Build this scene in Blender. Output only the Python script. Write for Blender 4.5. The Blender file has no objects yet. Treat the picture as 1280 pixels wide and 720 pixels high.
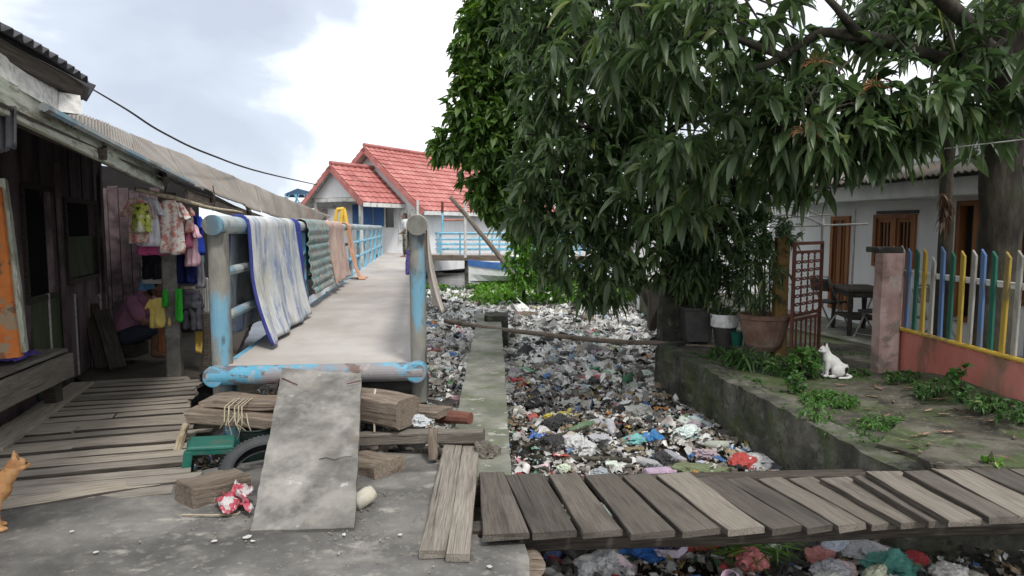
import bpy, bmesh, math, random
import numpy as np
from mathutils import Vector as V, Matrix, noise
R = math.radians
random.seed(11); rng = np.random.default_rng(11)
sc = bpy.context.scene; COL = sc.collection
CAM = V((0, 0, 1.55)); PITCH = R(5.03); F = 853.33
WORLD = {}

# ---------------------------------------------------------------- placing by sight lines on real planes
def ray(px, py):
    a, b = (px - 640) / F, -(py - 360) / F
    return V((a, math.cos(PITCH) + b * math.sin(PITCH), -math.sin(PITCH) + b * math.cos(PITCH)))
def P(px, py, z=0.0):
    r = ray(px, py); return CAM + r * ((z - CAM.z) / r.z)
def D(px, py, y):
    r = ray(px, py); return CAM + r * (y / r.y)
def PLN(px, py, p0, n):
    r = ray(px, py); return CAM + r * ((p0 - CAM).dot(n) / r.dot(n))

# ---------------------------------------------------------------- objects
def tag(o, label=None, cat=None, group=None, kind=None):
    if label: o['label'] = label
    if cat: o['category'] = cat
    if group: o['group'] = group
    if kind: o['kind'] = kind
    return o
def thing(name, label, cat, loc=(0, 0, 0), group=None):
    o = bpy.data.objects.new(name, None); COL.objects.link(o)
    o.location = loc; o.empty_display_size = .1
    WORLD[o] = Matrix.Translation(V(loc))
    return tag(o, label, cat, group)
def link(name, me, mat, parent=None, Mw=None):
    o = bpy.data.objects.new(name, me); COL.objects.link(o)
    if mat is not None and len(me.materials) == 0: me.materials.append(mat)
    Mw = Mw or Matrix.Identity(4)
    if parent:
        o.parent = parent; o.matrix_basis = WORLD[parent].inverted() @ Mw
    else:
        o.matrix_basis = Mw
    WORLD[o] = Mw
    return o
def copy_tree(o, parent=None, Mw=None):
    c = o.copy(); COL.objects.link(c)
    if parent: c.parent = parent
    if Mw is not None: c.matrix_basis = Mw
    WORLD[c] = (WORLD[parent] if parent else Matrix.Identity(4)) @ c.matrix_basis
    for ch in o.children: copy_tree(ch, c)
    return c

class MB:
    def __init__(s): s.v = []; s.f = []
    def add(s, vs, fs):
        k = len(s.v); s.v += [V(p) for p in vs]; s.f += [tuple(i + k for i in f) for f in fs]; return s
    def hexa(s, b, t):
        return s.add(list(b) + list(t), [(3, 2, 1, 0), (4, 5, 6, 7), (0, 1, 5, 4), (1, 2, 6, 5), (2, 3, 7, 6), (3, 0, 4, 7)])
    def box(s, c, size, M=None):
        x, y, z = [d / 2 for d in size]; c = V(c); M = M or Matrix.Identity(3)
        q = [c + M @ V(p) for p in ((-x, -y, -z), (x, -y, -z), (x, y, -z), (-x, y, -z), (-x, -y, z), (x, -y, z), (x, y, z), (-x, y, z))]
        return s.hexa(q[:4], q[4:])
    def loft(s, rings, cap=True, closed=False):
        n = len(rings[0]); vs = [p for r in rings for p in r]; fs = []
        m = len(rings)
        for i in range(m if closed else m - 1):
            i2 = (i + 1) % m
            for j in range(n):
                fs.append((i * n + j, i * n + (j + 1) % n, i2 * n + (j + 1) % n, i2 * n + j))
        if cap and not closed:
            fs.append(tuple(range(n))[::-1]); fs.append(tuple((m - 1) * n + j for j in range(n)))
        return s.add(vs, fs)
    def tube(s, pts, r, seg=8, cap=True, closed=False, flat=None):
        pts = [V(p) for p in pts]; m = len(pts)
        rr = r if isinstance(r, (list, tuple)) else [r] * m
        rings = []; ref = None
        for i, p in enumerate(pts):
            if closed: d = pts[(i + 1) % m] - pts[i - 1]
            else: d = pts[min(i + 1, m - 1)] - pts[max(i - 1, 0)]
            d.normalize()
            if ref is None: ref = V((0, 0, 1)) if abs(d.z) < .9 else V((1, 0, 0))
            a = ref - d * ref.dot(d)
            if a.length < 1e-5: a = d.orthogonal()
            a.normalize(); b = d.cross(a); ref = a
            rings.append([p + (a * math.cos(t) + b * math.sin(t) * (flat or 1)) * rr[i] for t in [2 * math.pi * k / seg for k in range(seg)]])
        return s.loft(rings, cap, closed)
    def lathe(s, prof, c=(0, 0, 0), seg=20, M=None):
        c = V(c); M = M or Matrix.Identity(3)
        rings = [[c + M @ V((r * math.cos(2 * math.pi * k / seg), r * math.sin(2 * math.pi * k / seg), z)) for k in range(seg)] for r, z in prof]
        return s.loft(rings, True)
    def grid(s, fn, nu, nv):
        vs = [fn(i / nu, j / nv) for i in range(nu + 1) for j in range(nv + 1)]
        fs = [(i * (nv + 1) + j, (i + 1) * (nv + 1) + j, (i + 1) * (nv + 1) + j + 1, i * (nv + 1) + j + 1) for i in range(nu) for j in range(nv)]
        return s.add(vs, fs)
    def build(s, name, mat, parent=None, smooth=False, Mw=None, base=None):
        if Mw is None:
            if base is None:
                if parent: base = WORLD[parent].translation
                else:
                    lo = [min(p[i] for p in s.v) for i in range(3)]; hi = [max(p[i] for p in s.v) for i in range(3)]
                    base = V(((lo[0] + hi[0]) / 2, (lo[1] + hi[1]) / 2, lo[2]))
            Mw = Matrix.Translation(V(base)); vs = [tuple(p - V(base)) for p in s.v]
        else: vs = [tuple(p) for p in s.v]
        me = bpy.data.meshes.new(name); me.from_pydata(vs, [], s.f); me.update()
        bm = bmesh.new(); bm.from_mesh(me); bmesh.ops.recalc_face_normals(bm, faces=bm.faces); bm.to_mesh(me); bm.free()
        if smooth: me.polygons.foreach_set('use_smooth', [True] * len(me.polygons))
        return link(name, me, mat, parent, Mw)

def solid(o, t, off=0.0):
    m = o.modifiers.new('thick', 'SOLIDIFY'); m.thickness = t; m.offset = off; return o
def bevel(o, w, seg=2):
    m = o.modifiers.new('edge', 'BEVEL'); m.width = w; m.segments = seg; m.limit_method = 'ANGLE'; m.angle_limit = R(40); return o
def frame(a, b, up=V((0, 0, 1))):
    x = (b - a).normalized(); z = (up - x * up.dot(x)).normalized(); y = z.cross(x)
    M = Matrix((x, y, z)).transposed().to_4x4(); M.translation = (a + b) / 2
    return M
def plank(name, a, b, w, t, mat, parent=None, up=V((0, 0, 1)), warp=.004, rag=.012, w2=None, n=10, twist=0, under=True):
    """A sawn board whose TOP centre line runs a -> b: chamfered, slightly warped, with uneven ends."""
    a, b = V(a), V(b); M = frame(a, b, up)
    if under: M.translation -= M.to_3x3() @ V((0, 0, t / 2))
    L = (b - a).length; c = min(t, w) * .12; sd = random.random() * 99; mb = MB(); rings = []
    w2 = w if w2 is None else w2
    for i in range(n + 1):
        u = i / n; x = (u - .5) * L; ww = w + (w2 - w) * u
        nz = noise.noise(V((u * 2.3, sd, 0))) * warp * 2; ny = noise.noise(V((u * 3, sd, 5))) * warp * 1.5
        hw = ww / 2 + noise.noise(V((u * 7, sd, 9))) * warp; tw = twist * (u - .5)
        q = [(-hw, -t / 2 + c), (-hw + c, -t / 2), (hw - c, -t / 2), (hw, -t / 2 + c), (hw, t / 2 - c), (hw - c, t / 2), (-hw + c, t / 2), (-hw, t / 2 - c)]
        ring = []
        for k, (y, z) in enumerate(q):
            e = 0
            if i in (0, n): e = (noise.noise(V((y * 30 + sd, z * 40, i))) * rag + math.copysign(noise.noise(V((sd, i, 3))) * rag * 2 * y / max(hw, .01), 1 if i else -1)) * (1 if i else -1)
            ring.append(V((x + e, y + ny, z + nz + tw * y)))
        rings.append(ring)
    mb.loft(rings); o = mb.build(name, mat, parent, Mw=M)
    if name == 'plank' and parent is not None:          # board edges coloured dark so the gaps read as shade
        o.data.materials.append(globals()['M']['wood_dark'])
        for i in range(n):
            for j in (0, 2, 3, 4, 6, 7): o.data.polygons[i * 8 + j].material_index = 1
    return o
def fuse(name, caps, mat, parent=None, voxel=.01, smooth=4, base=None, balls=()):
    """One continuous body from tapered limbs: caps = (p0, r0, p1, r1); balls = (centre, (rx, ry, rz)[, rotz])."""
    mb = MB()
    for p0, r0, p1, r1 in caps:
        p0, p1 = V(p0), V(p1); d = p1 - p0; L = d.length
        if L < 1e-6: continue
        d /= L; pts = []; rad = []
        for k in (-90, -60, -30, 0): pts.append(p0 + d * r0 * math.sin(R(k))); rad.append(max(r0 * math.cos(R(k)), 1e-4))
        for k in (0, 30, 60, 90): pts.append(p1 + d * r1 * math.sin(R(k))); rad.append(max(r1 * math.cos(R(k)), 1e-4))
        a = d.orthogonal().normalized(); b = d.cross(a)
        mb.loft([[p + (a * math.cos(t) + b * math.sin(t)) * r for t in [k * math.pi / 6 for k in range(12)]] for p, r in zip(pts, rad)])
    for bl in balls:
        c, rr = V(bl[0]), bl[1]; rz = Matrix.Rotation(bl[2] if len(bl) > 2 else 0, 3, 'Z')
        mb.loft([[c + rz @ V((rr[0] * math.cos(R(la)) * math.cos(t), rr[1] * math.cos(R(la)) * math.sin(t), rr[2] * math.sin(R(la)))) for t in [k * math.pi / 8 for k in range(16)]] for la in (-89, -65, -40, -15, 15, 40, 65, 89)])
    o = mb.build(name, mat, parent, base=base)
    m = o.modifiers.new('r', 'REMESH'); m.mode = 'VOXEL'; m.voxel_size = voxel
    if smooth:
        s_ = o.modifiers.new('s', 'SMOOTH'); s_.iterations = smooth; s_.factor = .5
    dg = bpy.context.evaluated_depsgraph_get()
    me = bpy.data.meshes.new_from_object(o.evaluated_get(dg)); o.modifiers.clear(); o.data = me
    me.polygons.foreach_set('use_smooth', [True] * len(me.polygons))
    if len(me.materials) == 0: me.materials.append(mat)
    return o

class Wall:
    """A vertical wall frame: s along d, z up, o outwards along n."""
    def __init__(s, p0, d, flip=False):
        s.p0 = V((p0[0], p0[1], 0)); s.d = V((d[0], d[1], 0)).normalized(); s.n = V((s.d.y, -s.d.x, 0)) * (-1 if flip else 1)
    def sz(s, px, py):
        p = PLN(px, py, s.p0, s.n); return ((p - s.p0).dot(s.d), p.z)
    def pt(s, a, z, o=0): return s.p0 + s.d * a + s.n * o + V((0, 0, z))
    def box(s, mb, s0, s1, z0, z1, o0, o1):
        if s0 > s1: s0, s1 = s1, s0
        mb.hexa([s.pt(s0, z0, o0), s.pt(s1, z0, o0), s.pt(s1, z0, o1), s.pt(s0, z0, o1)], [s.pt(s0, z1, o0), s.pt(s1, z1, o0), s.pt(s1, z1, o1), s.pt(s0, z1, o1)]); return mb
    def pierced(s, mb, s0, s1, z0, z1, o0, o1, holes):
        xs = sorted({s0, s1} | {h[0] for h in holes} | {h[1] for h in holes})
        for a, b in zip(xs, xs[1:]):
            m = (a + b) / 2; hs = sorted([h for h in holes if h[0] < m < h[1]], key=lambda h: h[2]); z = z0
            for h in hs:
                if h[2] > z: s.box(mb, a, b, z, h[2], o0, o1)
                z = h[3]
            if z < z1: s.box(mb, a, b, z, z1, o0, o1)
        return mb
    def ring(s, mb, s0, s1, z0, z1, w, o0, o1):
        s.box(mb, s0, s0 + w, z0, z1, o0, o1); s.box(mb, s1 - w, s1, z0, z1, o0, o1)
        s.box(mb, s0 + w, s1 - w, z1 - w, z1, o0, o1); s.box(mb, s0 + w, s1 - w, z0, z0 + w, o0, o1); return mb

# ---------------------------------------------------------------- materials
def mat(name, cols, scale=5, stretch=(1, 1, 1), det=6, rough=.8, bump=.25, bscale=None, bstretch=None, rand=.12, layers=(), metal=0, spec=.3,
        objcol=False, attr=None, sub=0, bdist=.01, trans=0, alpha=1, rvar=.15, coord='Object', dist=0.0):
    m = bpy.data.materials.new(name); m.use_nodes = True; nt = m.node_tree; N = nt.nodes; Lk = nt.links
    b = N['Principled BSDF']
    tc = N.new('ShaderNodeTexCoord'); oi = N.new('ShaderNodeObjectInfo')
    mul = N.new('ShaderNodeMath'); mul.operation = 'MULTIPLY'; mul.inputs[1].default_value = 41.3; Lk.new(oi.outputs['Random'], mul.inputs[0])
    add = N.new('ShaderNodeVectorMath'); Lk.new(tc.outputs[coord], add.inputs[0]); Lk.new(mul.outputs[0], add.inputs[1])
    def nz(s_, st, d, off=0):
        mp = N.new('ShaderNodeMapping'); mp.inputs['Scale'].default_value = st; mp.inputs['Location'].default_value = (off, off * 1.7, off * .6)
        Lk.new(add.outputs[0], mp.inputs[0]); n = N.new('ShaderNodeTexNoise'); n.inputs['Scale'].default_value = s_; n.inputs['Detail'].default_value = d
        n.inputs['Roughness'].default_value = .62; n.inputs['Distortion'].default_value = dist; Lk.new(mp.outputs[0], n.inputs['Vector']); return n.outputs['Fac']
    n1 = nz(scale, stretch, det)
    ra = N.new('ShaderNodeValToRGB'); el = ra.color_ramp.elements
    k = len(cols)
    pos = [.5] if k == 1 else [.37 + .26 * i / (k - 1) for i in range(k)]
    el[0].position = pos[0]; el[0].color = (*cols[0], 1)
    if k > 1:
        el[1].position = pos[-1]; el[1].color = (*cols[-1], 1)
        for i in range(1, k - 1): e = el.new(pos[i]); e.color = (*cols[i], 1)
    else: el[1].color = (*cols[0], 1)
    Lk.new(n1, ra.inputs[0]); col = ra.outputs[0]
    def mixc(a, bcol, fac=None, mode='MIX'):
        x = N.new('ShaderNodeMix'); x.data_type = 'RGBA'; x.blend_type = mode
        Lk.new(a, x.inputs[6])
        if isinstance(bcol, tuple): x.inputs[7].default_value = (*bcol, 1)
        else: Lk.new(bcol, x.inputs[7])
        if fac is None: x.inputs[0].default_value = 1
        elif isinstance(fac, float): x.inputs[0].default_value = fac
        else: Lk.new(fac, x.inputs[0])
        return x.outputs[2]
    if objcol: col = mixc(col, oi.outputs['Color'], None, 'MULTIPLY')
    if attr:
        at = N.new('ShaderNodeAttribute'); at.attribute_name = attr; col = mixc(col, at.outputs['Color'], None, 'MULTIPLY')
    for i, ly in enumerate(layers):
        c, s_, st, lo, hi, amt = ly
        f = nz(s_, st, 7, 13.7 * (i + 1)); mr = N.new('ShaderNodeMapRange'); mr.inputs[1].default_value = lo - .03; mr.inputs[2].default_value = hi - .045; mr.inputs[4].default_value = amt
        Lk.new(f, mr.inputs[0]); col = mixc(col, c, mr.outputs[0])
    if rand:
        hs = N.new('ShaderNodeHueSaturation'); mr = N.new('ShaderNodeMapRange'); mr.inputs[3].default_value = 1 - rand; mr.inputs[4].default_value = 1 + rand
        Lk.new(oi.outputs['Random'], mr.inputs[0]); Lk.new(mr.outputs[0], hs.inputs['Value']); Lk.new(col, hs.inputs['Color']); col = hs.outputs[0]
    Lk.new(col, b.inputs['Base Color'])
    if rvar:
        mr = N.new('ShaderNodeMapRange'); mr.inputs[3].default_value = max(rough - rvar, .05); mr.inputs[4].default_value = min(rough + rvar, 1)
        Lk.new(n1, mr.inputs[0]); Lk.new(mr.outputs[0], b.inputs['Roughness'])
    else: b.inputs['Roughness'].default_value = rough
    b.inputs['Metallic'].default_value = metal; b.inputs['Specular IOR Level'].default_value = spec
    if trans: b.inputs['Transmission Weight'].default_value = trans; b.inputs['IOR'].default_value = 1.2
    if alpha < 1: b.inputs['Alpha'].default_value = alpha
    if bump:
        bp = N.new('ShaderNodeBump'); bp.inputs['Strength'].default_value = bump; bp.inputs['Distance'].default_value = bdist
        Lk.new(nz(bscale or scale * 4, bstretch or stretch, 8, 3.1), bp.inputs['Height']); Lk.new(bp.outputs[0], b.inputs['Normal'])
    m['b'] = 1
    return m
def nodes_of(m): return m.node_tree.nodes, m.node_tree.links, m.node_tree.nodes['Principled BSDF']
def leaf_mat(name, dark, light, yellow, rough=.4, transl=.25, spec=.5):
    m = bpy.data.materials.new(name); m.use_nodes = True; N, L, b = nodes_of(m)
    at = N.new('ShaderNodeAttribute'); at.attribute_name = 'tone'
    ra = N.new('ShaderNodeValToRGB'); e = ra.color_ramp.elements
    e[0].position = 0; e[0].color = (*dark, 1); e[1].position = 1; e[1].color = (*yellow, 1)
    q = e.new(.55); q.color = (*[(d + l) / 2 for d, l in zip(dark, light)], 1); q = e.new(.93); q.color = (*light, 1)
    L.new(at.outputs['Fac'], ra.inputs[0]); L.new(ra.outputs[0], b.inputs['Base Color'])
    b.inputs['Roughness'].default_value = rough; b.inputs['Specular IOR Level'].default_value = spec
    tr = N.new('ShaderNodeBsdfTranslucent'); hs = N.new('ShaderNodeHueSaturation'); hs.inputs['Saturation'].default_value = 1.2; hs.inputs['Value'].default_value = 1.6
    L.new(ra.outputs[0], hs.inputs['Color']); L.new(hs.outputs[0], tr.inputs[0])
    mx = N.new('ShaderNodeMixShader'); mx.inputs[0].default_value = transl
    L.new(b.outputs[0], mx.inputs[1]); L.new(tr.outputs[0], mx.inputs[2]); L.new(mx.outputs[0], N['Material Output'].inputs[0])
    tc = N.new('ShaderNodeTexCoord'); nn = N.new('ShaderNodeTexNoise'); nn.inputs['Scale'].default_value = 60; L.new(tc.outputs['Object'], nn.inputs['Vector'])
    bp = N.new('ShaderNodeBump'); bp.inputs['Strength'].default_value = .15; bp.inputs['Distance'].default_value = .01; L.new(nn.outputs['Fac'], bp.inputs['Height']); L.new(bp.outputs[0], b.inputs['Normal'])
    return m

M = {}
CR = lambda c, a=.8: (c, 5, (.16, 22, 22), .635, .67, a)          # long drying cracks
M['wood'] = mat('weathered wood', [(.14, .122, .102), (.19, .17, .145), (.25, .226, .196)], 7, (.7, 20, 20), 10, .88, .45, 9, (.6, 30, 30), .25, [((.07, .058, .048), 2.2, (.8, 5, 5), .56, .7, .6), ((.3, .285, .255), 1.6, (.8, 3, 3), .6, .78, .4), CR((.03, .025, .02))], bdist=.005)
M['wood_pale2'] = mat('paler footworn wood', [(.135, .118, .097), (.18, .16, .134), (.225, .203, .172)], 7, (.7, 18, 18), 10, .88, .6, 9, (.6, 30, 30), .12, [((.09, .076, .062), 2, (.8, 4, 4), .57, .72, .6), CR((.04, .033, .027))], bdist=.004)
M['wood_pale'] = mat('sun bleached wood', [(.21, .18, .145), (.285, .25, .205), (.36, .322, .27)], 7, (.7, 20, 20), 10, .88, .6, 9, (.6, 30, 30), .14, [((.14, .118, .095), 2.2, (.8, 6, 6), .57, .7, .6), CR((.06, .05, .04))], bdist=.004)
M['wood_bridge'] = mat('footworn plank wood', [(.09, .078, .066), (.118, .104, .088), (.15, .133, .113)], 7, (.7, 18, 18), 10, .85, .45, 9, (.6, 30, 30), .38, [((.05, .043, .036), 1.8, (.8, 4, 4), .55, .7, .65), ((.25, .228, .198), 1.3, (.8, 2.5, 2.5), .58, .76, .5), CR((.025, .02, .017))], bdist=.005)
M['wood_dark'] = mat('damp dark wood and gap shade', [(.03, .025, .021), (.055, .046, .038), (.09, .076, .063)], 6, (.8, 16, 16), 9, .88, .6, 9, (.7, 24, 24), .3, bdist=.006)
M['timber'] = mat('brown sawn timber', [(.12, .092, .07), (.18, .143, .112), (.25, .208, .168)], 6, (.7, 16, 16), 10, .88, .7, 8, (.6, 26, 26), .22, [((.06, .044, .034), 2.5, (.9, 4, 4), .56, .69, .6), CR((.03, .022, .018))], bdist=.007)
M['bamboo'] = mat('dry bamboo', [(.22, .17, .11), (.36, .3, .21), (.45, .39, .29)], 6, (1, 6, 6), 6, .6, .2, rand=.15)
M['pave'] = mat('old concrete paving', [(.078, .076, .072), (.118, .114, .108), (.17, .164, .154)], 2.2, (1, 1, 1), 9, .85, .6, 22, None, 0, [((.27, .255, .23), 1.6, (1, 1.3, 1), .58, .68, .7), ((.36, .345, .31), 4, (1, 1.3, 1), .6, .68, .65), ((.2, .19, .175), 20, (1, 1, 1), .6, .66, .6), ((.04, .038, .036), 1.1, (1, 1, 1), .58, .72, .6)], bdist=.012)
M['slab'] = mat('stained concrete slab', [(.10, .096, .088), (.16, .152, .14), (.24, .23, .21)], 3.5, (1, 1, 1), 9, .9, .5, 25, None, 0, [((.35, .335, .31), 2.4, (1, .7, 1), .53, .66, .6), ((.075, .073, .068), 4, (1, 1, 1), .55, .72, .6), ((.52, .5, .47), 9, (1, 1, 1), .68, .74, .5), ((.18, .15, .11), 3, (1, 1, 1), .6, .74, .4)], bdist=.008)
M['mosswall'] = mat('mossy concrete', [(.035, .036, .03), (.075, .073, .06), (.14, .136, .115)], 3, (1, 1, 1), 9, .95, 1, 14, None, .08, [((.055, .075, .026), 2.2, (1, 1, 1), .52, .66, .7), ((.022, .022, .02), 1.6, (1, 1, .35), .52, .66, .75), ((.2, .195, .17), 6, (1, 1, 1), .62, .7, .5), ((.015, .015, .013), 14, (1, 1, 1), .62, .68, .6)], bdist=.03)
M['beamtop'] = mat('canal beam concrete', [(.13, .135, .11), (.2, .2, .17), (.28, .275, .24)], 2.5, (1, 1, 1), 9, .95, .5, 18, None, 0, [((.10, .125, .06), 2.2, (1, 1, 1), .52, .66, .6), ((.42, .41, .38), 8, (1, 1, 1), .64, .68, .6)], bdist=.012)
M['mud'] = mat('dark wet mud', [(.018, .016, .013), (.035, .031, .025), (.06, .053, .043)], 2.5, (1, 1, 1), 9, .7, 1, 8, None, 0, bdist=.06)
M['water'] = mat('murky canal water', [(.04, .036, .028), (.06, .054, .042)], 2, (1, 1, 1), 6, .2, .15, 6, None, 0, bdist=.03, spec=.5)
M['bank'] = mat('damp packed earth', [(.03, .028, .021), (.065, .06, .046), (.115, .106, .084)], 3.2, (1, 1, 1), 10, .9, 1, 10, None, 0, [((.06, .09, .028), 1.5, (1, 1, 1), .5, .6, .8), ((.17, .158, .135), 3, (1, 1, 1), .57, .68, .55), ((.022, .02, .016), 2.2, (1, 1, 1), .58, .68, .7), ((.2, .18, .14), 26, (1, 1, 1), .64, .68, .7)], bdist=.04)
M['blue'] = mat('worn sky blue paint', [(.12, .35, .50), (.17, .43, .58), (.24, .5, .63)], 4, (1, 1, 1), 6, .5, .2, 30, None, .06, [((.33, .32, .29), 4, (1, 1, .5), .58, .66, .6), ((.16, .08, .05), 6, (1, 1, .6), .62, .68, .7)], spec=.4)
M['bluegrey'] = mat('weathered grey blue pipe paint', [(.26, .33, .36), (.36, .41, .42), (.42, .45, .44)], 3, (1, 1, 1), 8, .55, .25, 25, None, .04, [((.12, .33, .48), 3.5, (1, 1, .6), .56, .64, .6), ((.14, .12, .10), 5, (1, 1, .5), .56, .66, .75)], spec=.4)
M['postgrey'] = mat('dirt stained post paint', [(.13, .13, .115), (.2, .195, .17), (.26, .25, .22)], 4, (1, 1, .5), 8, .7, .4, 25, None, .05, [((.13, .34, .48), 2.6, (1, 1, .35), .54, .62, .75), ((.06, .05, .045), 5, (1, 1, .4), .54, .64, .7)], spec=.3)
M['rustblue'] = mat('flaking blue paint over rust', [(.08, .27, .40), (.12, .34, .47)], 4, (1, 1, 1), 6, .5, .3, 25, None, 0, [((.27, .2, .175), 3, (.6, 1, 1), .53, .61, .8), ((.13, .07, .05), 9, (.6, 1, 1), .6, .66, .8), ((.32, .3, .28), 9, (1, 1, 1), .6, .66, .6)])
M['deck'] = mat('dusty footbridge sheet', [(.36, .33, .305), (.415, .385, .36), (.465, .44, .415)], 1.2, (1, 1, 1), 8, .7, .15, 30, None, 0, [((.27, .235, .205), .8, (1, .4, 1), .52, .68, .5), ((.5, .48, .45), 2, (1, .3, 1), .6, .75, .4)])
M['tin'] = mat('weathered corrugated tin', [(.17, .15, .128), (.22, .2, .175), (.27, .25, .225)], 2, (1, 1, 1), 8, .6, .1, 20, None, .12, [((.36, .22, .14), 1.1, (1, 1, 1), .55, .7, .55), ((.2, .18, .165), 3, (1, .4, 1), .58, .7, .5)], metal=.15, spec=.4)
M['tin_dark'] = mat('old dark corrugated sheet', [(.05, .05, .055), (.10, .10, .11), (.17, .17, .185)], 3, (1, 1, 1), 8, .75, .2, 20, None, .1)
M['fascia'] = mat('flaking pale green board', [(.32, .34, .27), (.42, .44, .36), (.5, .5, .44)], 4, (1, 8, 8), 8, .8, .3, 15, (1, 8, 8), .06, [((.16, .15, .12), 5, (1, 5, 5), .57, .65, .75)])
M['whiteboard'] = mat('dirty white board', [(.42, .41, .39), (.52, .51, .49), (.6, .59, .57)], 3, (1, 9, 9), 7, .8, .2, 12, (1, 9, 9), .05, [((.22, .2, .18), 4, (1, 6, 6), .58, .68, .6)])
M['purple'] = mat('faded mauve wall paint', [(.085, .06, .066), (.125, .09, .098), (.17, .125, .132)], 4, (1, 1, .3), 7, .9, .3, 30, None, .05, [((.03, .022, .024), 3.5, (1, 1, .4), .54, .66, .75)])
M['greenboard'] = mat('faded green board', [(.05, .062, .035), (.08, .095, .055)], 5, (1, 1, .2), 7, .9, .3, 30, None, .05, [((.03, .03, .022), 4, (1, 1, .3), .55, .66, .7)])
M['orange'] = mat('flaking orange paint', [(.42, .12, .025), (.52, .17, .04)], 6, (1, 1, .3), 7, .7, .4, 25, None, .05, [((.25, .22, .15), 5, (1, 1, .3), .6, .64, .85), ((.1, .07, .05), 7, (1, 1, .4), .58, .64, .8)])
M['black'] = mat('dark interior', [(.012, .011, .011), (.022, .02, .02)], 3, rand=0, bump=.1)  # near black for eyes and cracks, and for interior shade put into the colour
M['redtile'] = mat('red roof tile', [(.34, .11, .10), (.41, .15, .135), (.47, .195, .175)], 1.2, (1, 1, 1), 8, .7, .1, 20, None, 0, [((.2, .1, .09), 1.2, (1, 1, 1), .55, .72, .5), ((.6, .33, .3), 2.6, (1, 1, 1), .58, .7, .4)])
M['plaster'] = mat('white plaster', [(.62, .63, .64), (.72, .73, .74), (.78, .78, .79)], 1.2, (1, 1, .4), 7, .9, .1, 20, None, 0, [((.45, .45, .44), 1.1, (1, 1, .3), .58, .75, .4)])
M['plaster_old'] = mat('stained white wall', [(.56, .57, .56), (.68, .69, .69), (.76, .77, .77)], 1.5, (1, 1, .4), 7, .95, .2, 20, None, 0, [((.34, .35, .32), 1.8, (1, 1, .25), .56, .7, .6)])
M['bluedoor'] = mat('deep blue door paint', [(.045, .12, .33), (.06, .16, .4)], 3, rand=.05, bump=.1, rough=.6)
M['glass'] = mat('dark window glass', [(.015, .016, .018), (.03, .032, .035)], 2, rand=0, bump=0, rough=.12, spec=.5, rvar=.05)
M['white'] = mat('old white paint', [(.55, .55, .53), (.68, .68, .66)], 4, rand=.05, bump=.1, rough=.6, layers=[((.25, .22, .18), 6, (1, 1, .4), .58, .66, .7)])
M['yellow'] = mat('yellow enamel', [(.62, .38, .04), (.7, .46, .07)], 4, rand=.05, bump=.1, rough=.5)
M['brownwood'] = mat('orange brown varnished frame', [(.16, .06, .022), (.24, .095, .035), (.31, .13, .05)], 5, (1, 1, .15), 7, .6, .15, rand=.08)
M['pink'] = mat('faded salmon wall paint', [(.38, .125, .10), (.46, .165, .13), (.52, .21, .17)], 1.6, (1, 1, .5), 8, .9, .3, 20, None, 0, [((.2, .16, .11), 1.6, (1, 1, .6), .54, .64, .6), ((.1, .09, .065), 3.2, (1, 1, .5), .6, .7, .6)])
M['postpink'] = mat('worn pink post paint', [(.32, .2, .18), (.42, .28, .255), (.5, .38, .35)], 4, (1, 1, .6), 8, .9, .4, 25, None, 0, [((.5, .46, .42), 6, (1, 1, .4), .62, .69, .6), ((.14, .13, .11), 4, (1, 1, .4), .56, .66, .7)])
M['rustred'] = mat('rust red metal', [(.085, .03, .022), (.13, .045, .032)], 6, rand=.05, bump=.2, rough=.7)
M['iron'] = mat('dark iron', [(.03, .029, .028), (.06, .058, .055)], 8, rand=.1, bump=.2, rough=.6, spec=.4)
M['chrome'] = mat('dull steel tube', [(.3, .29, .28), (.42, .41, .4)], 8, rand=.05, bump=.1, rough=.45, metal=.6)
M['clay'] = mat('weathered clay pot', [(.13, .075, .055), (.19, .115, .085), (.25, .18, .145)], 4, (1, 1, 1), 8, .85, .3, 25, None, .1, [((.07, .075, .05), 3, (1, 1, 1), .54, .66, .6)])
M['rubber'] = mat('worn tyre rubber', [(.028, .03, .032), (.05, .053, .056)], 6, rand=0, bump=.2, rough=.6, layers=[((.14, .13, .12), 5, (1, 1, 1), .58, .7, .5)])
M['greenplastic'] = mat('green moulded plastic', [(.01, .085, .065), (.015, .12, .09)], 5, rand=0, bump=.05, rough=.45, layers=[((.07, .09, .07), 6, (1, 1, 1), .57, .68, .6)])
M['bark'] = mat('mango bark', [(.025, .022, .018), (.055, .048, .038), (.10, .09, .07)], 6, (1, 1, .35), 9, .95, 1, 12, (1, 1, .35), .1, [((.05, .06, .03), 2.5, (1, 1, 1), .55, .65, .5)], bdist=.03)
M['film'] = mat('crumpled plastic film', [(.7, .7, .7), (.9, .9, .9), (1, 1, 1)], 9, det=8, rough=.38, bump=.5, bscale=26, rand=.12, objcol=True, spec=.5, bdist=.02, layers=[((.12, .105, .085), 5, (1, 1, 1), .54, .7, .55)])
M['card'] = mat('soaked card and foam', [(.72, .72, .72), (.95, .95, .95)], 7, rough=.85, bump=.25, bscale=30, rand=.1, objcol=True, layers=[((.16, .14, .11), 5, (1, 1, 1), .55, .7, .6)])
M['clear'] = mat('clear plastic bottle', [(.75, .78, .8), (.9, .92, .93)], 6, rough=.18, bump=.3, bscale=20, rand=.1, objcol=True, trans=.55, spec=.5)
M['litter'] = mat('mixed litter', [(.7, .7, .7), (.9, .9, .9), (1, 1, 1)], 25, rough=.55, bump=.4, bscale=40, rand=0, attr='tint', spec=.4, layers=[((.07, .06, .045), 2.2, (1, 1, 1), .54, .72, .65)])
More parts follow.
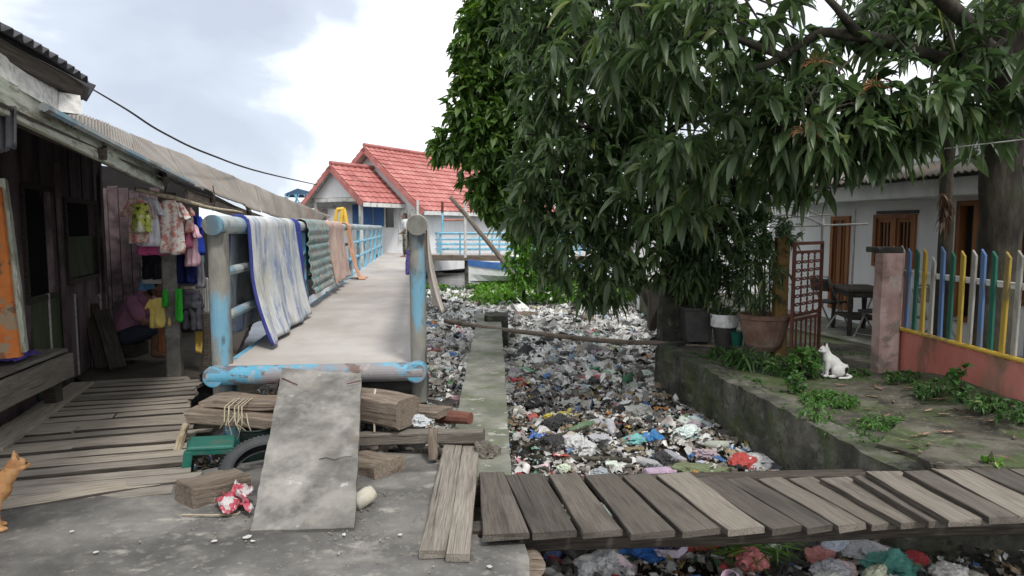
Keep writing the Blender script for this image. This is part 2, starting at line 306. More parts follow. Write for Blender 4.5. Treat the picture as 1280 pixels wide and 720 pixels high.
M['cloth'] = mat('cotton cloth', [(.8, .8, .8), (.95, .95, .95), (1, 1, 1)], 6, rough=.95, bump=.2, bscale=160, rand=.05, objcol=True, spec=.1, rvar=.02)
M['skin'] = mat('brown skin', [(.2, .105, .07), (.25, .135, .09)], 6, rough=.55, bump=.05, rand=.05)
M['hair'] = mat('black hair', [(.012, .011, .01), (.025, .022, .02)], 12, (1, 1, .2), rough=.6, bump=.4, rand=0)
M['furorange'] = mat('ginger fur', [(.36, .16, .055), (.5, .26, .11), (.6, .36, .18)], 9, (1, 1.5, .5), 8, .9, .9, 90, (1, 1, .35), 0, [((.28, .11, .035), 7, (.6, .6, 3), .53, .62, .5)], bdist=.008, spec=.15)
M['rope'] = mat('dry raffia', [(.36, .31, .22), (.5, .45, .34)], 9, rand=.1, bump=.2)
M['cable'] = mat('black cable sheath', [(.02, .02, .02), (.035, .035, .035)], 9, rand=0, bump=0)
M['rock'] = mat('broken masonry', [(.10, .085, .07), (.17, .15, .125), (.26, .235, .2)], 6, (1, 1, 1), 9, .95, .7, 20, None, .25, bdist=.02)
M['mango'] = leaf_mat('mango leaf', (.042, .074, .032), (.125, .19, .075), (.24, .28, .09), .4, .36, .55)
M['bright'] = leaf_mat('broad bright leaf', (.04, .085, .02), (.14, .24, .055), (.28, .33, .09), .45, .3, .4)
M['lime'] = leaf_mat('lime green water plant leaf', (.07, .16, .025), (.15, .3, .05), (.3, .38, .1), .5, .35, .4)
M['weed'] = leaf_mat('weed leaf', (.04, .09, .025), (.085, .18, .05), (.18, .22, .07), .5, .3, .4)
M['weed2'] = leaf_mat('fresh weed leaf', (.06, .13, .035), (.12, .25, .065), (.2, .28, .08), .5, .35, .4)
M['deadleaf'] = mat('dry fallen leaf', [(.13, .075, .05), (.22, .145, .10), (.32, .23, .17)], 5, rand=.35, bump=.3, rough=.75)
# ---------------------------------------------------------------- leaves
def unit(a): return a / np.maximum(np.linalg.norm(a, axis=-1, keepdims=True), 1e-9)
def leaf_mesh(name, pos, d, Ln, wr, droop, material, parent=None, st=5, tone=None, fold=.22):
    """Many real leaves, each a folded, drooping blade (st stations along it)."""
    n = len(pos); d = unit(d); up = np.tile([0, 0, 1.0], (n, 1)) + rng.normal(0, .45, (n, 3))
    side = unit(np.cross(d, up)); nn = np.cross(side, d)
    s = {5: np.array([0, .22, .52, .8, 1]), 4: np.array([0, .3, .7, 1]), 3: np.array([0, .45, 1])}[st]
    w = {5: np.array([.12, .85, 1, .6, .04]), 4: np.array([.2, 1, .8, .04]), 3: np.array([.2, 1, .04])}[st]
    Ln = np.asarray(Ln).reshape(n, 1); dr = np.asarray(droop).reshape(-1, 1) * np.ones((n, 1)); wv = rng.uniform(.8, 1.2, (n, 1))
    V_ = np.zeros((n, st, 3, 3))
    for i, (si, wi) in enumerate(zip(s, w)):
        c = pos + d * Ln * si * (1 - .25 * dr * si) + np.array([0, 0, -1.0]) * dr * Ln * si * si * .8
        h = side * Ln * wr * .5 * wi * wv
        V_[:, i, 0] = c - h + nn * Ln * wr * fold * wi; V_[:, i, 1] = c; V_[:, i, 2] = c + h + nn * Ln * wr * fold * wi
    vs = V_.reshape(-1, 3); f = []
    for i in range(st - 1):
        for j in range(2): f.append([i * 3 + j, i * 3 + j + 1, (i + 1) * 3 + j + 1, (i + 1) * 3 + j])
    f = np.array(f); fs = (f[None] + (np.arange(n) * st * 3)[:, None, None]).reshape(-1, 4)
    base = V(WORLD[parent].translation) if parent else V((float(vs[:, 0].mean()), float(vs[:, 1].mean()), float(vs[:, 2].min())))
    vs = vs - np.array(base)
    me = quads(name, vs, fs)
    t = rng.beta(2, 2.2, n) if tone is None else tone
    a = me.attributes.new('tone', 'FLOAT', 'POINT'); a.data.foreach_set('value', np.repeat(t, st * 3).astype(np.float32))
    me.polygons.foreach_set('use_smooth', np.ones(len(fs), dtype=bool))
    return link(name, me, material, parent, Matrix.Translation(base))
def quads(name, vs, fs):
    me = bpy.data.meshes.new(name); nv, nf = len(vs), len(fs)
    me.vertices.add(nv); me.vertices.foreach_set('co', np.asarray(vs, dtype=np.float32).ravel())
    me.loops.add(nf * 4); me.loops.foreach_set('vertex_index', np.asarray(fs, dtype=np.int32).ravel())
    me.polygons.add(nf); me.polygons.foreach_set('loop_start', np.arange(nf, dtype=np.int32) * 4)
    me.update(calc_edges=True); me.validate(); return me
def clusters(c, ax, per, L0, L1, spread=(.5, 1.5)):
    """Rosettes of leaves at twig ends c with twig directions ax."""
    n = len(c); c = np.repeat(c, per, 0); ax = np.repeat(unit(ax), per, 0); k = n * per
    r = rng.normal(0, 1, (k, 3)); r = unit(r - ax * (r * ax).sum(1, keepdims=True))
    th = rng.uniform(*spread, (k, 1)); d = ax * np.cos(th) + r * np.sin(th)
    Ls = rng.uniform(L0, L1, k); p = c - ax * rng.uniform(0, .5, (k, 1)) * L1 * .7
    return p, d, Ls
def blob_points(blobs, n, shell=.6):
    wts = np.array([b[2] for b in blobs], dtype=float); wts /= wts.sum(); pick = rng.choice(len(blobs), n, p=wts)
    u = unit(rng.normal(0, 1, (n, 3))); r = np.where(rng.random(n) < shell, rng.uniform(.82, 1.05, n), rng.random(n) ** .4 * .9)
    c = np.array([list(b[0]) for b in blobs])[pick]; rad = np.array([list(b[1]) for b in blobs])[pick]
    return c + u * rad * r[:, None], u
def crown(name, parent, blobs, n, per, L0, L1, wr, droop, material, st=4, up=0.0, jit=.6, spread=(.5, 1.5), shell=.6):
    c, u = blob_points(blobs, n, shell); ax = u + rng.normal(0, jit, u.shape) + np.array([0, 0, up])
    p, d, Ls = clusters(c, ax, per, L0, L1, spread)
    ct = np.repeat(rng.uniform(-.18, .18, n), per)
    tone = np.clip(rng.beta(2, 2.4, len(p)) + ct, 0, 1)
    return leaf_mesh(name, p, d, Ls, wr, rng.uniform(droop * .5, droop * 1.4, len(p)), material, parent, st, tone)
def pxb(px, py, y, rx, ry, rd, w=None):
    """A leafy mass centred on the sight line of (px, py) at depth y; radii in pixels at that depth, rd in metres."""
    k = y / F; return (D(px, py, y), (rx * k, rd, ry * k), w or rx * ry * k * k)
def px_tube(mb, pts, r, seg=8):
    return mb.tube([D(*p) for p in pts], r, seg)
def wob(pts, n=4, a=.05):
    """Subdivide and jitter a polyline so that a limb is never straight."""
    out = []; sd = random.random() * 50
    for i in range(len(pts) - 1):
        for k in range(n):
            t = k / n; p = V(pts[i]).lerp(V(pts[i + 1]), t); q = p * 2.1
            out.append(p + V((noise.noise(q + V((sd, 0, 0))), noise.noise(q + V((0, sd, 0))), noise.noise(q + V((0, 0, sd))))) * a)
    out.append(V(pts[-1])); return out
def taper(m, a, b): return [a + (b - a) * i / (m - 1) for i in range(m)]

# ---------------------------------------------------------------- camera, sky, sun
cam = bpy.data.objects.new('camera', bpy.data.cameras.new('camera')); COL.objects.link(cam)
cam.location = CAM; cam.rotation_euler = (R(90) - PITCH, 0, 0); cam.data.lens = 24; cam.data.sensor_width = 36; cam.data.clip_end = 3000; cam.data.clip_start = .05
sc.camera = cam
SUN_EL, SUN_AZ = R(56), R(152)          # the veiled sun stands behind and to the right
wd = bpy.data.worlds.new('World'); sc.world = wd; wd.use_nodes = True
nt = wd.node_tree; N, L = nt.nodes, nt.links; bg = N['Background']; bg.inputs['Strength'].default_value = .1
sky = N.new('ShaderNodeTexSky'); sky.sky_type = 'NISHITA'; sky.sun_disc = False; sky.sun_elevation = SUN_EL; sky.sun_rotation = SUN_AZ
tc = N.new('ShaderNodeTexCoord')
def wn(scale, loc, st=(1, 1, 2.2), det=7, rough=.55):
    mp = N.new('ShaderNodeMapping'); mp.inputs['Scale'].default_value = st; mp.inputs['Location'].default_value = loc; L.new(tc.outputs['Generated'], mp.inputs[0])
    n = N.new('ShaderNodeTexNoise'); n.inputs['Scale'].default_value = scale; n.inputs['Detail'].default_value = det; n.inputs['Roughness'].default_value = rough; n.inputs['Distortion'].default_value = .3
    L.new(mp.outputs[0], n.inputs['Vector']); return n.outputs['Fac']
def math_(op, a, b=None, c=None):
    n = N.new('ShaderNodeMath'); n.operation = op; n.use_clamp = False
    for i, x in enumerate((a, b, c)):
        if x is None: continue
        if isinstance(x, (int, float)): n.inputs[i].default_value = x
        else: L.new(x, n.inputs[i])
    return n.outputs[0]
def bank_of_cloud(px, py, wdt):
    d = ray(px, py).normalized(); dp = N.new('ShaderNodeVectorMath'); dp.operation = 'DOT_PRODUCT'; nr = N.new('ShaderNodeVectorMath'); nr.operation = 'NORMALIZE'
    L.new(tc.outputs['Generated'], nr.inputs[0]); L.new(nr.outputs[0], dp.inputs[0]); dp.inputs[1].default_value = d
    mr = N.new('ShaderNodeMapRange'); mr.interpolation_type = 'SMOOTHSTEP'; mr.inputs[1].default_value = math.cos(R(wdt)); mr.inputs[2].default_value = 1
    L.new(dp.outputs['Value'], mr.inputs[0]); return mr.outputs[0]
f = wn(2.6, (.3, 1.7, .4)); g = math_('ADD', f, math_('MULTIPLY', math_('ADD', bank_of_cloud(330, 20, 22), bank_of_cloud(170, 75, 14)), .16))
g = math_('SUBTRACT', g, math_('MULTIPLY', bank_of_cloud(560, 60, 13), .16))
ra = N.new('ShaderNodeValToRGB'); e = ra.color_ramp.elements
e[0].position = .50; e[0].color = (1.0, 1.0, 1.0, 1); e[1].position = .82; e[1].color = (.46, .505, .59, 1)
q = e.new(.60); q.color = (.78, .83, .9, 1); q = e.new(.67); q.color = (.55, .6, .685, 1)
L.new(g, ra.inputs[0])
sc10 = N.new('ShaderNodeVectorMath'); sc10.operation = 'SCALE'; sc10.inputs['Scale'].default_value = 10.3; L.new(ra.outputs[0], sc10.inputs[0])
mx = N.new('ShaderNodeMix'); mx.data_type = 'RGBA'; mx.inputs[0].default_value = .9; L.new(sky.outputs[0], mx.inputs[6]); L.new(sc10.outputs[0], mx.inputs[7])
L.new(mx.outputs[2], bg.inputs['Color'])
sl = bpy.data.lights.new('sun', 'SUN'); sl.energy = 2.0; sl.angle = R(10); sl.color = (1, .96, .9)
so = bpy.data.objects.new('sun', sl); COL.objects.link(so)
sd = V((math.sin(SUN_AZ) * math.cos(SUN_EL), math.cos(SUN_AZ) * math.cos(SUN_EL), math.sin(SUN_EL))); so.rotation_euler = sd.to_track_quat('Z', 'Y').to_euler()
vs_ = sc.view_settings; vs_.view_transform = 'Standard'; vs_.look = 'None'; vs_.exposure = 0.5; vs_.gamma = 1; vs_.use_curve_mapping = False
sc.render.engine = 'CYCLES'; sc.cycles.use_denoising = True; sc.cycles.max_bounces = 6; sc.cycles.transparent_max_bounces = 6

# ---------------------------------------------------------------- setting: ground, water, banks, paving
def poly_slab(name, pts, thick, mt, sub=.25, amp=.02, edge=.02, kind='structure', parent=None, base=None):
    """A thick sheet of ground from an outline of 3-D points, its surface and its edge broken up."""
    ring = []
    for i in range(len(pts)):
        a, b = V(pts[i]), V(pts[(i + 1) % len(pts)]); n = max(1, min(60, int((b - a).length / sub)))
        for k in range(n):
            p = a.lerp(b, k / n); ring.append(p + V((noise.noise(p * 5), noise.noise(p * 5 + V((9, 9, 9))), 0)) * edge * 2)
    bm = bmesh.new(); vv = [bm.verts.new(p) for p in ring]; fc = bm.faces.new(vv)
    bmesh.ops.triangulate(bm, faces=[fc]); 
    for _ in range(3):
        es = [e for e in bm.edges if e.calc_length() > sub * 1.6 and not e.is_boundary]
        if not es: break
        bmesh.ops.subdivide_edges(bm, edges=es, cuts=1, use_grid_fill=False); bmesh.ops.triangulate(bm, faces=bm.faces[:])
    for v in bm.verts: v.co.z += noise.noise(v.co * 1.3) * amp + noise.noise(v.co * 5) * amp * .4
    bmesh.ops.recalc_face_normals(bm, faces=bm.faces)
    if sum(f.normal.z for f in bm.faces) < 0: bmesh.ops.reverse_faces(bm, faces=bm.faces[:])
    ex = bmesh.ops.extrude_face_region(bm, geom=[e for e in bm.edges if e.is_boundary])
    for v in [g_ for g_ in ex['geom'] if isinstance(g_, bmesh.types.BMVert)]:
        v.co.z -= thick; v.co.x += noise.noise(v.co * 4) * edge * 2; v.co.y += noise.noise(v.co * 4 + V((3, 3, 3))) * edge * 2
    bo = V(base) if base else V((sum(p[0] for p in pts) / len(pts), sum(p[1] for p in pts) / len(pts), min(p[2] for p in pts) - thick))
    me = bpy.data.meshes.new(name); bm.transform(Matrix.Translation(-bo)); bm.to_mesh(me); bm.free()
    o = link(name, me, mt, parent, Matrix.Translation(bo))
    if kind: o['kind'] = kind
    return o
LZ = -.42                                # level of the littered water
gm = MB(); gm.grid(lambda u, v: V(((u - .5) * 2400, v * 2400 - 1200, -1.0)), 8, 8)
tag(gm.build('ground', M['mud']), kind='structure')
wm = MB()
def wsurf(u, v):
    p = V((-14 + u * 30, 1.5 + v * 60, LZ - .07)); p.z += noise.noise(p * 1.1) * .03; return p
wm.grid(wsurf, 60, 110); tag(wm.build('canal_water', M['water'], smooth=True), kind='structure')
pv = [(-600, 900), (-500, 690), (-120, 648), (0, 634), (120, 617), (205, 600), (262, 584), (340, 572), (452, 566), (520, 566), (546, 570), (556, 610), (600, 672), (656, 679), (662, 720), (690, 900)]
poly_slab('pavement', [P(x, y, 0) for x, y in pv], .4, M['pave'], .12, .012, .012)
# the right bank: its edge is the canal wall's top
WA, WB = P(1125, 592, .1), P(820, 432, .1)
wdir = (WB - WA).normalized(); WN = V((P(1700, 604, .1).x, P(1700, 604, .1).y, .1))
edge_pts = [WN, WA, WB, V((2.6, 12.6, .1)), V((3.4, 24, .1))]
off = lambda p: p + V((.12, 0, 0))
poly_slab('bank', [V((14, 24, .1)), V((14, WN.y + .1, .1)), WN + V((0, .1, 0)), WA + V((.12, .1, 0))] + [off(p) for p in edge_pts[2:]], .9, M['bank'], .3, .05, .01)
# ---------------------------------------------------------------- the wooden house and its porch
HD = V((-.3, 1, 0)).normalized(); HU = V((1, .3, 0)).normalized()
hp = P(113, 452, 0)
hw = Wall((hp.x, hp.y), HD)
house = thing('wooden_house', 'mauve plank house with dark window openings under the low tin roofs', 'house', (hp.x, hp.y, 0))
s0 = hw.sz(-70, 400)[0]; s1 = hw.sz(131, 400)[0]
def hole(x0, y0, x1, y1):
    a, zt = hw.sz(x0, y0); b, zb = hw.sz(x1, y1); return (a, b, zb, zt)
h1, h2 = hole(25, 233, 70, 366), hole(79, 251, 121, 343)
wm = MB(); hw.pierced(wm, s0, s1, -.15, 2.75, -.06, 0, [h1, h2]); wm.build('wall', M['purple'], house)
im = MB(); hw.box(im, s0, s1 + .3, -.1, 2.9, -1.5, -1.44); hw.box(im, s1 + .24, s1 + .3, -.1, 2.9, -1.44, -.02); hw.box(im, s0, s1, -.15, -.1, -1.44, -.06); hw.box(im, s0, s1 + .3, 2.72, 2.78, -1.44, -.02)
im.build('room_lining', M['black'], house)  # black box behind the openings; the room's shade is in its colour
for k, h in enumerate((h1, h2)):
    fm = MB(); hw.ring(fm, h[0] - .04, h[1] + .04, h[2] - .04, h[3] + .04, .05, .003, .03); fm.build('window_frame', M['wood_dark'], house)
sh = MB(); hw.box(sh, h2[0] + .02, h2[1] - .02, h2[2] + .02, h2[2] + (h2[3] - h2[2]) * .55, -.04, -.015); tag(sh.build('shutter', M['greenboard'], house), 'dark green shutter board')
for i, (x0, x1, mt) in enumerate(((37, 57, 'greenboard'), (57, 74, 'greenboard'), (74, 90, 'purple'), (92, 107, 'purple'), (107, 122, 'purple'))):
    a, zt = hw.sz(x0, 372); b, _ = hw.sz(x1, 372); bm_ = MB(); hw.box(bm_, a + .012, b - .012, -.05, zt - (.02 if i > 2 else 0), .003, .022); bm_.build('wall_board', M[mt], house)
    st = MB(); hw.box(st, b - .012, b + .012, -.05, zt, .003, .034); st.build('batten', M['whiteboard'] if i % 2 == 0 else M['wood'], house)
for x in (72, 124):
    a, _ = hw.sz(x, 360); st = MB(); hw.box(st, a - .03, a + .03, -.1, 2.2, .035, .075); st.build('wall_stud', M['purple'], house)
for k in range(9):
    a = s0 + (s1 - s0) * (k + .5) / 9
    st = MB(); hw.box(st, a - .008, a + .008, 1.85, 2.65, .003, .012); st.build('batten', M['wood_dark'], house)
tn = plank('door_post', D(-14, 232, 5.0), D(11, 448, 5.0), .15, .1, M['orange'], house, up=V((.5, -1, 0)))
tag(tn, 'orange flaking door post')
plank('post_edge', D(3, 222, 5.06), D(29, 440, 5.06), .04, .1, M['fascia'], house, up=V((.5, -1, 0)))
# the porch eave: a pale green board, and over its near end the old upper roof
pl_ = [D(-75, 60, 2.35), D(60, 138, 3.25), D(204, 219, 6.2), D(206, 220, 6.25)]
plank('fascia', pl_[0] + V((0, 0, -.045)), pl_[2] + V((0, 0, -.055)), .15, .03, M['fascia'], house, up=HU, warp=.003)
plank('eave_rafter', pl_[0] + V((-.1, 0, -.05)), D(212, 226, 6.6) + V((-.14, .1, -.02)), .06, .07, M['wood_dark'], house, up=HU)
def corrugate(name, a, b, c, d, mt, parent, pitch=.076, h=.011, nv=8, sag=.02, shift=0, seed=None):
    """Corrugated sheet: a->b along the eave, d->c along the top edge; the waves run down the slope."""
    a, b, c, d = [V(p) for p in (a, b, c, d)]; Lx = ((b - a).length + (c - d).length) / 2; nu = max(6, int(Lx / pitch * 6)); sdx = random.random() * 60 if seed is None else seed
    up = (b - a).cross(d - a).normalized(); up = up if up.z > 0 else -up
    mb = MB()
    def fn(u, v):
        p = a.lerp(b, u).lerp(d.lerp(c, u), v)
        return p + up * (math.sin(u * Lx / pitch * 2 * math.pi) * h + shift) + V((0, 0, -sag * math.sin(math.pi * v) + noise.noise(p * 1.5 + V((sdx, 0, 0))) * sag)) + (a - d).normalized() * (noise.noise(V((u * 30, sdx, 0))) * .012 if v == 0 else 0)
    mb.grid(fn, nu, nv); o = mb.build(name, mt, parent, smooth=True); solid(o, .004); return o
ur = [D(-90, -22, 2.35), D(112, 101, 3.75)]; upv = V((-1.7, -.5, .95))
EVx = [D(-110, 48, 2.1), D(52, 137, 3.15), D(150, 187, 4.6), D(240, 231, 7.0), D(300, 255, 9.6)]
cm = MB(); rows = []
for p in EVx:
    s = (V((p.x, p.y, 0)) - hw.p0).dot(hw.d); rows.append([p + V((-.03, 0, -.05)), hw.pt(s, 2.66, .02)])
cm.grid(lambda u, v: rows[round(u * 4)][0].lerp(rows[round(u * 4)][1], v), 4, 6); o = cm.build('porch_ceiling', M['wood_dark'], house); solid(o, .012)
corrugate('upper_roof', ur[0], ur[1], ur[1] + upv, ur[0] + upv, M['tin_dark'], house, .09, .016)
plank('roof_purlin', ur[0] + V((-.05, 0, -.06)), ur[1] + V((-.03, -.02, -.06)), .09, .05, M['wood_dark'], house, up=HU)
plank('roof_end_board', ur[1] + V((.0, .02, -.06)), ur[1] + V((-.5, -.15, .2)), .1, .03, M['tin_dark'], house, up=V((.3, -1, .2)))
wb = MB(); q0, q1 = D(-80, 15, 2.42), D(72, 112, 3.5); r0, r1 = D(-80, 52, 2.38), D(72, 139, 3.42)
wb.hexa([r0, r1, r1 + V((-.03, 0, 0)), r0 + V((-.03, 0, 0))], [q0, q1, q1 + V((-.03, 0, 0)), q0 + V((-.03, 0, 0))]); wb.build('gable_board', M['whiteboard'], house)
wb = MB(); wb.hexa([r1 + V((.003, .003, 0)), r1 + V((.06, .1, 0)), r1 + V((-.3, .1, 0)), r1 + V((-.33, .003, 0))], [q1 + V((.003, .003, -.01)), q1 + V((.05, .1, -.01)), q1 + V((-.3, .1, -.01)), q1 + V((-.33, .003, -.01))]); wb.build('gable_return', M['whiteboard'], house)
# ---- the lean-to shelter behind it
shel = thing('tin_roof_shelter', 'open lean-to with rusty corrugated tin roof beside the blue footbridge', 'shelter', P(215, 465, 0))
EV = [D(52, 137, 3.15), D(150, 187, 4.6), D(240, 231, 7.0), D(300, 255, 9.6), D(348, 274, 13.2), D(404, 279, 16.5)]
RV = [D(60, 127, 4.6), D(150, 163, 6.2), D(212, 187, 8.0), D(284, 218, 10.6), D(350, 245, 13.6), D(413, 270, 17.0)]
def along(PTS, t):
    t *= len(PTS) - 1; i = min(int(t), len(PTS) - 2); return PTS[i].lerp(PTS[i + 1], t - i)
NS = 13
for i in range(NS):
    t0, t1 = i / NS, min(1, (i + 1.06) / NS); jj = random.uniform(-.012, .012)
    o = corrugate('roof_sheet', along(EV, t0) + V((jj, 0, 0)), along(EV, t1) + V((jj, 0, 0)), along(RV, t1), along(RV, t0), M['tin'], shel, shift=(i % 2) * .007, seed=4.0)
bb = MB(); ed = [along(EV, t / 40) + V((.012, 0, .012)) for t in range(0, 17)]
bb.tube(ed, .022, 6); bb.build('edge_cap', M['bluegrey'], shel)
for k in range(6):
    a, b = along(EV, k / 6 + .14), along(RV, k / 6 + .14); plank('rafter', a + V((0, 0, -.05)), b + V((0, 0, -.05)), .05, .07, M['wood_dark'], shel)
plank('soffit_board', EV[2] + V((-.06, 0, -.03)), EV[3] + V((-.06, 0, -.03)), .025, .15, M['timber'], shel)
plank('soffit_board', EV[3] + V((-.06, 0, -.03)), EV[4] + V((-.06, 0, -.03)), .025, .17, M['timber'], shel)
pb = P(217, 467, -.02); pt = D(211, 268, pb.y - .02)
o = plank('post', D(206, 240, pb.y), pb + V((0, 0, -.4)), .15, .13, M['slab'], shel, up=V((.25, -1, 0))); tag(o, 'pale worn concrete post')
st = MB(); st.lathe([(.11, 0), (.085, .12), (.06, .3), (.055, .62), (.03, .64)], P(262, 462, 0), 10); tag(st.build('post', M['wood_dark'], shel), 'dark flared stump post')
# floor, inner walls coloured black for shade, and the plank wall along the far side of the bridge
fl = [P(112, 482, -.06), P(250, 470, -.06), P(290, 455, -.06), D(318, 380, 13) * 1, D(60, 380, 13), D(20, 420, 9.5)]
fl = [V((p.x, p.y, -.06)) for p in fl]
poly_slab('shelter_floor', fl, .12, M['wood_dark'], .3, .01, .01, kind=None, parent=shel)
def wallpanel(name, a, b, z0, z1, mt, parent, n, gap=.012, jig=.03):
    a, b = V(a), V(b)
    for i in range(n):
        p, q = a.lerp(b, i / n), a.lerp(b, (i + 1) / n); w = (q - p).length - gap; m_ = (p + q) / 2
        nrm = V(((b - a).y, -(b - a).x, 0)).normalized()
        plank(name, V((m_.x, m_.y, z0 + random.uniform(-jig, jig))), V((m_.x, m_.y, z1 + random.uniform(-jig, jig))), w, .02, mt, parent, up=nrm, warp=.003)
c0 = hw.pt(s1, 0); 
wallpanel('inner_board', V((c0.x - .9, c0.y + 1.2, 0)), V((c0.x + .02, c0.y + 1.45, 0)), -.1, 2.1, M['purple'], shel, 7)
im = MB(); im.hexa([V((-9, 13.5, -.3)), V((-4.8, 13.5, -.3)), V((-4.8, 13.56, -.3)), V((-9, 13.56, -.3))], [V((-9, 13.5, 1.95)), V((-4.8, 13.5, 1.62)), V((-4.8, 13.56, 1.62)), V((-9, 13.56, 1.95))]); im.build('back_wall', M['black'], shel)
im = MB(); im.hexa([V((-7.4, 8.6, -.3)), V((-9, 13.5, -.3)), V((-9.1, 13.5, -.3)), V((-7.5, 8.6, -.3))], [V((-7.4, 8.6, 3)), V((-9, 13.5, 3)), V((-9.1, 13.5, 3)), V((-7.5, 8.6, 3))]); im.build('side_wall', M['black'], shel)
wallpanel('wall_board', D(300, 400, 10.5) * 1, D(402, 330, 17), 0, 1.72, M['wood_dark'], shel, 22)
wallpanel('slat', D(243, 430, 8.4), D(268, 430, 8.2), .05, .95, M['whiteboard'], shel, 9, .02)
im = MB(); im.hexa([V((c0.x - 1.6, c0.y + 1.5, -.3)), V((c0.x + .3, c0.y + 2.0, -.3)), V((c0.x + .3, c0.y + 2.05, -.3)), V((c0.x - 1.6, c0.y + 1.55, -.3))], [V((c0.x - 1.6, c0.y + 1.5, 2.55)), V((c0.x + .3, c0.y + 2.0, 2.3)), V((c0.x + .3, c0.y + 2.05, 2.3)), V((c0.x - 1.6, c0.y + 1.55, 2.55))]); im.build('shade_backing', M['black'], shel)  # black panel added behind the boards, its colour standing in for shade
# leaning boards in the dark corner
for i, (x0, x1, mt) in enumerate(((112, 132, 'wood_dark'), (126, 150, 'timber'))):
    o = plank('leaning_board', D(x0, 380 + i * 6, 7.9), P(x1 - 2, 458, 0), .17, .03, M['wood_dark'], up=V((1, -1, 0)))
    tag(o, ('narrow dark board leaning on the mauve house wall', 'broad brown board leaning at the house corner beside the sitting person')[i], 'board')
# hanging strip of old tin and a bamboo rod under the near eave
mb = MB(); mb.grid(lambda u, v: D(-12 + 30 * u, 132 + 62 * v - 10 * u * v, 2.9) + V((0, .02 * math.sin(u * 22), .006 * math.sin(u * 40) * v)), 24, 8)
o = mb.build('hanging_sheet', M['tin_dark'], smooth=True); solid(o, .004); tag(o, 'crumpled grey strip hanging from the eave by the house door', 'sheet')
mb = MB(); mb.tube(wob([D(-30, 118, 2.9), D(62, 166, 3.6)], 6, .01), .016, 8); tag(mb.build('bamboo_rod', M['bamboo'], smooth=True), 'short bamboo rod under the eave of the mauve house', 'pole')
# ---- raised platform, cloth, deck, loose plank
pf = [P(-80, 508, .45), P(88, 440, .45)]; pd = (pf[1] - pf[0]).normalized(); pn = V((-pd.y, pd.x, 0))
plat = thing('wooden_platform', 'raised grey timber platform at the foot of the mauve house wall', 'platform', (pf[1].x, pf[1].y, -.45))
plank('front_board', pf[0] + V((0, 0, -.005)), pf[1] + V((0, 0, -.005)), .05, .21, M['wood'], plat, warp=.006)
plank('end_board', pf[1] + pn * .03, pf[1] + pn * .62 , .04, .19, M['wood_dark'], plat)
for k in range(4):
    plank('top_board', pf[0] + pn * (.04 + .155 * k + .075) + V((0, 0, .03)), pf[1] + pn * (.04 + .155 * k + .075) + pd * random.uniform(-.05, .04) + V((0, 0, .03)), .15, .032, M['wood'], plat)
for t in (.15, .93):
    c = pf[0].lerp(pf[1], t) + pn * .1; mb = MB(); mb.box((c.x, c.y, -.2), (.1, .1, .9)); mb.build('leg', M['wood_dark'], plat)
mb = MB(); c = P(10, 449, .5)
mb.grid(lambda u, v: c + pd * (u - .5) * .42 + pn * (v - .5) * .3 + V((0, 0, .012 + abs(noise.noise(V((u * 5, v * 5, 2)))) * .05)), 16, 12)
o = mb.build('folded_cloth', M['cloth'], smooth=True); o.color = (.09, .07, .32, 1); solid(o, .006); tag(o, 'dark violet cloth crumpled on the raised timber platform', 'cloth')
lp = plank('loose_plank', P(-22, 561, .035), P(103, 478, .03), .24, .035, M['wood_pale'], w2=.2); tag(lp, 'long bare plank lying along the edge of the board deck', 'plank')
dk = thing('plank_deck', 'deck of weathered loose planks in front of the mauve house', 'deck', P(130, 540, -.1))
O = P(246, 468, 0); vv = V((.3, -1, 0)).normalized(); lb0, lb1 = P(108, 480, 0), P(-120, 590, 0)
def left_end(o_):
    d1 = -HU; d2 = lb1 - lb0; den = d1.x * d2.y - d1.y * d2.x; w = lb0 - o_; return max(.6, (w.x * d2.y - w.y * d2.x) / den)
rb0, rb1 = P(249, 468, 0), P(240, 598, 0)
def right_end(o_):
    d1 = HU; d2 = rb1 - rb0; den = d1.x * d2.y - d1.y * d2.x; w = rb0 - o_; return (w.x * d2.y - w.y * d2.x) / den
v_ = .05
for i in range(21):
    w = random.uniform(.14, .205); c = O + vv * (v_ + w / 2); rr = random.uniform(-.12, .03) if i not in (9, 12, 15) else random.uniform(.03, .12)
    if v_ > 3.5: break
    rr += right_end(c); le = min(left_end(c), 3.4); z = random.uniform(-.006, .008); tw = random.uniform(-.012, .012)
    a, b = c - HU * le - vv * tw * 3, c + HU * rr + vv * tw
    kind = 'wood_pale' if random.random() < .5 else 'wood'
    if i in (8, 10, 13):
        t = random.uniform(.45, .6); m_ = a.lerp(b, t)
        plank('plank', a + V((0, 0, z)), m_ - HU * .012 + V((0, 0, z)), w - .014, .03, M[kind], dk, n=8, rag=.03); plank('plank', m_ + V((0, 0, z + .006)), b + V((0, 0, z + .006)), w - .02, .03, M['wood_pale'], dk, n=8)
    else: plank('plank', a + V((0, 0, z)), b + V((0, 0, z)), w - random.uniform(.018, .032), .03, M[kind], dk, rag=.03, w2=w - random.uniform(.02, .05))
    v_ += w
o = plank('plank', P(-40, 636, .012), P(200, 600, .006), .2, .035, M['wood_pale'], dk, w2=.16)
for t in (.12, .55, .92):
    a = O - HU * (1.9 * t + .05) + vv * .1; plank('bearer', a + V((0, 0, -.04)), a + vv * 2.7 + V((0, 0, -.04)), .08, .1, M['wood_dark'], dk)
for (x, y, x2, y2) in ((212, 640, 222, 575), (188, 630, 226, 560)):
    pass
o = plank('stake', D(232, 528, 5.0), D(196, 606, 4.15) + V((0, 0, -.1)), .05, .03, M['bamboo'], None, up=V((0, -1, .4))); tag(o, 'thin split bamboo stake sloping off the deck ends beside the green stool', 'stake')
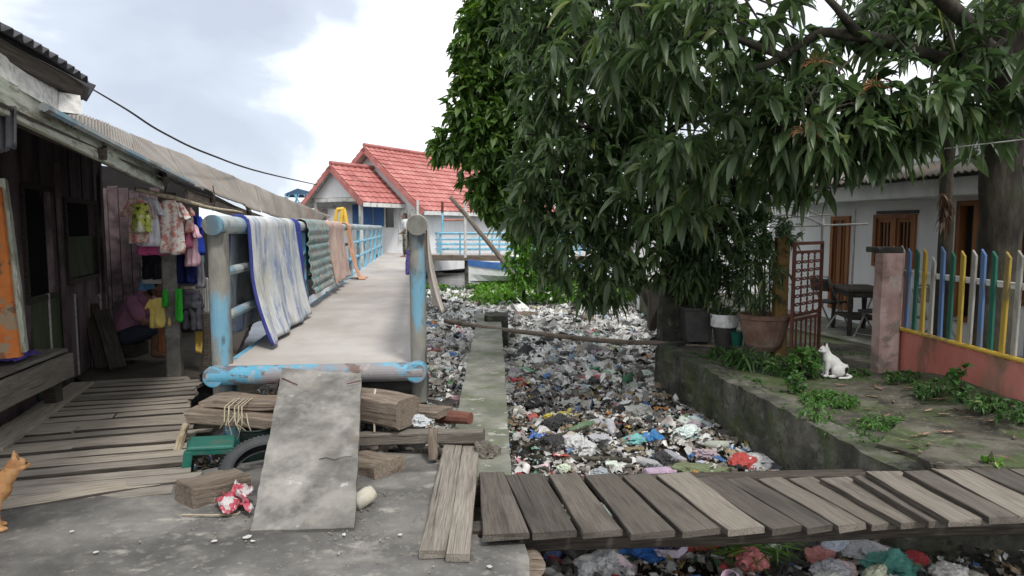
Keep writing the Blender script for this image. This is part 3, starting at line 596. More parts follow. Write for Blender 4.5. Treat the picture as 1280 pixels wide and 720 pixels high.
# ---- clothes pole and clothes
cp = [D(169, 236, 6.5), D(215, 247, 6.75), D(255, 259, 7.1), D(302, 266, 8.2)]
mb = MB(); mb.tube(wob(cp, 5, .012), taper(16, .026, .017), 8); tag(mb.build('clothes_pole', M['bamboo'], smooth=True), 'bent bamboo pole hung with washing under the tin eave', 'pole')
for x, y, d_ in ((205, 222, 6.8), (266, 240, 7.5)):
    mb = MB(); mb.tube([D(x, y - 8, d_), D(x + 3, y + 10, d_), D(x, y + 24 , d_)], .006, 6); tag(mb.build('hanging_wire', M['cable']), 'wire loop holding the %s of the washing pole' % ('middle' if x < 220 else 'far end'), 'wire')
pat = mat('patterned cotton', [(.8, .76, .7), (.78, .7, .64)], 8, rand=0, bump=.1, layers=[((.62, .17, .13), 15, (1, 1, 1.4), .52, .55, .85), ((.78, .78, .74), 22, (1, 1, .8), .55, .57, .7)])
pat2 = mat('lime printed cotton', [(.42, .46, .07), (.55, .58, .13)], 8, rand=0, bump=.1, layers=[((.02, .02, .02), 18, (1, 1, 1), .58, .61, .9), ((.75, .74, .66), 12, (1, 1, 1), .6, .62, .9)])
pat3 = mat('rose floral cotton', [(.6, .45, .4), (.7, .6, .54)], 8, rand=0, bump=.1, layers=[((.6, .12, .16), 22, (1, 1, 1), .55, .58, .8), ((.45, .2, .08), 16, (1, 1, 1), .6, .62, .8)])
def garment(name, label, cat, x0, y0, x1, y1, dep, col, kind='towel', mt=None, yaw=0, flare=.0, group=None):
    dep += .28 if dep >= 6.94 and dep < 7.7 else 0
    k = dep / F; w, h = (x1 - x0) * k, (y1 - y0) * k; top = D((x0 + x1) / 2, y0, dep); Rz = Matrix.Rotation(yaw, 3, 'Z'); sdx = random.random() * 30
    mb = MB()
    def tub(c, hw0, hw1, hgt, dirv, dep0=.02, dep1=.045, n=12, neck=1.0):
        rings = []
        for i in range(n + 1):
            u = i / n; a = hw0 + (hw1 - hw0) * u; a *= neck + (1 - neck) * min(1, u * 6); dd = dep0 + (dep1 - dep0) * u
            p = V(c) + V(dirv) * hgt * u; ring = []
            for j in range(28):
                t = 2 * math.pi * j / 28; fo = 1 + (.28 * math.sin(5 * t + sdx + u) + .22 * math.sin(9 * t + sdx * 2 + u * 3)) * min(1, u * 2 + .25) + noise.noise(V((math.cos(t) * 3, math.sin(t) * 3 + sdx, u * 4))) * .5
                zz = noise.noise(V((math.cos(t) * 2, sdx, u * 2))) * .03 * u
                ring.append(p + Rz @ V((a * math.cos(t) * (1 + (fo - 1) * .3), dd * math.sin(t) * fo * 1.3, zz)))
            rings.append(ring)
        mb.loft(rings)
    if kind == 'shirt':
        tub(top, w * .36, w * (.38 + flare), h, (0, 0, -1), .02, .05, neck=.5)
        for sx in (-1, 1):
            tub(top + Rz @ V((sx * w * .26, 0, -h * .05)), w * .12, w * .16, h * random.uniform(.3, .4), (Rz @ V((sx * random.uniform(.2, .5), .0, -1))).normalized(), .018, .03)
    elif kind == 'shorts':
        tub(top, w * .45, w * .5, h * .45, (0, 0, -1), .025, .05)
        for sx in (-1, 1): tub(top + Rz @ V((sx * w * .25, 0, -h * .3)), w * .24, w * .26, h * .7, (sx * .04, 0, -1), .035, .045)
    else:
        tub(top, w * .42, w * (.5 + flare), h, (0, 0, -1), .016, .035)
    o = mb.build(name, mt or M['cloth'], smooth=True, base=top); o.color = (*col, 1); tag(o, label, cat, group); return o
G = garment
G('blouse', 'rose floral blouse at the near end of the washing pole', 'shirt', 158, 247, 186, 302, 6.62, (1, 1, 1), 'shirt', pat3, .3)
G('drawstring_bag', 'lime green printed bag with black marks hanging on the washing pole', 'bag', 165, 254, 187, 290, 6.5, (1, 1, 1), 'towel', pat2)
G('shirt', 'plain white shirt hanging behind the lime printed bag', 'shirt', 168, 247, 200, 306, 6.72, (.75, .76, .82), 'shirt', None, .1, .03)
G('shirt', 'deep pink shirt whose hem shows below the white shirt', 'shirt', 168, 252, 206, 318, 6.84, (.62, .12, .28), 'shirt', None, .05, .08)
G('shirt', 'cream and red patchwork shirt hanging over the concrete post top', 'shirt', 190, 250, 232, 316, 6.78, (1, 1, 1), 'shirt', pat, -.05, .0)
G('shirt', 'orange floral child shirt just beside the patchwork shirt', 'shirt', 218, 258, 243, 290, 6.95, (.9, .62, .45), 'shirt', pat3, -.3)
G('shorts', 'small black shorts hanging under the deep pink shirt', 'shorts', 179, 314, 200, 348, 7.0, (.02, .02, .025), 'shorts')
G('towel', 'long white towel behind the small black shorts', 'towel', 174, 310, 216, 354, 7.12, (.62, .62, .62))
G('towel', 'pale blue cloth low behind the washing at the sitting person', 'towel', 174, 345, 192, 362, 7.25, (.1, .25, .42))
G('trousers', 'navy trousers hanging between the post and the pale pink shirt', 'trousers', 220, 285, 240, 354, 7.12, (.018, .024, .1), 'shorts')
G('shirt', 'rose pink child shirt with short sleeves beside the navy trousers', 'shirt', 222, 276, 242, 310, 7.0, (.68, .2, .32), 'shirt', None, -.5)
G('shirt', 'pale pink shirt hanging in front of the royal blue one', 'shirt', 226, 278, 250, 333, 7.06, (.78, .5, .58), 'shirt', None, -.6)
G('shirt', 'royal blue shirt at the bridge end of the washing pole', 'shirt', 231, 268, 257, 318, 7.3, (.03, .07, .42), 'shirt', None, -.6)
G('towel', 'royal blue cloth hanging low under the pale pink shirt', 'towel', 225, 316, 243, 353, 7.35, (.03, .06, .4))
G('towel', 'grey cloth hanging beside the bridge corner post', 'towel', 240, 308, 254, 360, 7.5, (.4, .4, .42))
G('towel', 'narrow turquoise cloth beside the bridge corner post', 'towel', 246, 290, 253, 330, 7.6, (.1, .5, .45))
G('towel', 'mauve pink cloth at the far end of the washing pole', 'towel', 240, 290, 249, 345, 7.66, (.5, .16, .3))
G('towel', 'maroon cloth hanging behind the first bridge railing', 'towel', 268, 272, 286, 341, 8.2, (.3, .015, .04))
G('towel', 'dark blue blanket bundle seen through the first bridge railing', 'towel', 272, 328, 302, 378, 8.3, (.03, .06, .26))
G('shirt', 'yellow shirt draped against the concrete post', 'shirt', 184, 372, 216, 408, 7.0, (.72, .56, .17), 'shirt', None, .4)
G('towel', 'bright green cloth strip hanging beside the concrete post', 'towel', 218, 361, 228, 402, 6.98, (.05, .42, .05), 'towel', None, 0, -.1)
G('towel', 'short green cloth end between the yellow shirt and the concrete post', 'towel', 203, 362, 210, 384, 6.98, (.05, .42, .05), 'towel')
G('towel', 'cream towel behind the charcoal shorts', 'towel', 217, 358, 246, 412, 7.3, (.66, .55, .44))
G('shorts', 'charcoal shorts draped beside the concrete post', 'shorts', 219, 362, 253, 412, 7.12, (.06, .06, .075), 'shorts', None, -.2)
G('towel', 'mustard yellow towel hanging lowest beside the charcoal shorts', 'towel', 243, 404, 260, 441, 7.2, (.62, .42, .1))
G('towel', 'dull orange towel hanging low behind the concrete post', 'towel', 198, 398, 214, 441, 7.25, (.5, .2, .1))
# ---- the person bending forward in the shade of the shelter
def person_sitting():
    b = P(175, 462, 0); b = V((b.x, 8.15, 0)); b.x = D(172, 400, 8.15).x
    p = thing('person', 'person in a faded pink shirt sitting hunched in the shade behind the washing', 'person', b)
    def q(x, y, z): return b + V((x, y, z))
    caps = [(q(-.12, .0, .3), .13, q(.02, 0, .62), .13), (q(.02, 0, .62), .12, q(.13, -.02, .74), .07), (q(.13, -.02, .74), .05, q(.2, -.03, .8), .05)]
    for sy in (-1, 1):
        y = sy * .12
        caps += [(q(-.1, y * .8, .26), .09, q(.3, y, .36), .065), (q(.3, y, .36), .06, q(.24, y, .06), .04), (q(.24, y, .05), .04, q(.36, y, .03), .03),
                 (q(.06, y * 1.6, .68), .055, q(.2, y * 2, .45), .042), (q(.2, y * 2, .45), .04, q(.4, y * .9, .4), .03)]
        for f in range(4): caps.append((q(.4, y * .9 + (f - 1.5) * .018, .4), .011, q(.47 - abs(f - 1) * .006, y * .9 + (f - 1.5) * .02, .36), .008))
        caps.append((q(.39, y * .9 - sy * .03, .4), .012, q(.43, y * .9 - sy * .045, .37), .009))
    head = q(.29, -.05, .84)
    caps += [(q(.39, -.06, .81), .016, q(.41, -.06, .79), .014)]
    fuse('body', caps, M['skin'], p, .011, 3, balls=[(head, (.1, .078, .105)), (head + V((.03, 0, -.07)), (.065, .055, .05)), (head + V((0, -.08, -.01)), (.02, .012, .03)), (head + V((0, .08, -.01)), (.02, .012, .03))])
    o = fuse('shirt', [(q(-.15, 0, .34), .165, q(.01, 0, .6), .165), (q(.01, 0, .6), .155, q(.09, -.01, .7), .11)] + [(q(.05, sy * .17, .67), .085, q(.14, sy * .23, .53), .078) for sy in (-1, 1)], M['cloth'], p, .014, 3); o.color = (.36, .17, .25, 1)
    o = fuse('shorts', [(q(-.14, 0, .24), .15, q(-.1, 0, .3), .15)] + [(q(-.1, sy * .09, .26), .115, q(.26, sy * .12, .35), .092) for sy in (-1, 1)], M['cloth'], p, .014, 3); o.color = (.05, .06, .085, 1)
    fuse('hair', [], M['hair'], p, .012, 3, balls=[(head + V((-.03, .0, .035)), (.1, .09, .095)), (head + V((-.08, 0, -.02)), (.055, .07, .08))])
    for sy in (-1, 1):
        mb = MB(); mb.lathe([(.001, -.009), (.009, 0), (.001, .009)], head + V((.088, sy * .03, .005)), 8); mb.build('eye', M['black'], p)
    mb = MB(); mb.box(b + V((-.12, 0, .09)), (.3, .34, .16)); bevel(mb.build('low_stool', M['wood_dark'], None), .01); tag(bpy.context.scene.objects['low_stool'], 'low dark box stool under the person in pink', 'stool')
person_sitting()
# ---------------------------------------------------------------- steel footbridge
LX = lambda y: -.1348 * y - 1.571
RX = lambda y: -.1348 * y - .019
DZ = .48; RZ = DZ + 1.09; Y0, Y1 = 5.33, 28.0
br = thing('footbridge', 'long steel footbridge with sky blue railings and dusty deck over the littered canal', 'footbridge', (LX(Y0) + .77, Y0, -.6))
mb = MB(); mb.grid(lambda u, v: V((LX(5.26 + (Y1 + 3 - 5.26) * v) + .06 + (1.47) * u, 5.26 + (Y1 + 3 - 5.26) * v, DZ + noise.noise(V((u * 2, v * 14, 1))) * .006)), 8, 90)
o = mb.build('deck', M['deck'], br); solid(o, .03, -1)
for fx, off_ in ((LX, .0), (RX, -.02)):
    mb = MB(); a, b = V((fx(5.3) + off_, 5.3, DZ - .1)), V((fx(Y1) + off_, Y1, DZ - .1)); plank('edge_girder', a + V((0, 0, .075)), b + V((0, 0, .075)), .07, .15, M['blue'], br, warp=0, rag=0)
mb = MB(); mb.tube([D(262, 470, 5.2), D(530, 464, 5.2)], .074, 24); bevel(mb.build('front_pipe', M['rustblue'], br, smooth=False), .006)
for x, y in ((270, 469.8), (521, 464.2)):
    mb = MB(); c = D(x, y, 5.2); mb.tube([c + V((0, -.066, 0)), c + V((0, .05, 0))], .08, 24); bevel(mb.build('pipe_cap', M['rustblue'], br), .008)
mb = MB(); c = D(399, 462, 5.3); c.z = DZ - .062; mb.tube([c + V((0, -.06, 0)), c + V((-.1, 1.2, -.03))], .06, 18); mb.build('joist_pipe', M['rustblue'], br)
for x, mt, r in ((LX(5.5), 'blue', .06), (RX(5.45) - .08, 'iron', .12), (LX(12), 'iron', .1), (RX(12), 'iron', .1), (LX(20), 'iron', .1), (RX(20), 'iron', .1)):
    yy = 5.5 if x in (LX(5.5), RX(5.45) - .08) else (12 if x in (LX(12), RX(12)) else 20)
    mb = MB(); mb.tube([(x, yy, -1.1), (x, yy, DZ - .05)], r, 16); mb.build('pile', M[mt], br)
mb = MB(); c = D(500, 478, 5.4); mb.tube([c + V((-.4, 0, -.02)), c + V((.22, 0, -.02))], .1, 18); mb.build('cross_pipe', M['iron'], br)
# railings: round corner posts, pipe rails, flat posts
for fx, sgn in ((LX, 1), (RX, -1)):
    x0 = fx(Y0)
    mb = MB(); mb.tube([(x0, Y0, DZ - .3), (x0, Y0, RZ - .06)], .078 if sgn > 0 else .064, 22); mb.build('corner_post', M['postgrey'], br, smooth=False)
    n = 34; pts = [V((fx(Y0 - .12 + (Y1 - Y0) * (k / n) ** 1.4), Y0 - .12 + (Y1 - Y0) * (k / n) ** 1.4, RZ + .004 * math.sin(k))) for k in range(n + 1)]
    mb = MB(); mb.tube(pts[:9], .074, 22); mb.build('top_rail', M['bluegrey'] if sgn > 0 else M['postgrey'], br)
    mb = MB(); mb.tube(pts[8:], .07, 14); mb.build('top_rail', M['bluegrey'], br)
    c = V((fx(Y0 - .12), Y0 - .125, RZ)); mb = MB(); mb.tube([c + V((.002, -.012, 0)), c + V((0, .01, 0))], .08, 22); bevel(mb.build('rail_cap', M['postgrey'], br), .005)
    for h in (.36, .72):
        mb = MB(); mb.tube([V((fx(y), y, DZ + h)) for y in (Y0, 7.2, 9.25)], .04, 12); mb.build('mid_rail', M['bluegrey'], br)
        mb = MB(); mb.tube([V((fx(y), y, DZ + h)) for y in (9.25, 13, 18, 23, Y1)], .036, 10); mb.build('mid_rail', M['blue'], br)
    for y in (9.25, 13.6, 15.5, 17.5, 19.6, 21.7, 23.8, 26, Y1):
        mb = MB(); mb.box((fx(y), y, DZ + .48), (.075, .13, 1.06), Matrix.Rotation(.134, 3, 'Z')); bevel(mb.build('post', M['blue'], br), .006)
# ---- things hung on the rails
def rug(name, label, cat, fx, y0, y1, din, dout, mt, col=None, wave=.03, fl=.1, nu=40, nv=46, puff=0, fy=0, thick=.012, sgn=1, edging=None, r=.088):
    sdx = random.random() * 50
    def fn(u, v):
        di = din(u) if callable(din) else din; do = dout(u) if callable(dout) else dout
        y = y0 + (y1 - y0) * u; T = di + math.pi * r + do; s = v * T
        if s < di: h = di - s; x = r + fl * (h / max(di, .01)) ** 2; z = -h; k = h
        elif s < di + math.pi * r: a = (s - di) / r; x = r * math.cos(a); z = r * math.sin(a); k = 0
        else: h = s - di - math.pi * r; x = -r - fl * .3 * h; z = -h; k = h
        w = math.sin(u * (y1 - y0) * 9 + sdx) * .6 + noise.noise(V((u * (y1 - y0) * 3, k * 1.5, sdx))) * 1.3
        x += w * wave * min(1, k * 2.2) * (1 if s < di + 1 else -1)
        if puff: x += (abs(math.sin(k * math.pi / .115)) ** .5 - .5) * puff * (1 if x > 0 else -1) * (k > 0); 
        y += noise.noise(V((k * 3, sdx, u))) * .03 * k + fy * k
        return V((fx(y) + sgn * x, y, max(RZ + z, DZ + .012 + .02 * abs(noise.noise(V((u * 9, v * 9, 1))))) if x > 0 else RZ + z))
    mb = MB(); mb.grid(fn, nu, nv); o = mb.build(name, mt, smooth=True); solid(o, thick, 0)
    if col: o.color = (*col, 1)
    tag(o, label, cat)
    if edging:
        em = MB(); em.tube([fn(edging[0], k / 40) for k in range(41)], .017, 6); e = em.build('edging', M['cloth'], o, smooth=True); e.color = (*edging[1], 1)
    return o
rugm = mat('faded blue white rug', [(.38, .42, .48), (.56, .58, .6), (.68, .68, .67)], 4, (1, 1.2, .5), 9, .98, .6, 60, rand=0, spec=.05, layers=[((.16, .23, .42), 3.6, (1, 1.8, .6), .53, .63, .7), ((.42, .39, .24), 2.2, (1, 1, .6), .6, .72, .55), ((.7, .69, .66), 9, (1, 1, 1), .58, .66, .4)], bdist=.01)
quim = mat('patchwork quilt print', [(.11, .2, .21), (.17, .28, .28), (.25, .34, .33)], 9, rand=0, bump=.3, bscale=60, layers=[((.5, .25, .2), 13, (1, 1, 1), .57, .61, .75), ((.5, .54, .5), 17, (1, 1, 1), .6, .63, .7)])
pinkm = mat('dusty pink blanket', [(.4, .27, .23), (.5, .36, .31), (.56, .42, .36)], 3, rand=0, bump=.4, bscale=50, layers=[((.3, .16, .13), 3, (1, 1, .4), .58, .7, .5)])
orm = mat('orange mat', [(.5, .25, .15), (.6, .34, .22)], 5, rand=0, bump=.3, bscale=50, layers=[((.3, .12, .08), 8, (1, 1, .4), .57, .63, .6)])
rug('rug', 'large faded blue and white rug over the near railing', 'rug', LX, 5.95, 8.15, 1.05, .98, rugm, None, .035, .16, 60, 60, edging=(0.0, (.05, .06, .22)))
rug('blanket', 'thin dark blue blanket between the faded rug and the quilt', 'blanket', LX, 8.22, 8.5, .92, .9, M['cloth'], (.05, .07, .33), .03, .06, 14, 40)
rug('quilt', 'puffed teal patchwork quilt over the bridge railing', 'quilt', LX, 9.0, 10.9, .9, .7, quim, None, .015, .07, 40, 60, puff=.045, r=.1)
rug('blanket', 'dusty pink blanket over the railing beside the teal quilt', 'blanket', LX, 11.0, 13.2, .95, .7, pinkm, None, .04, .1, 40, 46, thick=.03)
rug('mat', 'orange mat hanging on the railing with its end trailing on the deck', 'mat', LX, 14.1, 14.75, 1.4, .6, orm, None, .03, .34, 30, 50)
rug('towel', 'grey beige cloth hung over the outer rail behind the corner post', 'towel', RX, 5.6, 6.9, .72, .2, M['cloth'], (.5, .45, .4), .03, .1, 30, 40, sgn=1, r=.085)
o = garment('cloth', 'small violet printed cloth hanging inside the far side railing', 'cloth', 507, 312, 519, 342, 7.4, (.14, .1, .36), 'towel', mat('violet print', [(.07, .05, .2), (.2, .16, .42)], 30, rand=0), .6)

# ---- crumpled plastic, bottles and other rubbish shapes
def crumple(seed, n=3, amp=.35, flat=.6, tie=False):
    bm = bmesh.new(); bmesh.ops.create_icosphere(bm, subdivisions=n, radius=1); s = V((seed * 7.3, seed * 3.1, seed * 1.7))
    for v in bm.verts:
        d = v.co.normalized(); k = .9 + amp * 1.3 * noise.noise(d * 1.2 + s) + amp * .55 * (1 - abs(noise.noise(d * 2.6 + s)) * 2.6) + amp * .34 * (1 - abs(noise.noise(d * 6 + s)) * 2.6) + amp * .16 * (1 - abs(noise.noise(d * 13 + s)) * 2.6)
        v.co = d * max(k, .3); v.co.z *= flat
        if v.co.z < -.3: v.co.z = -.3 + (v.co.z + .3) * .2
        if tie and d.z > .8: v.co.z += (d.z - .8) * 2.4; v.co.x *= .75; v.co.y *= .75
    me = bpy.data.meshes.new('crumpled_bag'); bm.to_mesh(me); bm.free(); me.materials.append(M['film']); return me
BAGS = [crumple(i, 4, .42, .5 + .1 * (i % 3), i % 3 == 0) for i in range(9)]
def put(name, me, c, size, yaw, col, label, cat, group=None, tilt=(0, 0)):
    o = bpy.data.objects.new(name, me); COL.objects.link(o); sx = size if isinstance(size, tuple) else (size, size, size)
    o.matrix_basis = Matrix.LocRotScale(V(c), (Matrix.Rotation(yaw, 3, 'Z') @ Matrix.Rotation(tilt[0], 3, 'X') @ Matrix.Rotation(tilt[1], 3, 'Y')).to_quaternion(), V(sx))
    o.color = (*col, 1); WORLD[o] = o.matrix_basis.copy(); return tag(o, label, cat, group)

# ---------------------------------------------------------------- the heap at the bridge foot
mb = MB()
def heap(u, v):
    x, y = -2.35 + 2.3 * u, 4.15 + 1.7 * v; e = min(u, 1 - u, v, 1 - v) * 4
    return V((x, y, -.75 - .2 * math.exp(-((x + 2.0) ** 2 + (y - 4.4) ** 2) / .12) + .5 * min(1, e) + (noise.noise(V((x * 3, y * 3, 0))) * .12 + noise.noise(V((x * 9, y * 9, 4))) * .06) * min(1, e)))
mb.grid(heap, 50, 40); tag(mb.build('mud_slope', M['mud']), kind='structure')
def rock(sd_, n=2):
    bm = bmesh.new(); bmesh.ops.create_icosphere(bm, subdivisions=n, radius=1)
    for v in bm.verts: v.co *= 1 + .35 * noise.noise(v.co * 1.2 + V((sd_, sd_, 0))) + .12 * noise.noise(v.co * 3.5 + V((sd_, 0, 7)))
    q = ([v.co.copy() for v in bm.verts], [tuple(v.index for v in f.verts) for f in bm.faces]); bm.free(); return q
mb = MB()
for i in range(170):
    x, y = random.uniform(-2.3, -.2), random.uniform(4.25, 5.6)
    if x < -1.7 and y < 4.85: continue
    s = random.uniform(.02, .075); rv, rf = rock(i * 3.7); z = heap((x + 2.35) / 2.3, (y - 4.15) / 1.7).z
    mb.add([V((x + p.x * s * 1.3, y + p.y * s, z + p.z * s * .7 + .02)) for p in rv], rf)
tag(mb.build('rubble', M['rock']), kind='stuff')
BL, BR_, TR, TL = P(313, 664, .02), P(443, 659, .02), D(452, 467, 4.92), D(353, 460, 4.92)
nrm = (BR_ - BL).cross(TL - BL).normalized()
mb = MB()
def slabtop(u, v):
    p = BL.lerp(BR_, u).lerp(TL.lerp(TR, u), v); return p + nrm * (noise.noise(p * 4) * .006) + (V((noise.noise(p * 9), noise.noise(p * 9 + V((5, 5, 5))), 0)) * (.005 + .02 * max(0, noise.noise(p * 14) - .25)) if u in (0, 1) or v in (0, 1) else V((0, 0, 0)))
NU, NV = 22, 60; top = [[slabtop(i / NU, j / NV) for j in range(NV + 1)] for i in range(NU + 1)]
mb.grid(lambda u, v: top[round(u * NU)][round(v * NV)], NU, NV); mb.grid(lambda u, v: top[round(u * NU)][round(v * NV)] - nrm * .05, NU, NV)
lp_ = [top[i][0] for i in range(NU + 1)] + [top[NU][j] for j in range(1, NV + 1)] + [top[i][NV] for i in range(NU - 1, -1, -1)] + [top[0][j] for j in range(NV - 1, 0, -1)]
mb.loft([lp_, [p - nrm * .05 for p in lp_]], cap=False)
so_ = mb.build('concrete_slab', M['slab']); tag(so_, 'long pale cracked concrete slab leaning as a ramp against the bridge pipe', 'slab')
for k, (a, b) in enumerate((((353, 474), (372, 482)), ((434, 481), (451, 477)))):
    pa, pb_ = PLN(*a, BL, nrm) + nrm * .008, PLN(*b, BL, nrm) + nrm * .008
    mb = MB(); mb.tube(wob([pa, pb_], 4, .006), .004, 5); mb.build('rusty_bar', M['rustred'], so_)
def crackline(pts):
    mb = MB(); mb.tube(wob([PLN(x, y, BL, nrm) + nrm * .0015 for x, y in pts], 3, .004), taper(3 * (len(pts) - 1) + 1, .0025, .001), 5); mb.build('crack', M['black'], so_)
crackline([(399, 574), (408, 572), (418, 575), (430, 571), (443, 570)])
def single(o, label, cat): return tag(o, label, cat)
B = lambda *a, **k: plank(*a, **k)
single(B('board', D(257, 497, 5.05), D(372, 497, 5.0), .26, .06, M['timber'], warp=.012, rag=.05), 'broad rounded brown board lying topmost under the bridge pipe', 'board')
single(B('board', D(240, 510, 4.9), D(420, 528, 4.85), .2, .085, M['timber'], warp=.012, rag=.04), 'thick board bound with raffia under the rounded brown board', 'board')
single(B('timber', D(405, 482, 5.02), D(509, 497, 4.62), .24, .2, M['timber'], warp=.006, rag=.01), 'big squared dark timber end jutting out beside the leaning slab', 'timber')
single(B('board', D(500, 505, 5.1), D(556, 513, 4.9), .2, .05, M['timber'], warp=.01), 'grey short board lying behind the big timber end', 'board')
mb = MB(); mb.tube(wob([D(548, 520, 5.0), D(588, 523, 4.86)], 4, .012), taper(5, .055, .045), 10); single(mb.build('log', mat('reddish log', [(.12, .05, .035), (.2, .09, .065)], 6, (1, 1, 1), 8, .9, .6, rand=0)), 'short reddish log beside the canal beam', 'log')
single(B('beam', D(447, 541, 4.66), D(602, 536, 4.5), .1, .085, M['wood'], warp=.008, rag=.02), 'narrow grey beam lying level across the heap to the canal wall', 'beam')
single(B('stake', D(541, 535, 4.44), D(541, 574, 4.4), .06, .05, M['timber'], up=V((0, -1, 0)), under=False), 'short upright stake in front of the level grey beam', 'stake')
single(B('block', D(437, 568, 4.45), D(487, 574, 4.2), .26, .16, M['timber'], warp=.006), 'short brown wood block tucked behind the leaning slab', 'block')
single(B('block', D(229, 604, 3.72), D(300, 590, 3.98), .22, .145, M['timber'], warp=.008, rag=.015), 'heavy brown timber block lying on the paving under the tyre', 'block')
sp = thing('split_plank', 'grey plank split down the middle sloping from the heap onto the paving', 'plank', P(556, 685, 0))
tp, bt = D(579, 549, 4.62), P(557, 688, .045); sx = (bt - tp).cross(V((0, 0, 1))).normalized(); sx = sx if sx.x > 0 else -sx
B('board', tp - sx * .062, bt - sx * .062, .125, .04, M['wood'], sp, rag=.01); B('board', tp + sx * .06, bt + sx * .058 + V((0, -.03, 0)), .112, .04, M['wood'], sp, rag=.015)
# tyre
ty = thing('tyre', 'worn black motorcycle tyre leaning between wood block and slab', 'tyre', D(335, 620, 4.0))
n_ = V((.1, -.45, .89)).normalized(); a_ = V((1, 0, 0)) - n_ * n_.x; a_.normalize(); b_ = n_.cross(a_); c_ = D(332, 587, 4.08)
prof = [(.052, .0), (.05, .025), (.036, .045), (.01, .05), (-.018, .04), (-.03, .03), (-.026, .024), (-.008, .034), (.012, .04), (.028, .034), (.038, .018), (.04, 0), (.038, -.018), (.028, -.034), (.012, -.04), (-.008, -.034), (-.026, -.024), (-.03, -.03), (-.018, -.04), (.01, -.05), (.036, -.045), (.05, -.025)]
mb = MB(); RT = .215
mb.loft([[c_ + (a_ * math.cos(t) + b_ * math.sin(t)) * (RT + pr[0] + (.006 if (k % 2 == 0 and pr[0] > .045) else 0)) + n_ * pr[1] for pr in prof] for k, t in enumerate([2 * math.pi * k / 96 for k in range(96)])], closed=True)
mb.build('casing', M['rubber'], ty)
for k in range(44):
    t = 2 * math.pi * k / 44; rd = a_ * math.cos(t) + b_ * math.sin(t); tg = n_.cross(rd); mb = None
grv = MB()
for k in range(60):
    t = 2 * math.pi * k / 60; rd = a_ * math.cos(t) + b_ * math.sin(t); tg = n_.cross(rd)
    for s_ in (-1, 1): grv.box(c_ + rd * (RT + .05) + n_ * s_ * .018 + tg * .004 * s_, (.018, .012, .026), Matrix((tg + n_ * s_ * .5, rd, n_)).transposed())
grv.build('tread_pattern', M['rubber'], ty)
# stool
stc = V((D(262, 556, 4.5).x, 4.5, -.135)); Rm = Matrix.Rotation(.35, 3, 'Z') @ Matrix.Rotation(.06, 3, 'Y')
stl = thing('stool', 'green moulded plastic stool half hidden under the board deck edge', 'stool', stc)
def slot(p): return stc + Rm @ V(p)
mb = MB(); mb.hexa([slot(p) for p in ((-.15, -.13, .225), (.15, -.13, .225), (.15, .13, .225), (-.15, .13, .225))], [slot(p) for p in ((-.14, -.12, .255), (.14, -.12, .255), (.14, .12, .255), (-.14, .12, .255))]); bevel(mb.build('seat', M['greenplastic'], stl), .012, 3)
for sx_ in (-1, 1):
    for sy_ in (-1, 1):
        mb = MB(); q = lambda dx, dy, z, k: slot((sx_ * (.13 + k) + dx, sy_ * (.11 + k) + dy, z))
        mb.hexa([q(-.03, -.02, -.06, .025), q(.03, -.02, -.06, .025), q(.03, .02, -.06, .025), q(-.03, .02, -.06, .025)], [q(-.03, -.02, .225, 0), q(.025, -.02, .225, 0), q(.025, .02, .225, 0), q(-.03, .02, .225, 0)]); bevel(mb.build('leg', M['greenplastic'], stl), .006)
for yy in (-.125, .125):
    mb = MB(); mb.hexa([slot((-.11, yy - .008, .2)), slot((.11, yy - .008, .2)), slot((.11, yy + .008, .2)), slot((-.11, yy + .008, .2))], [slot((-.11, yy - .008, .225)), slot((.11, yy - .008, .225)), slot((.11, yy + .008, .225)), slot((-.11, yy + .008, .225))]); mb.build('apron', M['greenplastic'], stl)
mb = MB(); mb.lathe([(.1, 0), (.115, .28), (.122, .29), (.118, .3), (.105, .28), (.09, .02)], D(322, 583, 4.8), 20); single(mb.build('bucket', mat('dark green bucket plastic', [(.006, .014, .012), (.012, .022, .019)], 5, rand=0, rough=.5), smooth=False), 'dark green bucket in the shadow behind the tyre', 'bucket')
jr = thing('jar', 'small clear plastic jar lying beside the leaning slab', 'jar', P(455, 624, 0))
jc = P(455, 622, .05); jm = Matrix.Rotation(.8, 3, 'Z') @ Matrix.Rotation(1.25, 3, 'Y')
mb = MB(); mb.lathe([(.001, -.07), (.04, -.07), (.047, -.06), (.048, .03), (.04, .05), (.04, .06), (.036, .06), (.044, .03), (.043, -.06), (.001, -.062)], jc, 22, jm); o = mb.build('body', M['clear'], jr, smooth=True); o.color = (.8, .74, .62, 1)
mb = MB(); mb.lathe([(.001, -.058), (.04, -.055), (.041, -.02), (.001, -.015)], jc, 18, jm); mb.build('residue', M['timber'], jr)
wrm = mat('red and white printed film', [(.42, .39, .39), (.52, .49, .49)], 8, rand=0, rough=.35, bump=.5, bscale=30, spec=.5, bdist=.02, layers=[((.38, .04, .07), 7, (1, 1, 1), .5, .53, .95)])
def torn(u, v):
    p = P(274 + 38 * u + 6 * math.sin(v * 9), 641 - 20 * v + 5 * math.sin(u * 8), .02); n3 = noise.noise(V((u * 3, v * 3, 8))); return p + V((0, .02 * noise.noise(V((u * 6, v * 6, 1))), .02 + .07 * n3 * math.sin(math.pi * u) + .05 * abs(noise.noise(V((u * 7, v * 7, 3)))) + .05 * v * u))
mb = MB(); mb.grid(torn, 22, 16); o = mb.build('plastic_wrapper', wrm); solid(o, .002); tag(o, 'crumpled red and white plastic wrapper on the paving by the wood block', 'wrapper')
put('plastic_bag', BAGS[2], D(524, 527, 4.7), (.06, .055, .06), .4, (.55, .58, .6), 'knotted clear plastic bag between the big timber and the grey beam', 'bag')
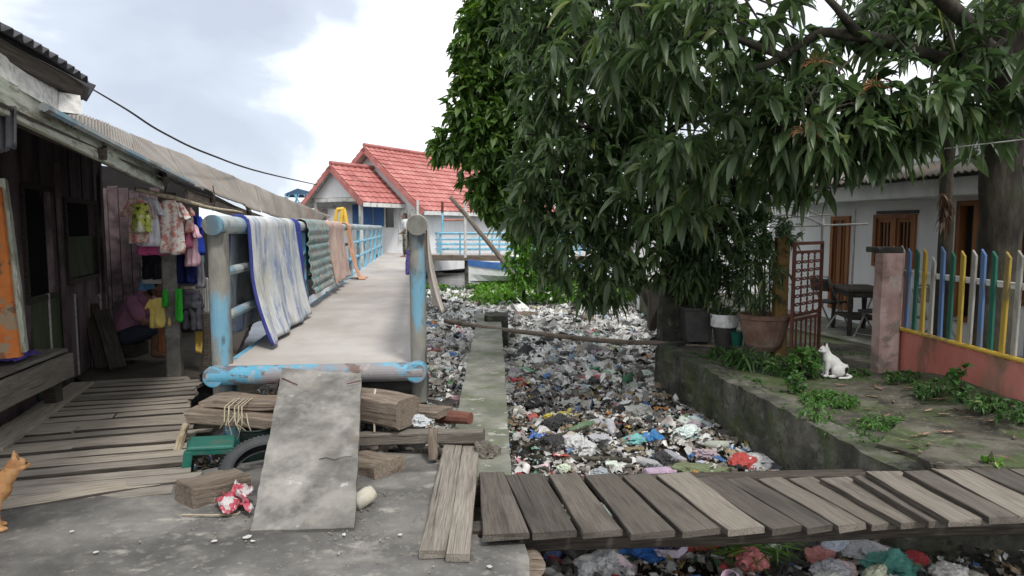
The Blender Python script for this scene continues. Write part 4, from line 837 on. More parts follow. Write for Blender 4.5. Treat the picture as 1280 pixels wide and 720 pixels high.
put('stone', BAGS[5], D(608, 572, 4.4), (.07, .08, .12), .9, (.3, .2, .15), 'rough reddish stone at the end of the split plank', 'stone').data = BAGS[5].copy(); bpy.context.scene.objects['stone'].data.materials[0] = M['rock']
tw = thing('raffia_twine', 'loose pale raffia twine knotted round the boards under the bridge', 'twine', D(298, 530, 4.78))
for k in range(5):                     # turns round the thick board
    x = 286 + k * 5.5; a = D(x, 516, 4.86); mb = MB()
    mb.tube(wob([a + V((0, .12, .075)), a + V((.01, -.085, .07)), a + V((.015, -.115, -.03)), a + V((.02 * (k - 2), -.06, -.1))], 4, .012), .0045, 5); mb.build('strand', M['rope'], tw)
for k in range(7):                     # and loose ends
    a = D(288 + k * 3.4, 517, 4.74); mb = MB(); mb.tube(wob([a, a + V((random.uniform(-.05, .05), -.03, -.07)), a + V((random.uniform(-.09, .09), random.uniform(-.03, .03), -random.uniform(.12, .2)))], 5, .025), .0035, 4); mb.build('strand', M['rope'], tw)
mb = MB(); mb.tube(wob([D(469, 486, 4.75), D(465, 506, 4.64), D(468, 540, 4.62)], 3, .01), .007, 5); single(mb.build('strap', M['rope']), 'pale plastic strap wrapped over the big timber end', 'strap')
mb = MB(); mb.tube(wob([P(226, 644, .008), P(270, 641, .03), P(300, 640, .008)], 5, .02), .005, 5); single(mb.build('twig', M['bamboo']), 'thin dry twig lying on the paving before the wood block', 'twig')
for k, (x, y, s_) in enumerate(((268, 676, .012), (309, 671, .02), (430, 668, .01), (500, 668, .009), (120, 690, .01), (612, 708, .012), (316, 676, .01), (90, 664, .008))):
    put('plaster_chip', BAGS[3 + k % 5], P(x, y, .014), (s_, s_ * .8, s_ * .35), k, (.75, .74, .7), 'small white plaster chip on the grey paving', 'chip', 'plaster chips on the paving')
mb = MB(); mb.tube([P(657, 686, -.2), D(668, 708, 3.15)], .055, 14); mb2 = mb
single(mb.build('log', M['timber'], smooth=False), 'short grey log stuck under the plank bridge at the paving corner', 'log')
mb = MB()
for i in range(420):                   # grit and splinters on the paving
    if i < 200: x, y = random.gauss(445, 45), random.gauss(650, 28)
    elif i < 300: x, y = random.uniform(230, 340), random.gauss(648, 10)
    else: x, y = random.uniform(0, 640), random.uniform(630, 760)
    p = P(x, y, .012); s = random.uniform(.0015, .0038) * (1.8 if random.random() < .08 else 1); rv, rf = rock(i * 1.9, 1); a = random.uniform(0, 6.28); e = random.choice((1, 1.3, 3.2))
    mb.add([p + V((s * (q.x * e * math.cos(a) - q.y * math.sin(a)), s * (q.x * e * math.sin(a) + q.y * math.cos(a)), s * q.z * .7)) for q in rv], rf)
tag(mb.build('gravel', mat('grit and splinters', [(.13, .09, .06), (.2, .17, .14), (.34, .32, .29)], 40, rand=0, bump=0)), kind='stuff')
# concrete beam along the canal
bm0 = [P(556, 596, .05), P(639, 596, .05), P(626, 393, .05), P(597, 393, .05)]
poly_slab('canal_beam', bm0, 1.0, M['beamtop'], .15, .012, .008, kind=None); tag(bpy.context.scene.objects['canal_beam'], 'long straight grey concrete beam running along the canal middle', 'wall')
eb = MB(); q = [P(604, 402, .05), P(630, 402, .05)]; eb.hexa([(q[0].x, q[0].y, -.8), (q[1].x + .08, q[1].y, -.8), (q[1].x + .08, q[1].y + .6, -.8), (q[0].x, q[0].y + .6, -.8)], [(q[0].x + .02, q[0].y + .02, .14), (q[1].x + .06, q[1].y, .14), (q[1].x + .06, q[1].y + .55, .14), (q[0].x, q[0].y + .55, .14)])
o = eb.build('pile_head', M['mosswall']); bevel(o, .02); tag(o, 'dark block capping the far end of the concrete beam', 'block')
mb = MB(); mb.tube(wob([D(556, 401, 10.6), D(640, 413, 10.0), D(740, 425, 9.2), D(862, 432, 8.4), D(905, 433, 8.2)], 5, .02), taper(21, .036, .03), 10); single(mb.build('bamboo_pole', M['timber'], smooth=True), 'long thin brown pole lying across the canal from beam to bank', 'pole')
# ---------------------------------------------------------------- plank bridge
pbz = .06
PBL = [((598, 590), (602, 668), (631, 590), (663, 666)), ((630, 592), (664, 666), (680, 592), (722, 662)), ((684, 592), (727, 664), (722, 591), (779, 661)), ((728, 592), (785, 664), (770, 592), (848, 665)), ((775, 593), (850, 663), (814, 593), (904, 660)),
       ((818, 592), (906, 661), (864, 591), (960, 660)), ((864, 596), (962, 660), (900, 595), (1006, 657)), ((903, 597), (1006, 658), (940, 597), (1044, 655)), ((944, 597), (1044, 656), (978, 596), (1086, 655)), ((983, 597), (1088, 655), (1018, 596), (1122, 652)),
       ((1022, 596), (1124, 653), (1062, 595), (1158, 651)), ((1068, 596), (1160, 652), (1076, 593), (1184, 651)), ((1080, 588), (1186, 651), (1128, 588), (1236, 647)), ((1130, 590), (1238, 648), (1158, 586), (1272, 644)), ((1162, 585), (1274, 645), (1208, 584), (1330, 641)), ((1206, 583), (1332, 641), (1250, 582), (1372, 637)), ((1252, 582), (1374, 637), (1296, 581), (1418, 633)), ((1298, 581), (1420, 633), (1340, 580), (1460, 629)), ((1342, 581), (1462, 629), (1390, 579), (1510, 624))]
pbr = thing('plank_bridge', 'low footway of cross planks spanning the littered canal to the muddy bank', 'bridge', P(930, 640, -.2))
for i, (a, b, c, d) in enumerate(PBL):
    z = pbz + random.uniform(-.006, .006) + .13 * min(1, max(0, (i - 9) / 4)); a, b, c, d = [P(*q, z) for q in (a, b, c, d)]
    w1, w0 = (d - b).dot((d - b).normalized()), (c - a).length; ax = ((b + d) / 2 - (a + c) / 2).normalized(); sdv = V((-ax.y, ax.x, 0))
    wa, wb2 = abs((c - a).dot(sdv)) - .008, abs((d - b).dot(sdv)) - .008
    pale = i in (5, 12, 14)
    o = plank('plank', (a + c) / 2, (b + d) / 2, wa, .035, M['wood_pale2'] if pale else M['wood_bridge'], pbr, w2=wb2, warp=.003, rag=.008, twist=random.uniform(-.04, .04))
for k, (y0, y1, z_) in enumerate(((657, 640, -.05), (603, 590, -.05))):
    a, b = P(585, y0, .02), P(1500, y1 - 14, .02); plank('bearer', V((a.x, a.y, .022)), V((b.x, b.y, .022)), .1, .14, M['wood_dark'], pbr, warp=.006)
# ---------------------------------------------------------------- the white house beyond the bridge
u_ = V((.5137, .858, 0)).normalized(); gdir = V((u_.y, -u_.x, 0))       # ridge direction; along the gable, to the canal side
A0 = D(464, 184, 30.0)
fh = thing('gabled_house', 'white house with two steep red tiled gables at the end of the footbridge', 'house', (A0.x, A0.y, -.3))
zr, ze, wd_, Lh = A0.z, 2.69, 2.72, 12.0
def roofside(name, a, b, c, d, parent, mt, tile=.33, course=.3):
    """a->b along the eave, d->c along the ridge: stepped tile courses with rolls."""
    a, b, c, d = [V(p) for p in (a, b, c, d)]; up = (b - a).cross(d - a).normalized(); up = up if up.z > 0 else -up
    Ls, Lu = (d - a).length, (b - a).length; nv = int(Ls / course); nu = int(Lu / tile) * 4; mb = MB(); rows = []
    for r_ in range(nv):
        for e_ in (0, 1):
            v = (r_ + e_) / nv; rows.append([a.lerp(b, i / nu).lerp(d.lerp(c, i / nu), v) + up * ((.035 if e_ == 0 else -.0) + .018 * math.sin(i * math.pi / 2)) for i in range(nu + 1)])
    vs = [p for r in rows for p in r]; n = nu + 1
    mb.add(vs, [(i * n + j, i * n + j + 1, (i + 1) * n + j + 1, (i + 1) * n + j) for i in range(len(rows) - 1) for j in range(nu)])
    o = mb.build(name, mt, parent); solid(o, .06, -1); return o
def gable(parent, A, w, L_, zr, ze, over=.35, lean=.45):
    E = A + gdir * w; W_ = A - gdir * w; f0 = -u_ * over
    dz = (zr - ze) / w
    for s, nm in ((1, 'roof'), (-1, 'roof')):
        ev = A + gdir * s * (w + lean); a, b = V((ev.x, ev.y, zr - dz * (w + lean))) + f0, V((ev.x, ev.y, zr - dz * (w + lean))) + u_ * L_
        d = V((A.x, A.y, zr)) + f0; c = V((A.x, A.y, zr)) + u_ * L_
        o = roofside(nm, a, b, c, d, parent, M['redtile'])
        # verge board and soffit
        plank('verge_board', a + V((0, 0, -.03)) - u_ * .02, d + V((0, 0, -.03)) - u_ * .02, .03, .2, M['redtile'], o, up=V((0, 0, 1)), warp=0, rag=0)
        mb = MB(); mb.hexa([a - V((0, 0, .12)), b - V((0, 0, .12)), c - V((0, 0, .12)), d - V((0, 0, .12))], [a - V((0, 0, .1)), b - V((0, 0, .1)), c - V((0, 0, .1)), d - V((0, 0, .1))]); mb.build('soffit', M['white'], o)
        plank('gutter_board', a + V((0, 0, -.02)), b + V((0, 0, -.02)), .03, .16, M['white'], o, warp=0, rag=0)
    mb = MB(); mb.tube([V((A.x, A.y, zr + .05)) + f0, V((A.x, A.y, zr + .05)) + u_ * L_], .09, 8); mb.build('ridge', M['redtile'], parent)
gable(fh, A0, wd_, Lh, zr, ze, .45, .5)
def prism(name, A, w, L_, z0, ze, zr, mt, parent):
    mb = MB(); f = lambda s, z, t: V((A.x, A.y, 0)) + gdir * s + u_ * t + V((0, 0, z)); r = [(-w, z0), (w, z0), (w, ze), (0, zr), (-w, ze)]
    mb.loft([[f(s, z, 0) for s, z in r], [f(s, z, L_) for s, z in r]]); return mb.build(name, mt, parent)
prism('wall', A0, wd_, Lh - .4, -.3, ze - .2, zr - .25, M['plaster'], fh)
Wg = Wall((A0.x, A0.y), gdir); Wg.n = -u_
def onwall(W, name, px0, py0, px1, py1, mt, o0=.003, o1=.04, parent=fh):
    a, z1 = W.sz(px0, py0); b, z0 = W.sz(px1, py1); mb = MB(); W.box(mb, a, b, z0, z1, o0, o1); return mb.build(name, mt, parent)
for x0, x1 in ((441, 453), (454.5, 466), (467, 480)): onwall(Wg, 'door', x0, 256, x1, 283, M['bluedoor'])
o = onwall(Wg, 'window', 483, 260, 494, 284, M['glass']); 
for a in ((482, 258.5, 483.4, 285), (493.6, 258.5, 495, 285), (482, 258.5, 495, 260)): onwall(Wg, 'frame', *a, M['white'], .003, .08, o)
o = onwall(Wg, 'door', 501, 262, 520, 300, M['white'], .003, .05); tag(o, 'white double door')
for a in ((500, 260, 501.2, 300), (520, 260, 521.5, 300), (510, 262, 510.7, 300)): onwall(Wg, 'frame', *a, M['plaster_old'], .003, .09, o)
Es = A0 + gdir * wd_; We = Wall((Es.x, Es.y), u_); We.n = gdir
o = onwall(We, 'window', 541, 260.5, 567, 270, M['glass'])
for k in range(6): onwall(We, 'bar', 541 + k * 5, 260.5, 541.8 + k * 5, 270, M['white'], .003, .06, o)
onwall(We, 'lintel', 539, 259, 569, 260.4, M['plaster_old'], .003, .08, o)
# porch
A1 = D(419.5, 206, 28.0)
por = thing('porch', 'small gabled porch with red tiles and slim white posts before the white house', 'porch', (A1.x, A1.y, -.3))
gable(por, A1, 1.5, 2.2, A1.z, 2.78, .3, .25)
mb = MB(); f = lambda s, z, t: V((A1.x, A1.y, 0)) + gdir * s + u_ * t + V((0, 0, z))
mb.loft([[f(s, z, 0) for s, z in ((-1.3, 2.78), (1.3, 2.78), (0, 3.95))], [f(s, z, .1) for s, z in ((-1.3, 2.78), (1.3, 2.78), (0, 3.95))]]); mb.build('gable_wall', M['plaster'], por)
for s in (-1.25, 1.25): mb = MB(); mb.box(f(s, 1.3, .08), (.13, .13, 3.2), Matrix.Rotation(R(-31), 3, 'Z')); bevel(mb.build('post', M['white'], por), .01)
plank('tie_beam', f(-1.4, 2.76, .05), f(1.4, 2.76, .05), .14, .16, M['white'], por, warp=0, rag=0)
# far bits: blue roofed shed, yellow frame, gangway
bs = thing('blue_roof_shed', 'distant open shed of blue trusses and blue roof behind the porch', 'shed', D(378, 300, 36))
mb = MB(); c = [D(356, 243, 35.5), D(398, 243, 35), D(402, 247, 38), D(360, 246, 39)]; rg = [D(372, 236, 35.2), D(376, 238, 38)]
mb.add([c[0], c[1], c[2], c[3], rg[0] + V((.0, 0, 0)), rg[1]], [(0, 1, 4), (1, 2, 5, 4), (2, 3, 5), (3, 0, 4, 5)]); o = mb.build('roof', mat('dull blue sheet roof', [(.1, .2, .33), (.15, .26, .4)], 2, rand=0), bs); solid(o, .06)
mb = MB()
for i in range(8):
    t = i / 7; a = c[0].lerp(c[1], t); mb.tube([a + V((0, 0, -.02)), a + V((.25 * (-1) ** i, 0, -.42))], .03, 5)
mb.tube([c[0] + V((0, 0, -.42)), c[1] + V((0, 0, -.42))], .035, 5); mb.build('truss', M['blue'], bs)
for t in (0.02, .34, .66, .98):
    a = c[0].lerp(c[1], t); mb = MB(); mb.tube([a, V((a.x, a.y, -.5))], .045, 6); mb.build('post', M['blue'], bs)
yf = thing('yellow_frame', 'yellow painted steel frame beside the porch at the bridge railing', 'frame', D(425, 300, 25.5))
for pts in (((417, 296), (421, 262)), ((421, 262), (430, 261)), ((430, 261), (436, 296)), ((424, 296), (428, 262)), ((418, 280), (434, 280))):
    mb = MB(); mb.tube([D(x, y, 25.5) for x, y in pts], .07, 8); mb.build('bar', M['yellow'], yf)
gw = thing('gangway', 'raised walkway with pale blue railings crossing in front of the white house', 'walkway', D(560, 318, 27.5) - V((0, 0, 1.4)))
ga, gb = V((-5.6, 28.4, DZ)), V((3.5, 27.0, DZ)); gd = (gb - ga).normalized(); gn = V((gd.y, -gd.x, 0))
plank('deck', ga + gn * -.6, gb + gn * -.6, 1.6, .12, M['deck'], gw, warp=0, rag=0)
plank('edge_beam', ga + gn * .23 + V((0, 0, -.03)), gb + gn * .23 + V((0, 0, -.03)), .06, .22, M['timber'], gw, warp=0, rag=0)
for k in (0, 1):
    o_ = gn * (.18 if k == 0 else -1.35); ft = .30 if k == 0 else .0
    for h in (.2, .4, .6, .85):
        a, b = ga.lerp(gb, .30) if k == 0 else ga, gb; mb = MB(); mb.tube([a + o_ + V((0, 0, h)), b + o_ + V((0, 0, h))], .03 if h < .8 else .045, 8); mb.build('rail', M['blue'], gw)
    for i in range(9):
        t = .30 + .7 * i / 8 if k == 0 else i / 8; p = ga.lerp(gb, t) + o_; mb = MB(); mb.box(p + V((0, 0, .43)), (.07, .07, .88)); mb.build('post', M['blue'], gw)
for t in (.42, .58, .74, .9):
    p = ga.lerp(gb, t); mb = MB(); mb.tube([p + V((0, 0, -1.4)), p + V((0, 0, -.1))], .16, 10); mb.build('pile', M['mosswall'], gw)
    mb = MB(); mb.tube([p + gn * .1 + gd * 1.1 + V((0, 0, -1.1)), p + gn * .1 + gd * .1 + V((0, 0, -.12))], .06, 6); mb.build('brace', M['iron'], gw)
tf = thing('goal_frame', 'thin blue and pink pipe frame standing on the walkway by the house wall', 'frame', D(560, 318, 27.2))
for pts, mt, r in ((((553, 290), (553, 266)), 'blue', .05), (((553, 266), (553, 252)), 'rustred', .05), (((553, 275), (581, 275)), 'pink', .04), (((581, 296), (581, 275)), 'blue', .04)):
    mb = MB(); mb.tube([D(x, y, 26.6) for x, y in pts], r, 6); mb.build('pipe', M[mt], tf)
for x, y0, y1, dd, lb in ((581.5, 322, 252, 25.4, 'pale thin pole rising in front of the house window'), (522, 292, 250, 26.8, 'pale thin pole at the corner of the white house')):
    mb = MB(); mb.tube([D(x, y0, dd), D(x, y1, dd)], .05, 6); tag(mb.build('pole', M['whiteboard']), lb, 'pole')
mb = MB(); mb.tube(wob([D(653, 358, 19.5), D(610, 302, 19.8), D(563, 246, 20)], 4, .03), taper(9, .075, .06), 9); tag(mb.build('leaning_pole', M['timber'], smooth=True), 'long brown pole leaning up out of the green water plants', 'pole')
# boat
bt = thing('boat', 'small white boat with blue side moored behind the green water plants', 'boat', D(630, 345, 22.5))
def hull(bx, L_, W_, H, yaw):
    Rz = Matrix.Rotation(yaw, 3, 'Z'); rings = []
    for i in range(13):
        u = i / 12; wv = W_ * (1 - (abs(u - .62) / .62) ** 2.4) * .5 + .01 if u < .62 else W_ * .5 * (1 - .35 * ((u - .62) / .38) ** 2); sh = H * (1 + .55 * (1 - u) ** 3)
        rings.append([bx + Rz @ V(((u - .5) * L_, y * wv, z)) for y, z in ((-1, sh), (-.9, sh * .5), (-.55, .06), (0, 0), (.55, .06), (.9, sh * .5), (1, sh), (.86, sh - .02), (.5, .12), (-.5, .12), (-.86, sh - .02))])
    return rings
bx = D(656, 352, 21.5); mb = MB(); mb.loft(hull(bx, 3.6, 1.2, .36, R(14))); mb.build('hull', M['plaster'], bt)
def strip(o0, z0, z1, sgn):
    mb = MB(); r = hull(bx, 3.6, 1.2, .36, R(14)); lo, hi = [], []
    for q in r:
        p = q[0 if sgn < 0 else 6]; c = sum(q, V((0, 0, 0))) / len(q); n = V((p.x - c.x, p.y - c.y, 0)).normalized(); lo.append(p + n * .02 + V((0, 0, z0))); hi.append(p + n * .02 + V((0, 0, z1)))
    mb.loft([[a, b, b - V((.02, 0, 0)), a - V((.02, 0, 0))] for a, b in zip(lo, hi)]); return mb
for s in (-1, 1): strip(.02, -.02, .16, s).build('gunwale', M['bluedoor'], bt)
mb = MB(); mb.box(bx + V((.5, .2, .62)), (1.7, .9, .34), Matrix.Rotation(R(14), 3, 'Z')); bevel(mb.build('cabin', mat('bright blue boat paint', [(.06, .16, .62), (.09, .22, .7)], 3, rand=0, rough=.5), bt), .06)
mb = MB(); mb.box(bx + V((.5, .2, .8)), (1.85, 1.02, .04), Matrix.Rotation(R(14), 3, 'Z')); bevel(mb.build('cabin_roof', M['white'], bt), .015)
# ---- the person standing on the bridge
def person_standing():
    b = V((D(507, 320, 24.6).x, 24.6, DZ + .012)); p = thing('person', 'person in grey shirt and camouflage trousers standing on the bridge deck', 'person', b); H = 1.58
    q = lambda x, y, z: b + V((x, y, z))                          # faces -x
    caps = [(q(0, 0, .86), .12, q(.01, 0, 1.1), .115), (q(.01, 0, 1.1), .115, q(.01, 0, 1.25), .13), (q(.01, 0, 1.3), .055, q(-.005, 0, 1.4), .05)]
    for sy in (-1, 1):
        y = sy * .085; st = -.06 * sy
        caps += [(q(0, y, .84), .085, q(st * .5 - .02, y, .45), .058), (q(st * .5 - .02, y, .45), .056, q(st + .01, y, .08), .036), (q(st + .02, y, .04), .036, q(st - .13, y, .028), .026)]
        sh = q(.01, sy * .17, 1.27); el = q(.06, sy * .22, 1.0); wr = q(-.12, sy * .15, .88)
        caps += [(sh, .052, el, .04), (el, .038, wr, .026), (wr, .026, wr + V((-.05, 0, -.02)), .03)]
        for f in range(4): caps.append((wr + V((-.06, (f - 1.5) * .018, -.02)), .01, wr + V((-.125 + abs(f - 1.2) * .01, (f - 1.5) * .018, -.05)), .007))
        caps.append((wr + V((-.03, -sy * .03, 0)), .011, wr + V((-.075, -sy * .045, -.01)), .008))
    hd = q(-.02, 0, 1.48); caps.append((hd + V((-.095, 0, -.01)), .012, hd + V((-.115, 0, -.025)), .012))
    fuse('body', caps, M['skin'], p, .011, 3, balls=[(hd, (.095, .075, .11)), (hd + V((-.035, 0, -.07)), (.055, .05, .045)), (hd + V((.005, .078, -.01)), (.022, .012, .03)), (hd + V((.005, -.078, -.01)), (.022, .012, .03))])
    caps = [(q(0, 0, .86), .145, q(.01, 0, 1.1), .138), (q(.01, 0, 1.1), .138, q(.01, 0, 1.24), .15)] + [(q(.01, sy * .17, 1.26), .07, q(.05, sy * .22, 1.07), .062) for sy in (-1, 1)]
    o = fuse('shirt', caps, M['cloth'], p, .014, 3); o.color = (.5, .51, .52, 1)
    camo = mat('camouflage cotton', [(.05, .055, .04), (.13, .13, .1)], 12, rand=0, bump=.1, layers=[((.02, .02, .018), 9, (1, 1, 1), .53, .56, .9), ((.28, .26, .2), 11, (1, 1, 1), .58, .61, .9)])
    caps = [(q(0, 0, .82), .13, q(0, 0, .9), .135)]
    for sy in (-1, 1): st = -.06 * sy; caps += [(q(0, sy * .085, .82), .1, q(st * .5 - .02, sy * .085, .45), .075), (q(st * .5 - .02, sy * .085, .45), .074, q(st + .01, sy * .085, .14), .06)]
    fuse('trousers', caps, camo, p, .014, 3)
    fuse('hair', [], M['hair'], p, .011, 3, balls=[(hd + V((.02, 0, .035)), (.092, .082, .09)), (hd + V((.055, 0, -.015)), (.055, .072, .07))])
    for sy in (-1, 1):
        st = -.06 * sy; mb = MB(); mb.box(q(st - .05, sy * .085, -.001), (.26, .09, .022)); bevel(mb.build('sandal', M['whiteboard'], p), .008)
        mb = MB(); mb.lathe([(.001, -.008), (.008, 0), (.001, .008)], hd + V((-.086, sy * .03, .012)), 8); mb.build('eye', M['black'], p)
person_standing()
# ---------------------------------------------------------------- right bank: canal wall, posts, pots, gate
cw = MB()
pts = [WN, WA, WB, WB + V((1.4, 1.2, 0))]
def wallface(pts, z0, z1, th):
    mb = MB(); rows = []
    path = []
    for a, b in zip(pts, pts[1:]):
        n = max(2, int((b - a).length / .06)); path += [a.lerp(b, k / n) for k in range(n)]
    path.append(pts[-1]); m = len(path); nz_ = 9
    for i, p in enumerate(path):
        d = (path[min(i + 1, m - 1)] - path[max(i - 1, 0)]).normalized(); nn = V((-d.y, d.x, 0)); 
        ring = [V((p.x, p.y, z0 + (z1 - z0) * k / nz_)) + nn * (noise.noise(V((p.x * 3, p.y * 3, k * .5))) * .06 + noise.noise(V((p.x * 9, p.y * 9, k * 1.4))) * .03 + .03 * (k < 3)) for k in range(nz_ + 1)]
        ring += [V((p.x, p.y, z1 + .012 * noise.noise(p * 5))) - nn * th, V((p.x, p.y, z0)) - nn * th]; rows.append(ring)
    mb.loft(rows); return mb
o = wallface(pts, -1.0, .12, .2).build('canal_wall', M['mosswall'], smooth=False); tag(o, 'mossy dark concrete retaining wall holding the muddy bank of the canal', 'wall')
mb = MB(); a, b = P(893, 470, .12), P(884, 512, -.3); a = WB.lerp(WA, .3)
o = plank('post', D(819, 352, 12.6), V((D(819, 352, 12.6).x, 12.6, -.9)), .2, .2, M['wood_dark'], up=V((0, -1, 0))); tag(o, 'dark square post standing in the litter at the canal far corner', 'post')
pl = thing('pillar', 'mossy broken concrete pillar standing behind the black planter box', 'pillar', V((D(858, 425, 8.7).x, 8.7, .05)))
for (x0, y0, x1, y1, dd, th) in ((832, 300, 868, 380, 8.9, .3), (828, 372, 884, 432, 8.75, .38)):
    a, b = D(x0, y1, dd), D(x1, y0, dd); mb = MB()
    mb.grid(lambda u, v: V((0, 0, 0)), 1, 1); mb = MB()
    rings = []
    for k in range(12):
        z = a.z + (b.z - a.z) * k / 11; ring = []
        for j in range(24):
            t = j / 24 * 4; s_, f_ = int(t), t - int(t); q = [(a.x, dd), (b.x, dd), (b.x, dd + th), (a.x, dd + th)]; p0, p1 = q[s_], q[(s_ + 1) % 4]
            x, y = p0[0] + (p1[0] - p0[0]) * f_, p0[1] + (p1[1] - p0[1]) * f_; nv_ = V((x * 5, y * 5, z * 5)); ring.append(V((x + noise.noise(nv_) * .03, y + noise.noise(nv_ + V((7, 7, 7))) * .03, z + noise.noise(nv_ * 2) * .02)))
        rings.append(ring)
    mb.loft(rings); mb.build('shaft' if y0 < 350 else 'foot', M['mosswall'], pl)
def boxpot(name, label, cat, x0, y0, x1, y1, dd, depth, mt):
    a, b = D(x0, y1, dd), D(x1, y0, dd); t = thing(name, label, cat, V(((a.x + b.x) / 2, dd, a.z))); mb = MB(); w, h = b.x - a.x, b.z - a.z
    mb.hexa([(a.x + .03, dd, a.z), (b.x - .03, dd, a.z), (b.x - .03, dd + depth, a.z), (a.x + .03, dd + depth, a.z)], [(a.x, dd, b.z), (b.x, dd, b.z), (b.x, dd + depth, b.z), (a.x, dd + depth, b.z)]); bevel(mb.build('box', mt, t), .01)
    mb = MB(); mb.box(((a.x + b.x) / 2, dd + depth / 2, b.z + .01), (w + .03, depth + .03, .04)); bevel(mb.build('rim', mt, t), .008); return t
boxpot('planter', 'black square planter box at the bank edge in deep shade', 'planter', 856, 388, 893, 428, 8.35, .36, M['iron'])
def pot(name, label, cat, px, py, dd, prof, mt, soil=True, rimmat=None):
    c = D(px, py, dd); t = thing(name, label, cat, c); mb = MB(); mb.lathe(prof, c, 26); mb.build('body', mt, t, smooth=False)
    r, z = prof[-2]; 
    if soil: mb = MB(); mb.lathe([(.001, z - .03), (prof[-2][0] * .98, z - .035), (.001, z - .02)], c, 16); mb.build('soil', M['mud'], t)
    if rimmat: mb = MB(); q = prof[len(prof) // 2 - 1]; mb.lathe(rimmat[1], c, 24); mb.build('liner', rimmat[0], t)
    return t
pot('bucket_pot', 'old bucket pot wrapped in white plastic beside the planter box', 'pot', 905, 433, 8.2, [(.1, 0), (.155, .3), (.16, .3), (.15, .27), (.14, .27)], M['iron'], True, (M['film'], [(.148, .24), (.163, .25), (.168, .36), (.172, .4), (.16, .37), (.15, .25)]))
pot('small_pot', 'small dark pot between the white lined bucket and clay bowl pot', 'pot', 921, 432, 8.0, [(.055, 0), (.08, .17), (.085, .17), (.075, .15), (.07, .15)], M['greenplastic'])
pot('clay_pot', 'wide round clay pot holding a leafy shrub by the rusty gate', 'pot', 954, 437, 7.7, [(.15, 0), (.2, .06), (.25, .24), (.275, .36), (.29, .365), (.292, .41), (.262, .412), (.25, .36), (.245, .36)], M['clay'])
# gate and its post
gp = thing('gate', 'rust red pierced metal gate standing half open at the yard entrance', 'gate', V((D(1004, 430, 7.5).x, 7.5, .1)))
g0, g1 = D(988, 434, 7.35), D(1024, 424, 7.9); Gz0, Gz1 = .12, D(1010, 302, 7.6).z; gdv = V((g1.x - g0.x, g1.y - g0.y, 0)); GL = gdv.length; gdv.normalize(); G0 = V((g0.x, g0.y, 0))
Wgt = Wall((g0.x, g0.y), gdv)
mb = MB(); Wgt.ring(mb, 0, GL, Gz0, Gz1, .035, -.015, .015); mb.build('frame', M['rustred'], gp)
for k in range(1, 4): mb = MB(); z = Gz0 + (Gz1 - Gz0) * (.32, .36, .9)[k - 1]; Wgt.box(mb, .035, GL - .035, z, z + .03, -.012, .012); mb.build('crossbar', M['rustred'], gp)
for k in range(5):
    s = GL * (k + 1) / 6; mb = MB(); Wgt.box(mb, s - .008, s + .008, Gz0 + .035, Gz0 + (Gz1 - Gz0) * .32, -.008, .008); mb.build('bar', M['rustred'], gp)
mb = MB(); zb = Gz0 + (Gz1 - Gz0) * .39; zt = Gz0 + (Gz1 - Gz0) * .9
for i in range(4):
    for j in range(7):
        s, z = .05 + (GL - .1) * (i + .5) / 4, zb + (zt - zb) * (j + .5) / 7; r = .048 if i % 2 else .05
        mb.tube([Wgt.pt(s + max(r, (GL - .1) / 7.2) * math.cos(t), z + r * 1.25 * math.sin(t)) for t in [2 * math.pi * k / 12 for k in range(12)]], .0085, 5, closed=True)
mb.build('ring_pattern', M['rustred'], gp)
mb = MB(); Wgt.box(mb, .035, GL - .035, zb, zt, -.004, -.001)
o = plank('gate_post', D(981, 296, 7.6), V((D(981, 296, 7.6).x, 7.6, .0)), .14, .14, mat('ochre stained post', [(.14, .085, .03), (.22, .14, .05)], 4, (1, 1, .4), rand=0, layers=[((.05, .04, .03), 4, (1, 1, .5), .55, .65, .8)]), up=V((0, -1, 0))); tag(o, 'ochre stained post beside the pierced rust red gate', 'post')
ir = thing('iron_grille', 'dark iron bar grille half hidden behind the potted shrub', 'grille', D(945, 420, 8.4))
for k in range(8): mb = MB(); x = 932 + k * 6; mb.tube([D(x, 325, 8.5), D(x, 418, 8.5)], .011, 6); mb.build('bar', M['iron'], ir)
for y in (330, 400): mb = MB(); mb.tube([D(930, y, 8.5), D(976, y, 8.5)], .012, 6); mb.build('rail', M['iron'], ir)
# awning frame of bent tubes
aw = thing('awning_frame', 'bare bent tube awning frame standing over the yard gate', 'frame', D(990, 300, 8.6))
for k, (y0, dd) in enumerate(((280, 8.2), (270, 9.4))):
    mb = MB(); mb.tube([D(935, y0 + 4, dd), D(960, y0 - 9, dd), D(985, y0 - 12, dd), D(1010, y0 - 8, dd), D(1030, y0 + 2, dd)], .012, 6); mb.build('arch', M['chrome'], aw)
    mb = MB(); mb.tube([D(930, y0 + 5, dd), D(1085 - 45 * k, y0 - 2 * k, dd)], .012, 6); mb.build('rail', M['chrome'], aw)
for x in (935, 960, 985, 1010, 1030):
    mb = MB(); y = {935: 4, 960: -9, 985: -12, 1010: -8, 1030: 2}[x]; mb.tube([D(x, 280 + y, 8.2), D(x, 270 + y, 9.4)], .009, 6); mb.build('strut', M['chrome'], aw)
for x, y0, y1, dd in ((1028, 282, 405, 8.2), (936, 284, 420, 8.2), (1069, 262, 398, 9.4)): mb = MB(); mb.tube([D(x, y0, dd), V((D(x, y0, dd).x, dd, .08))], .015, 8); mb.build('leg', M['chrome'], aw)
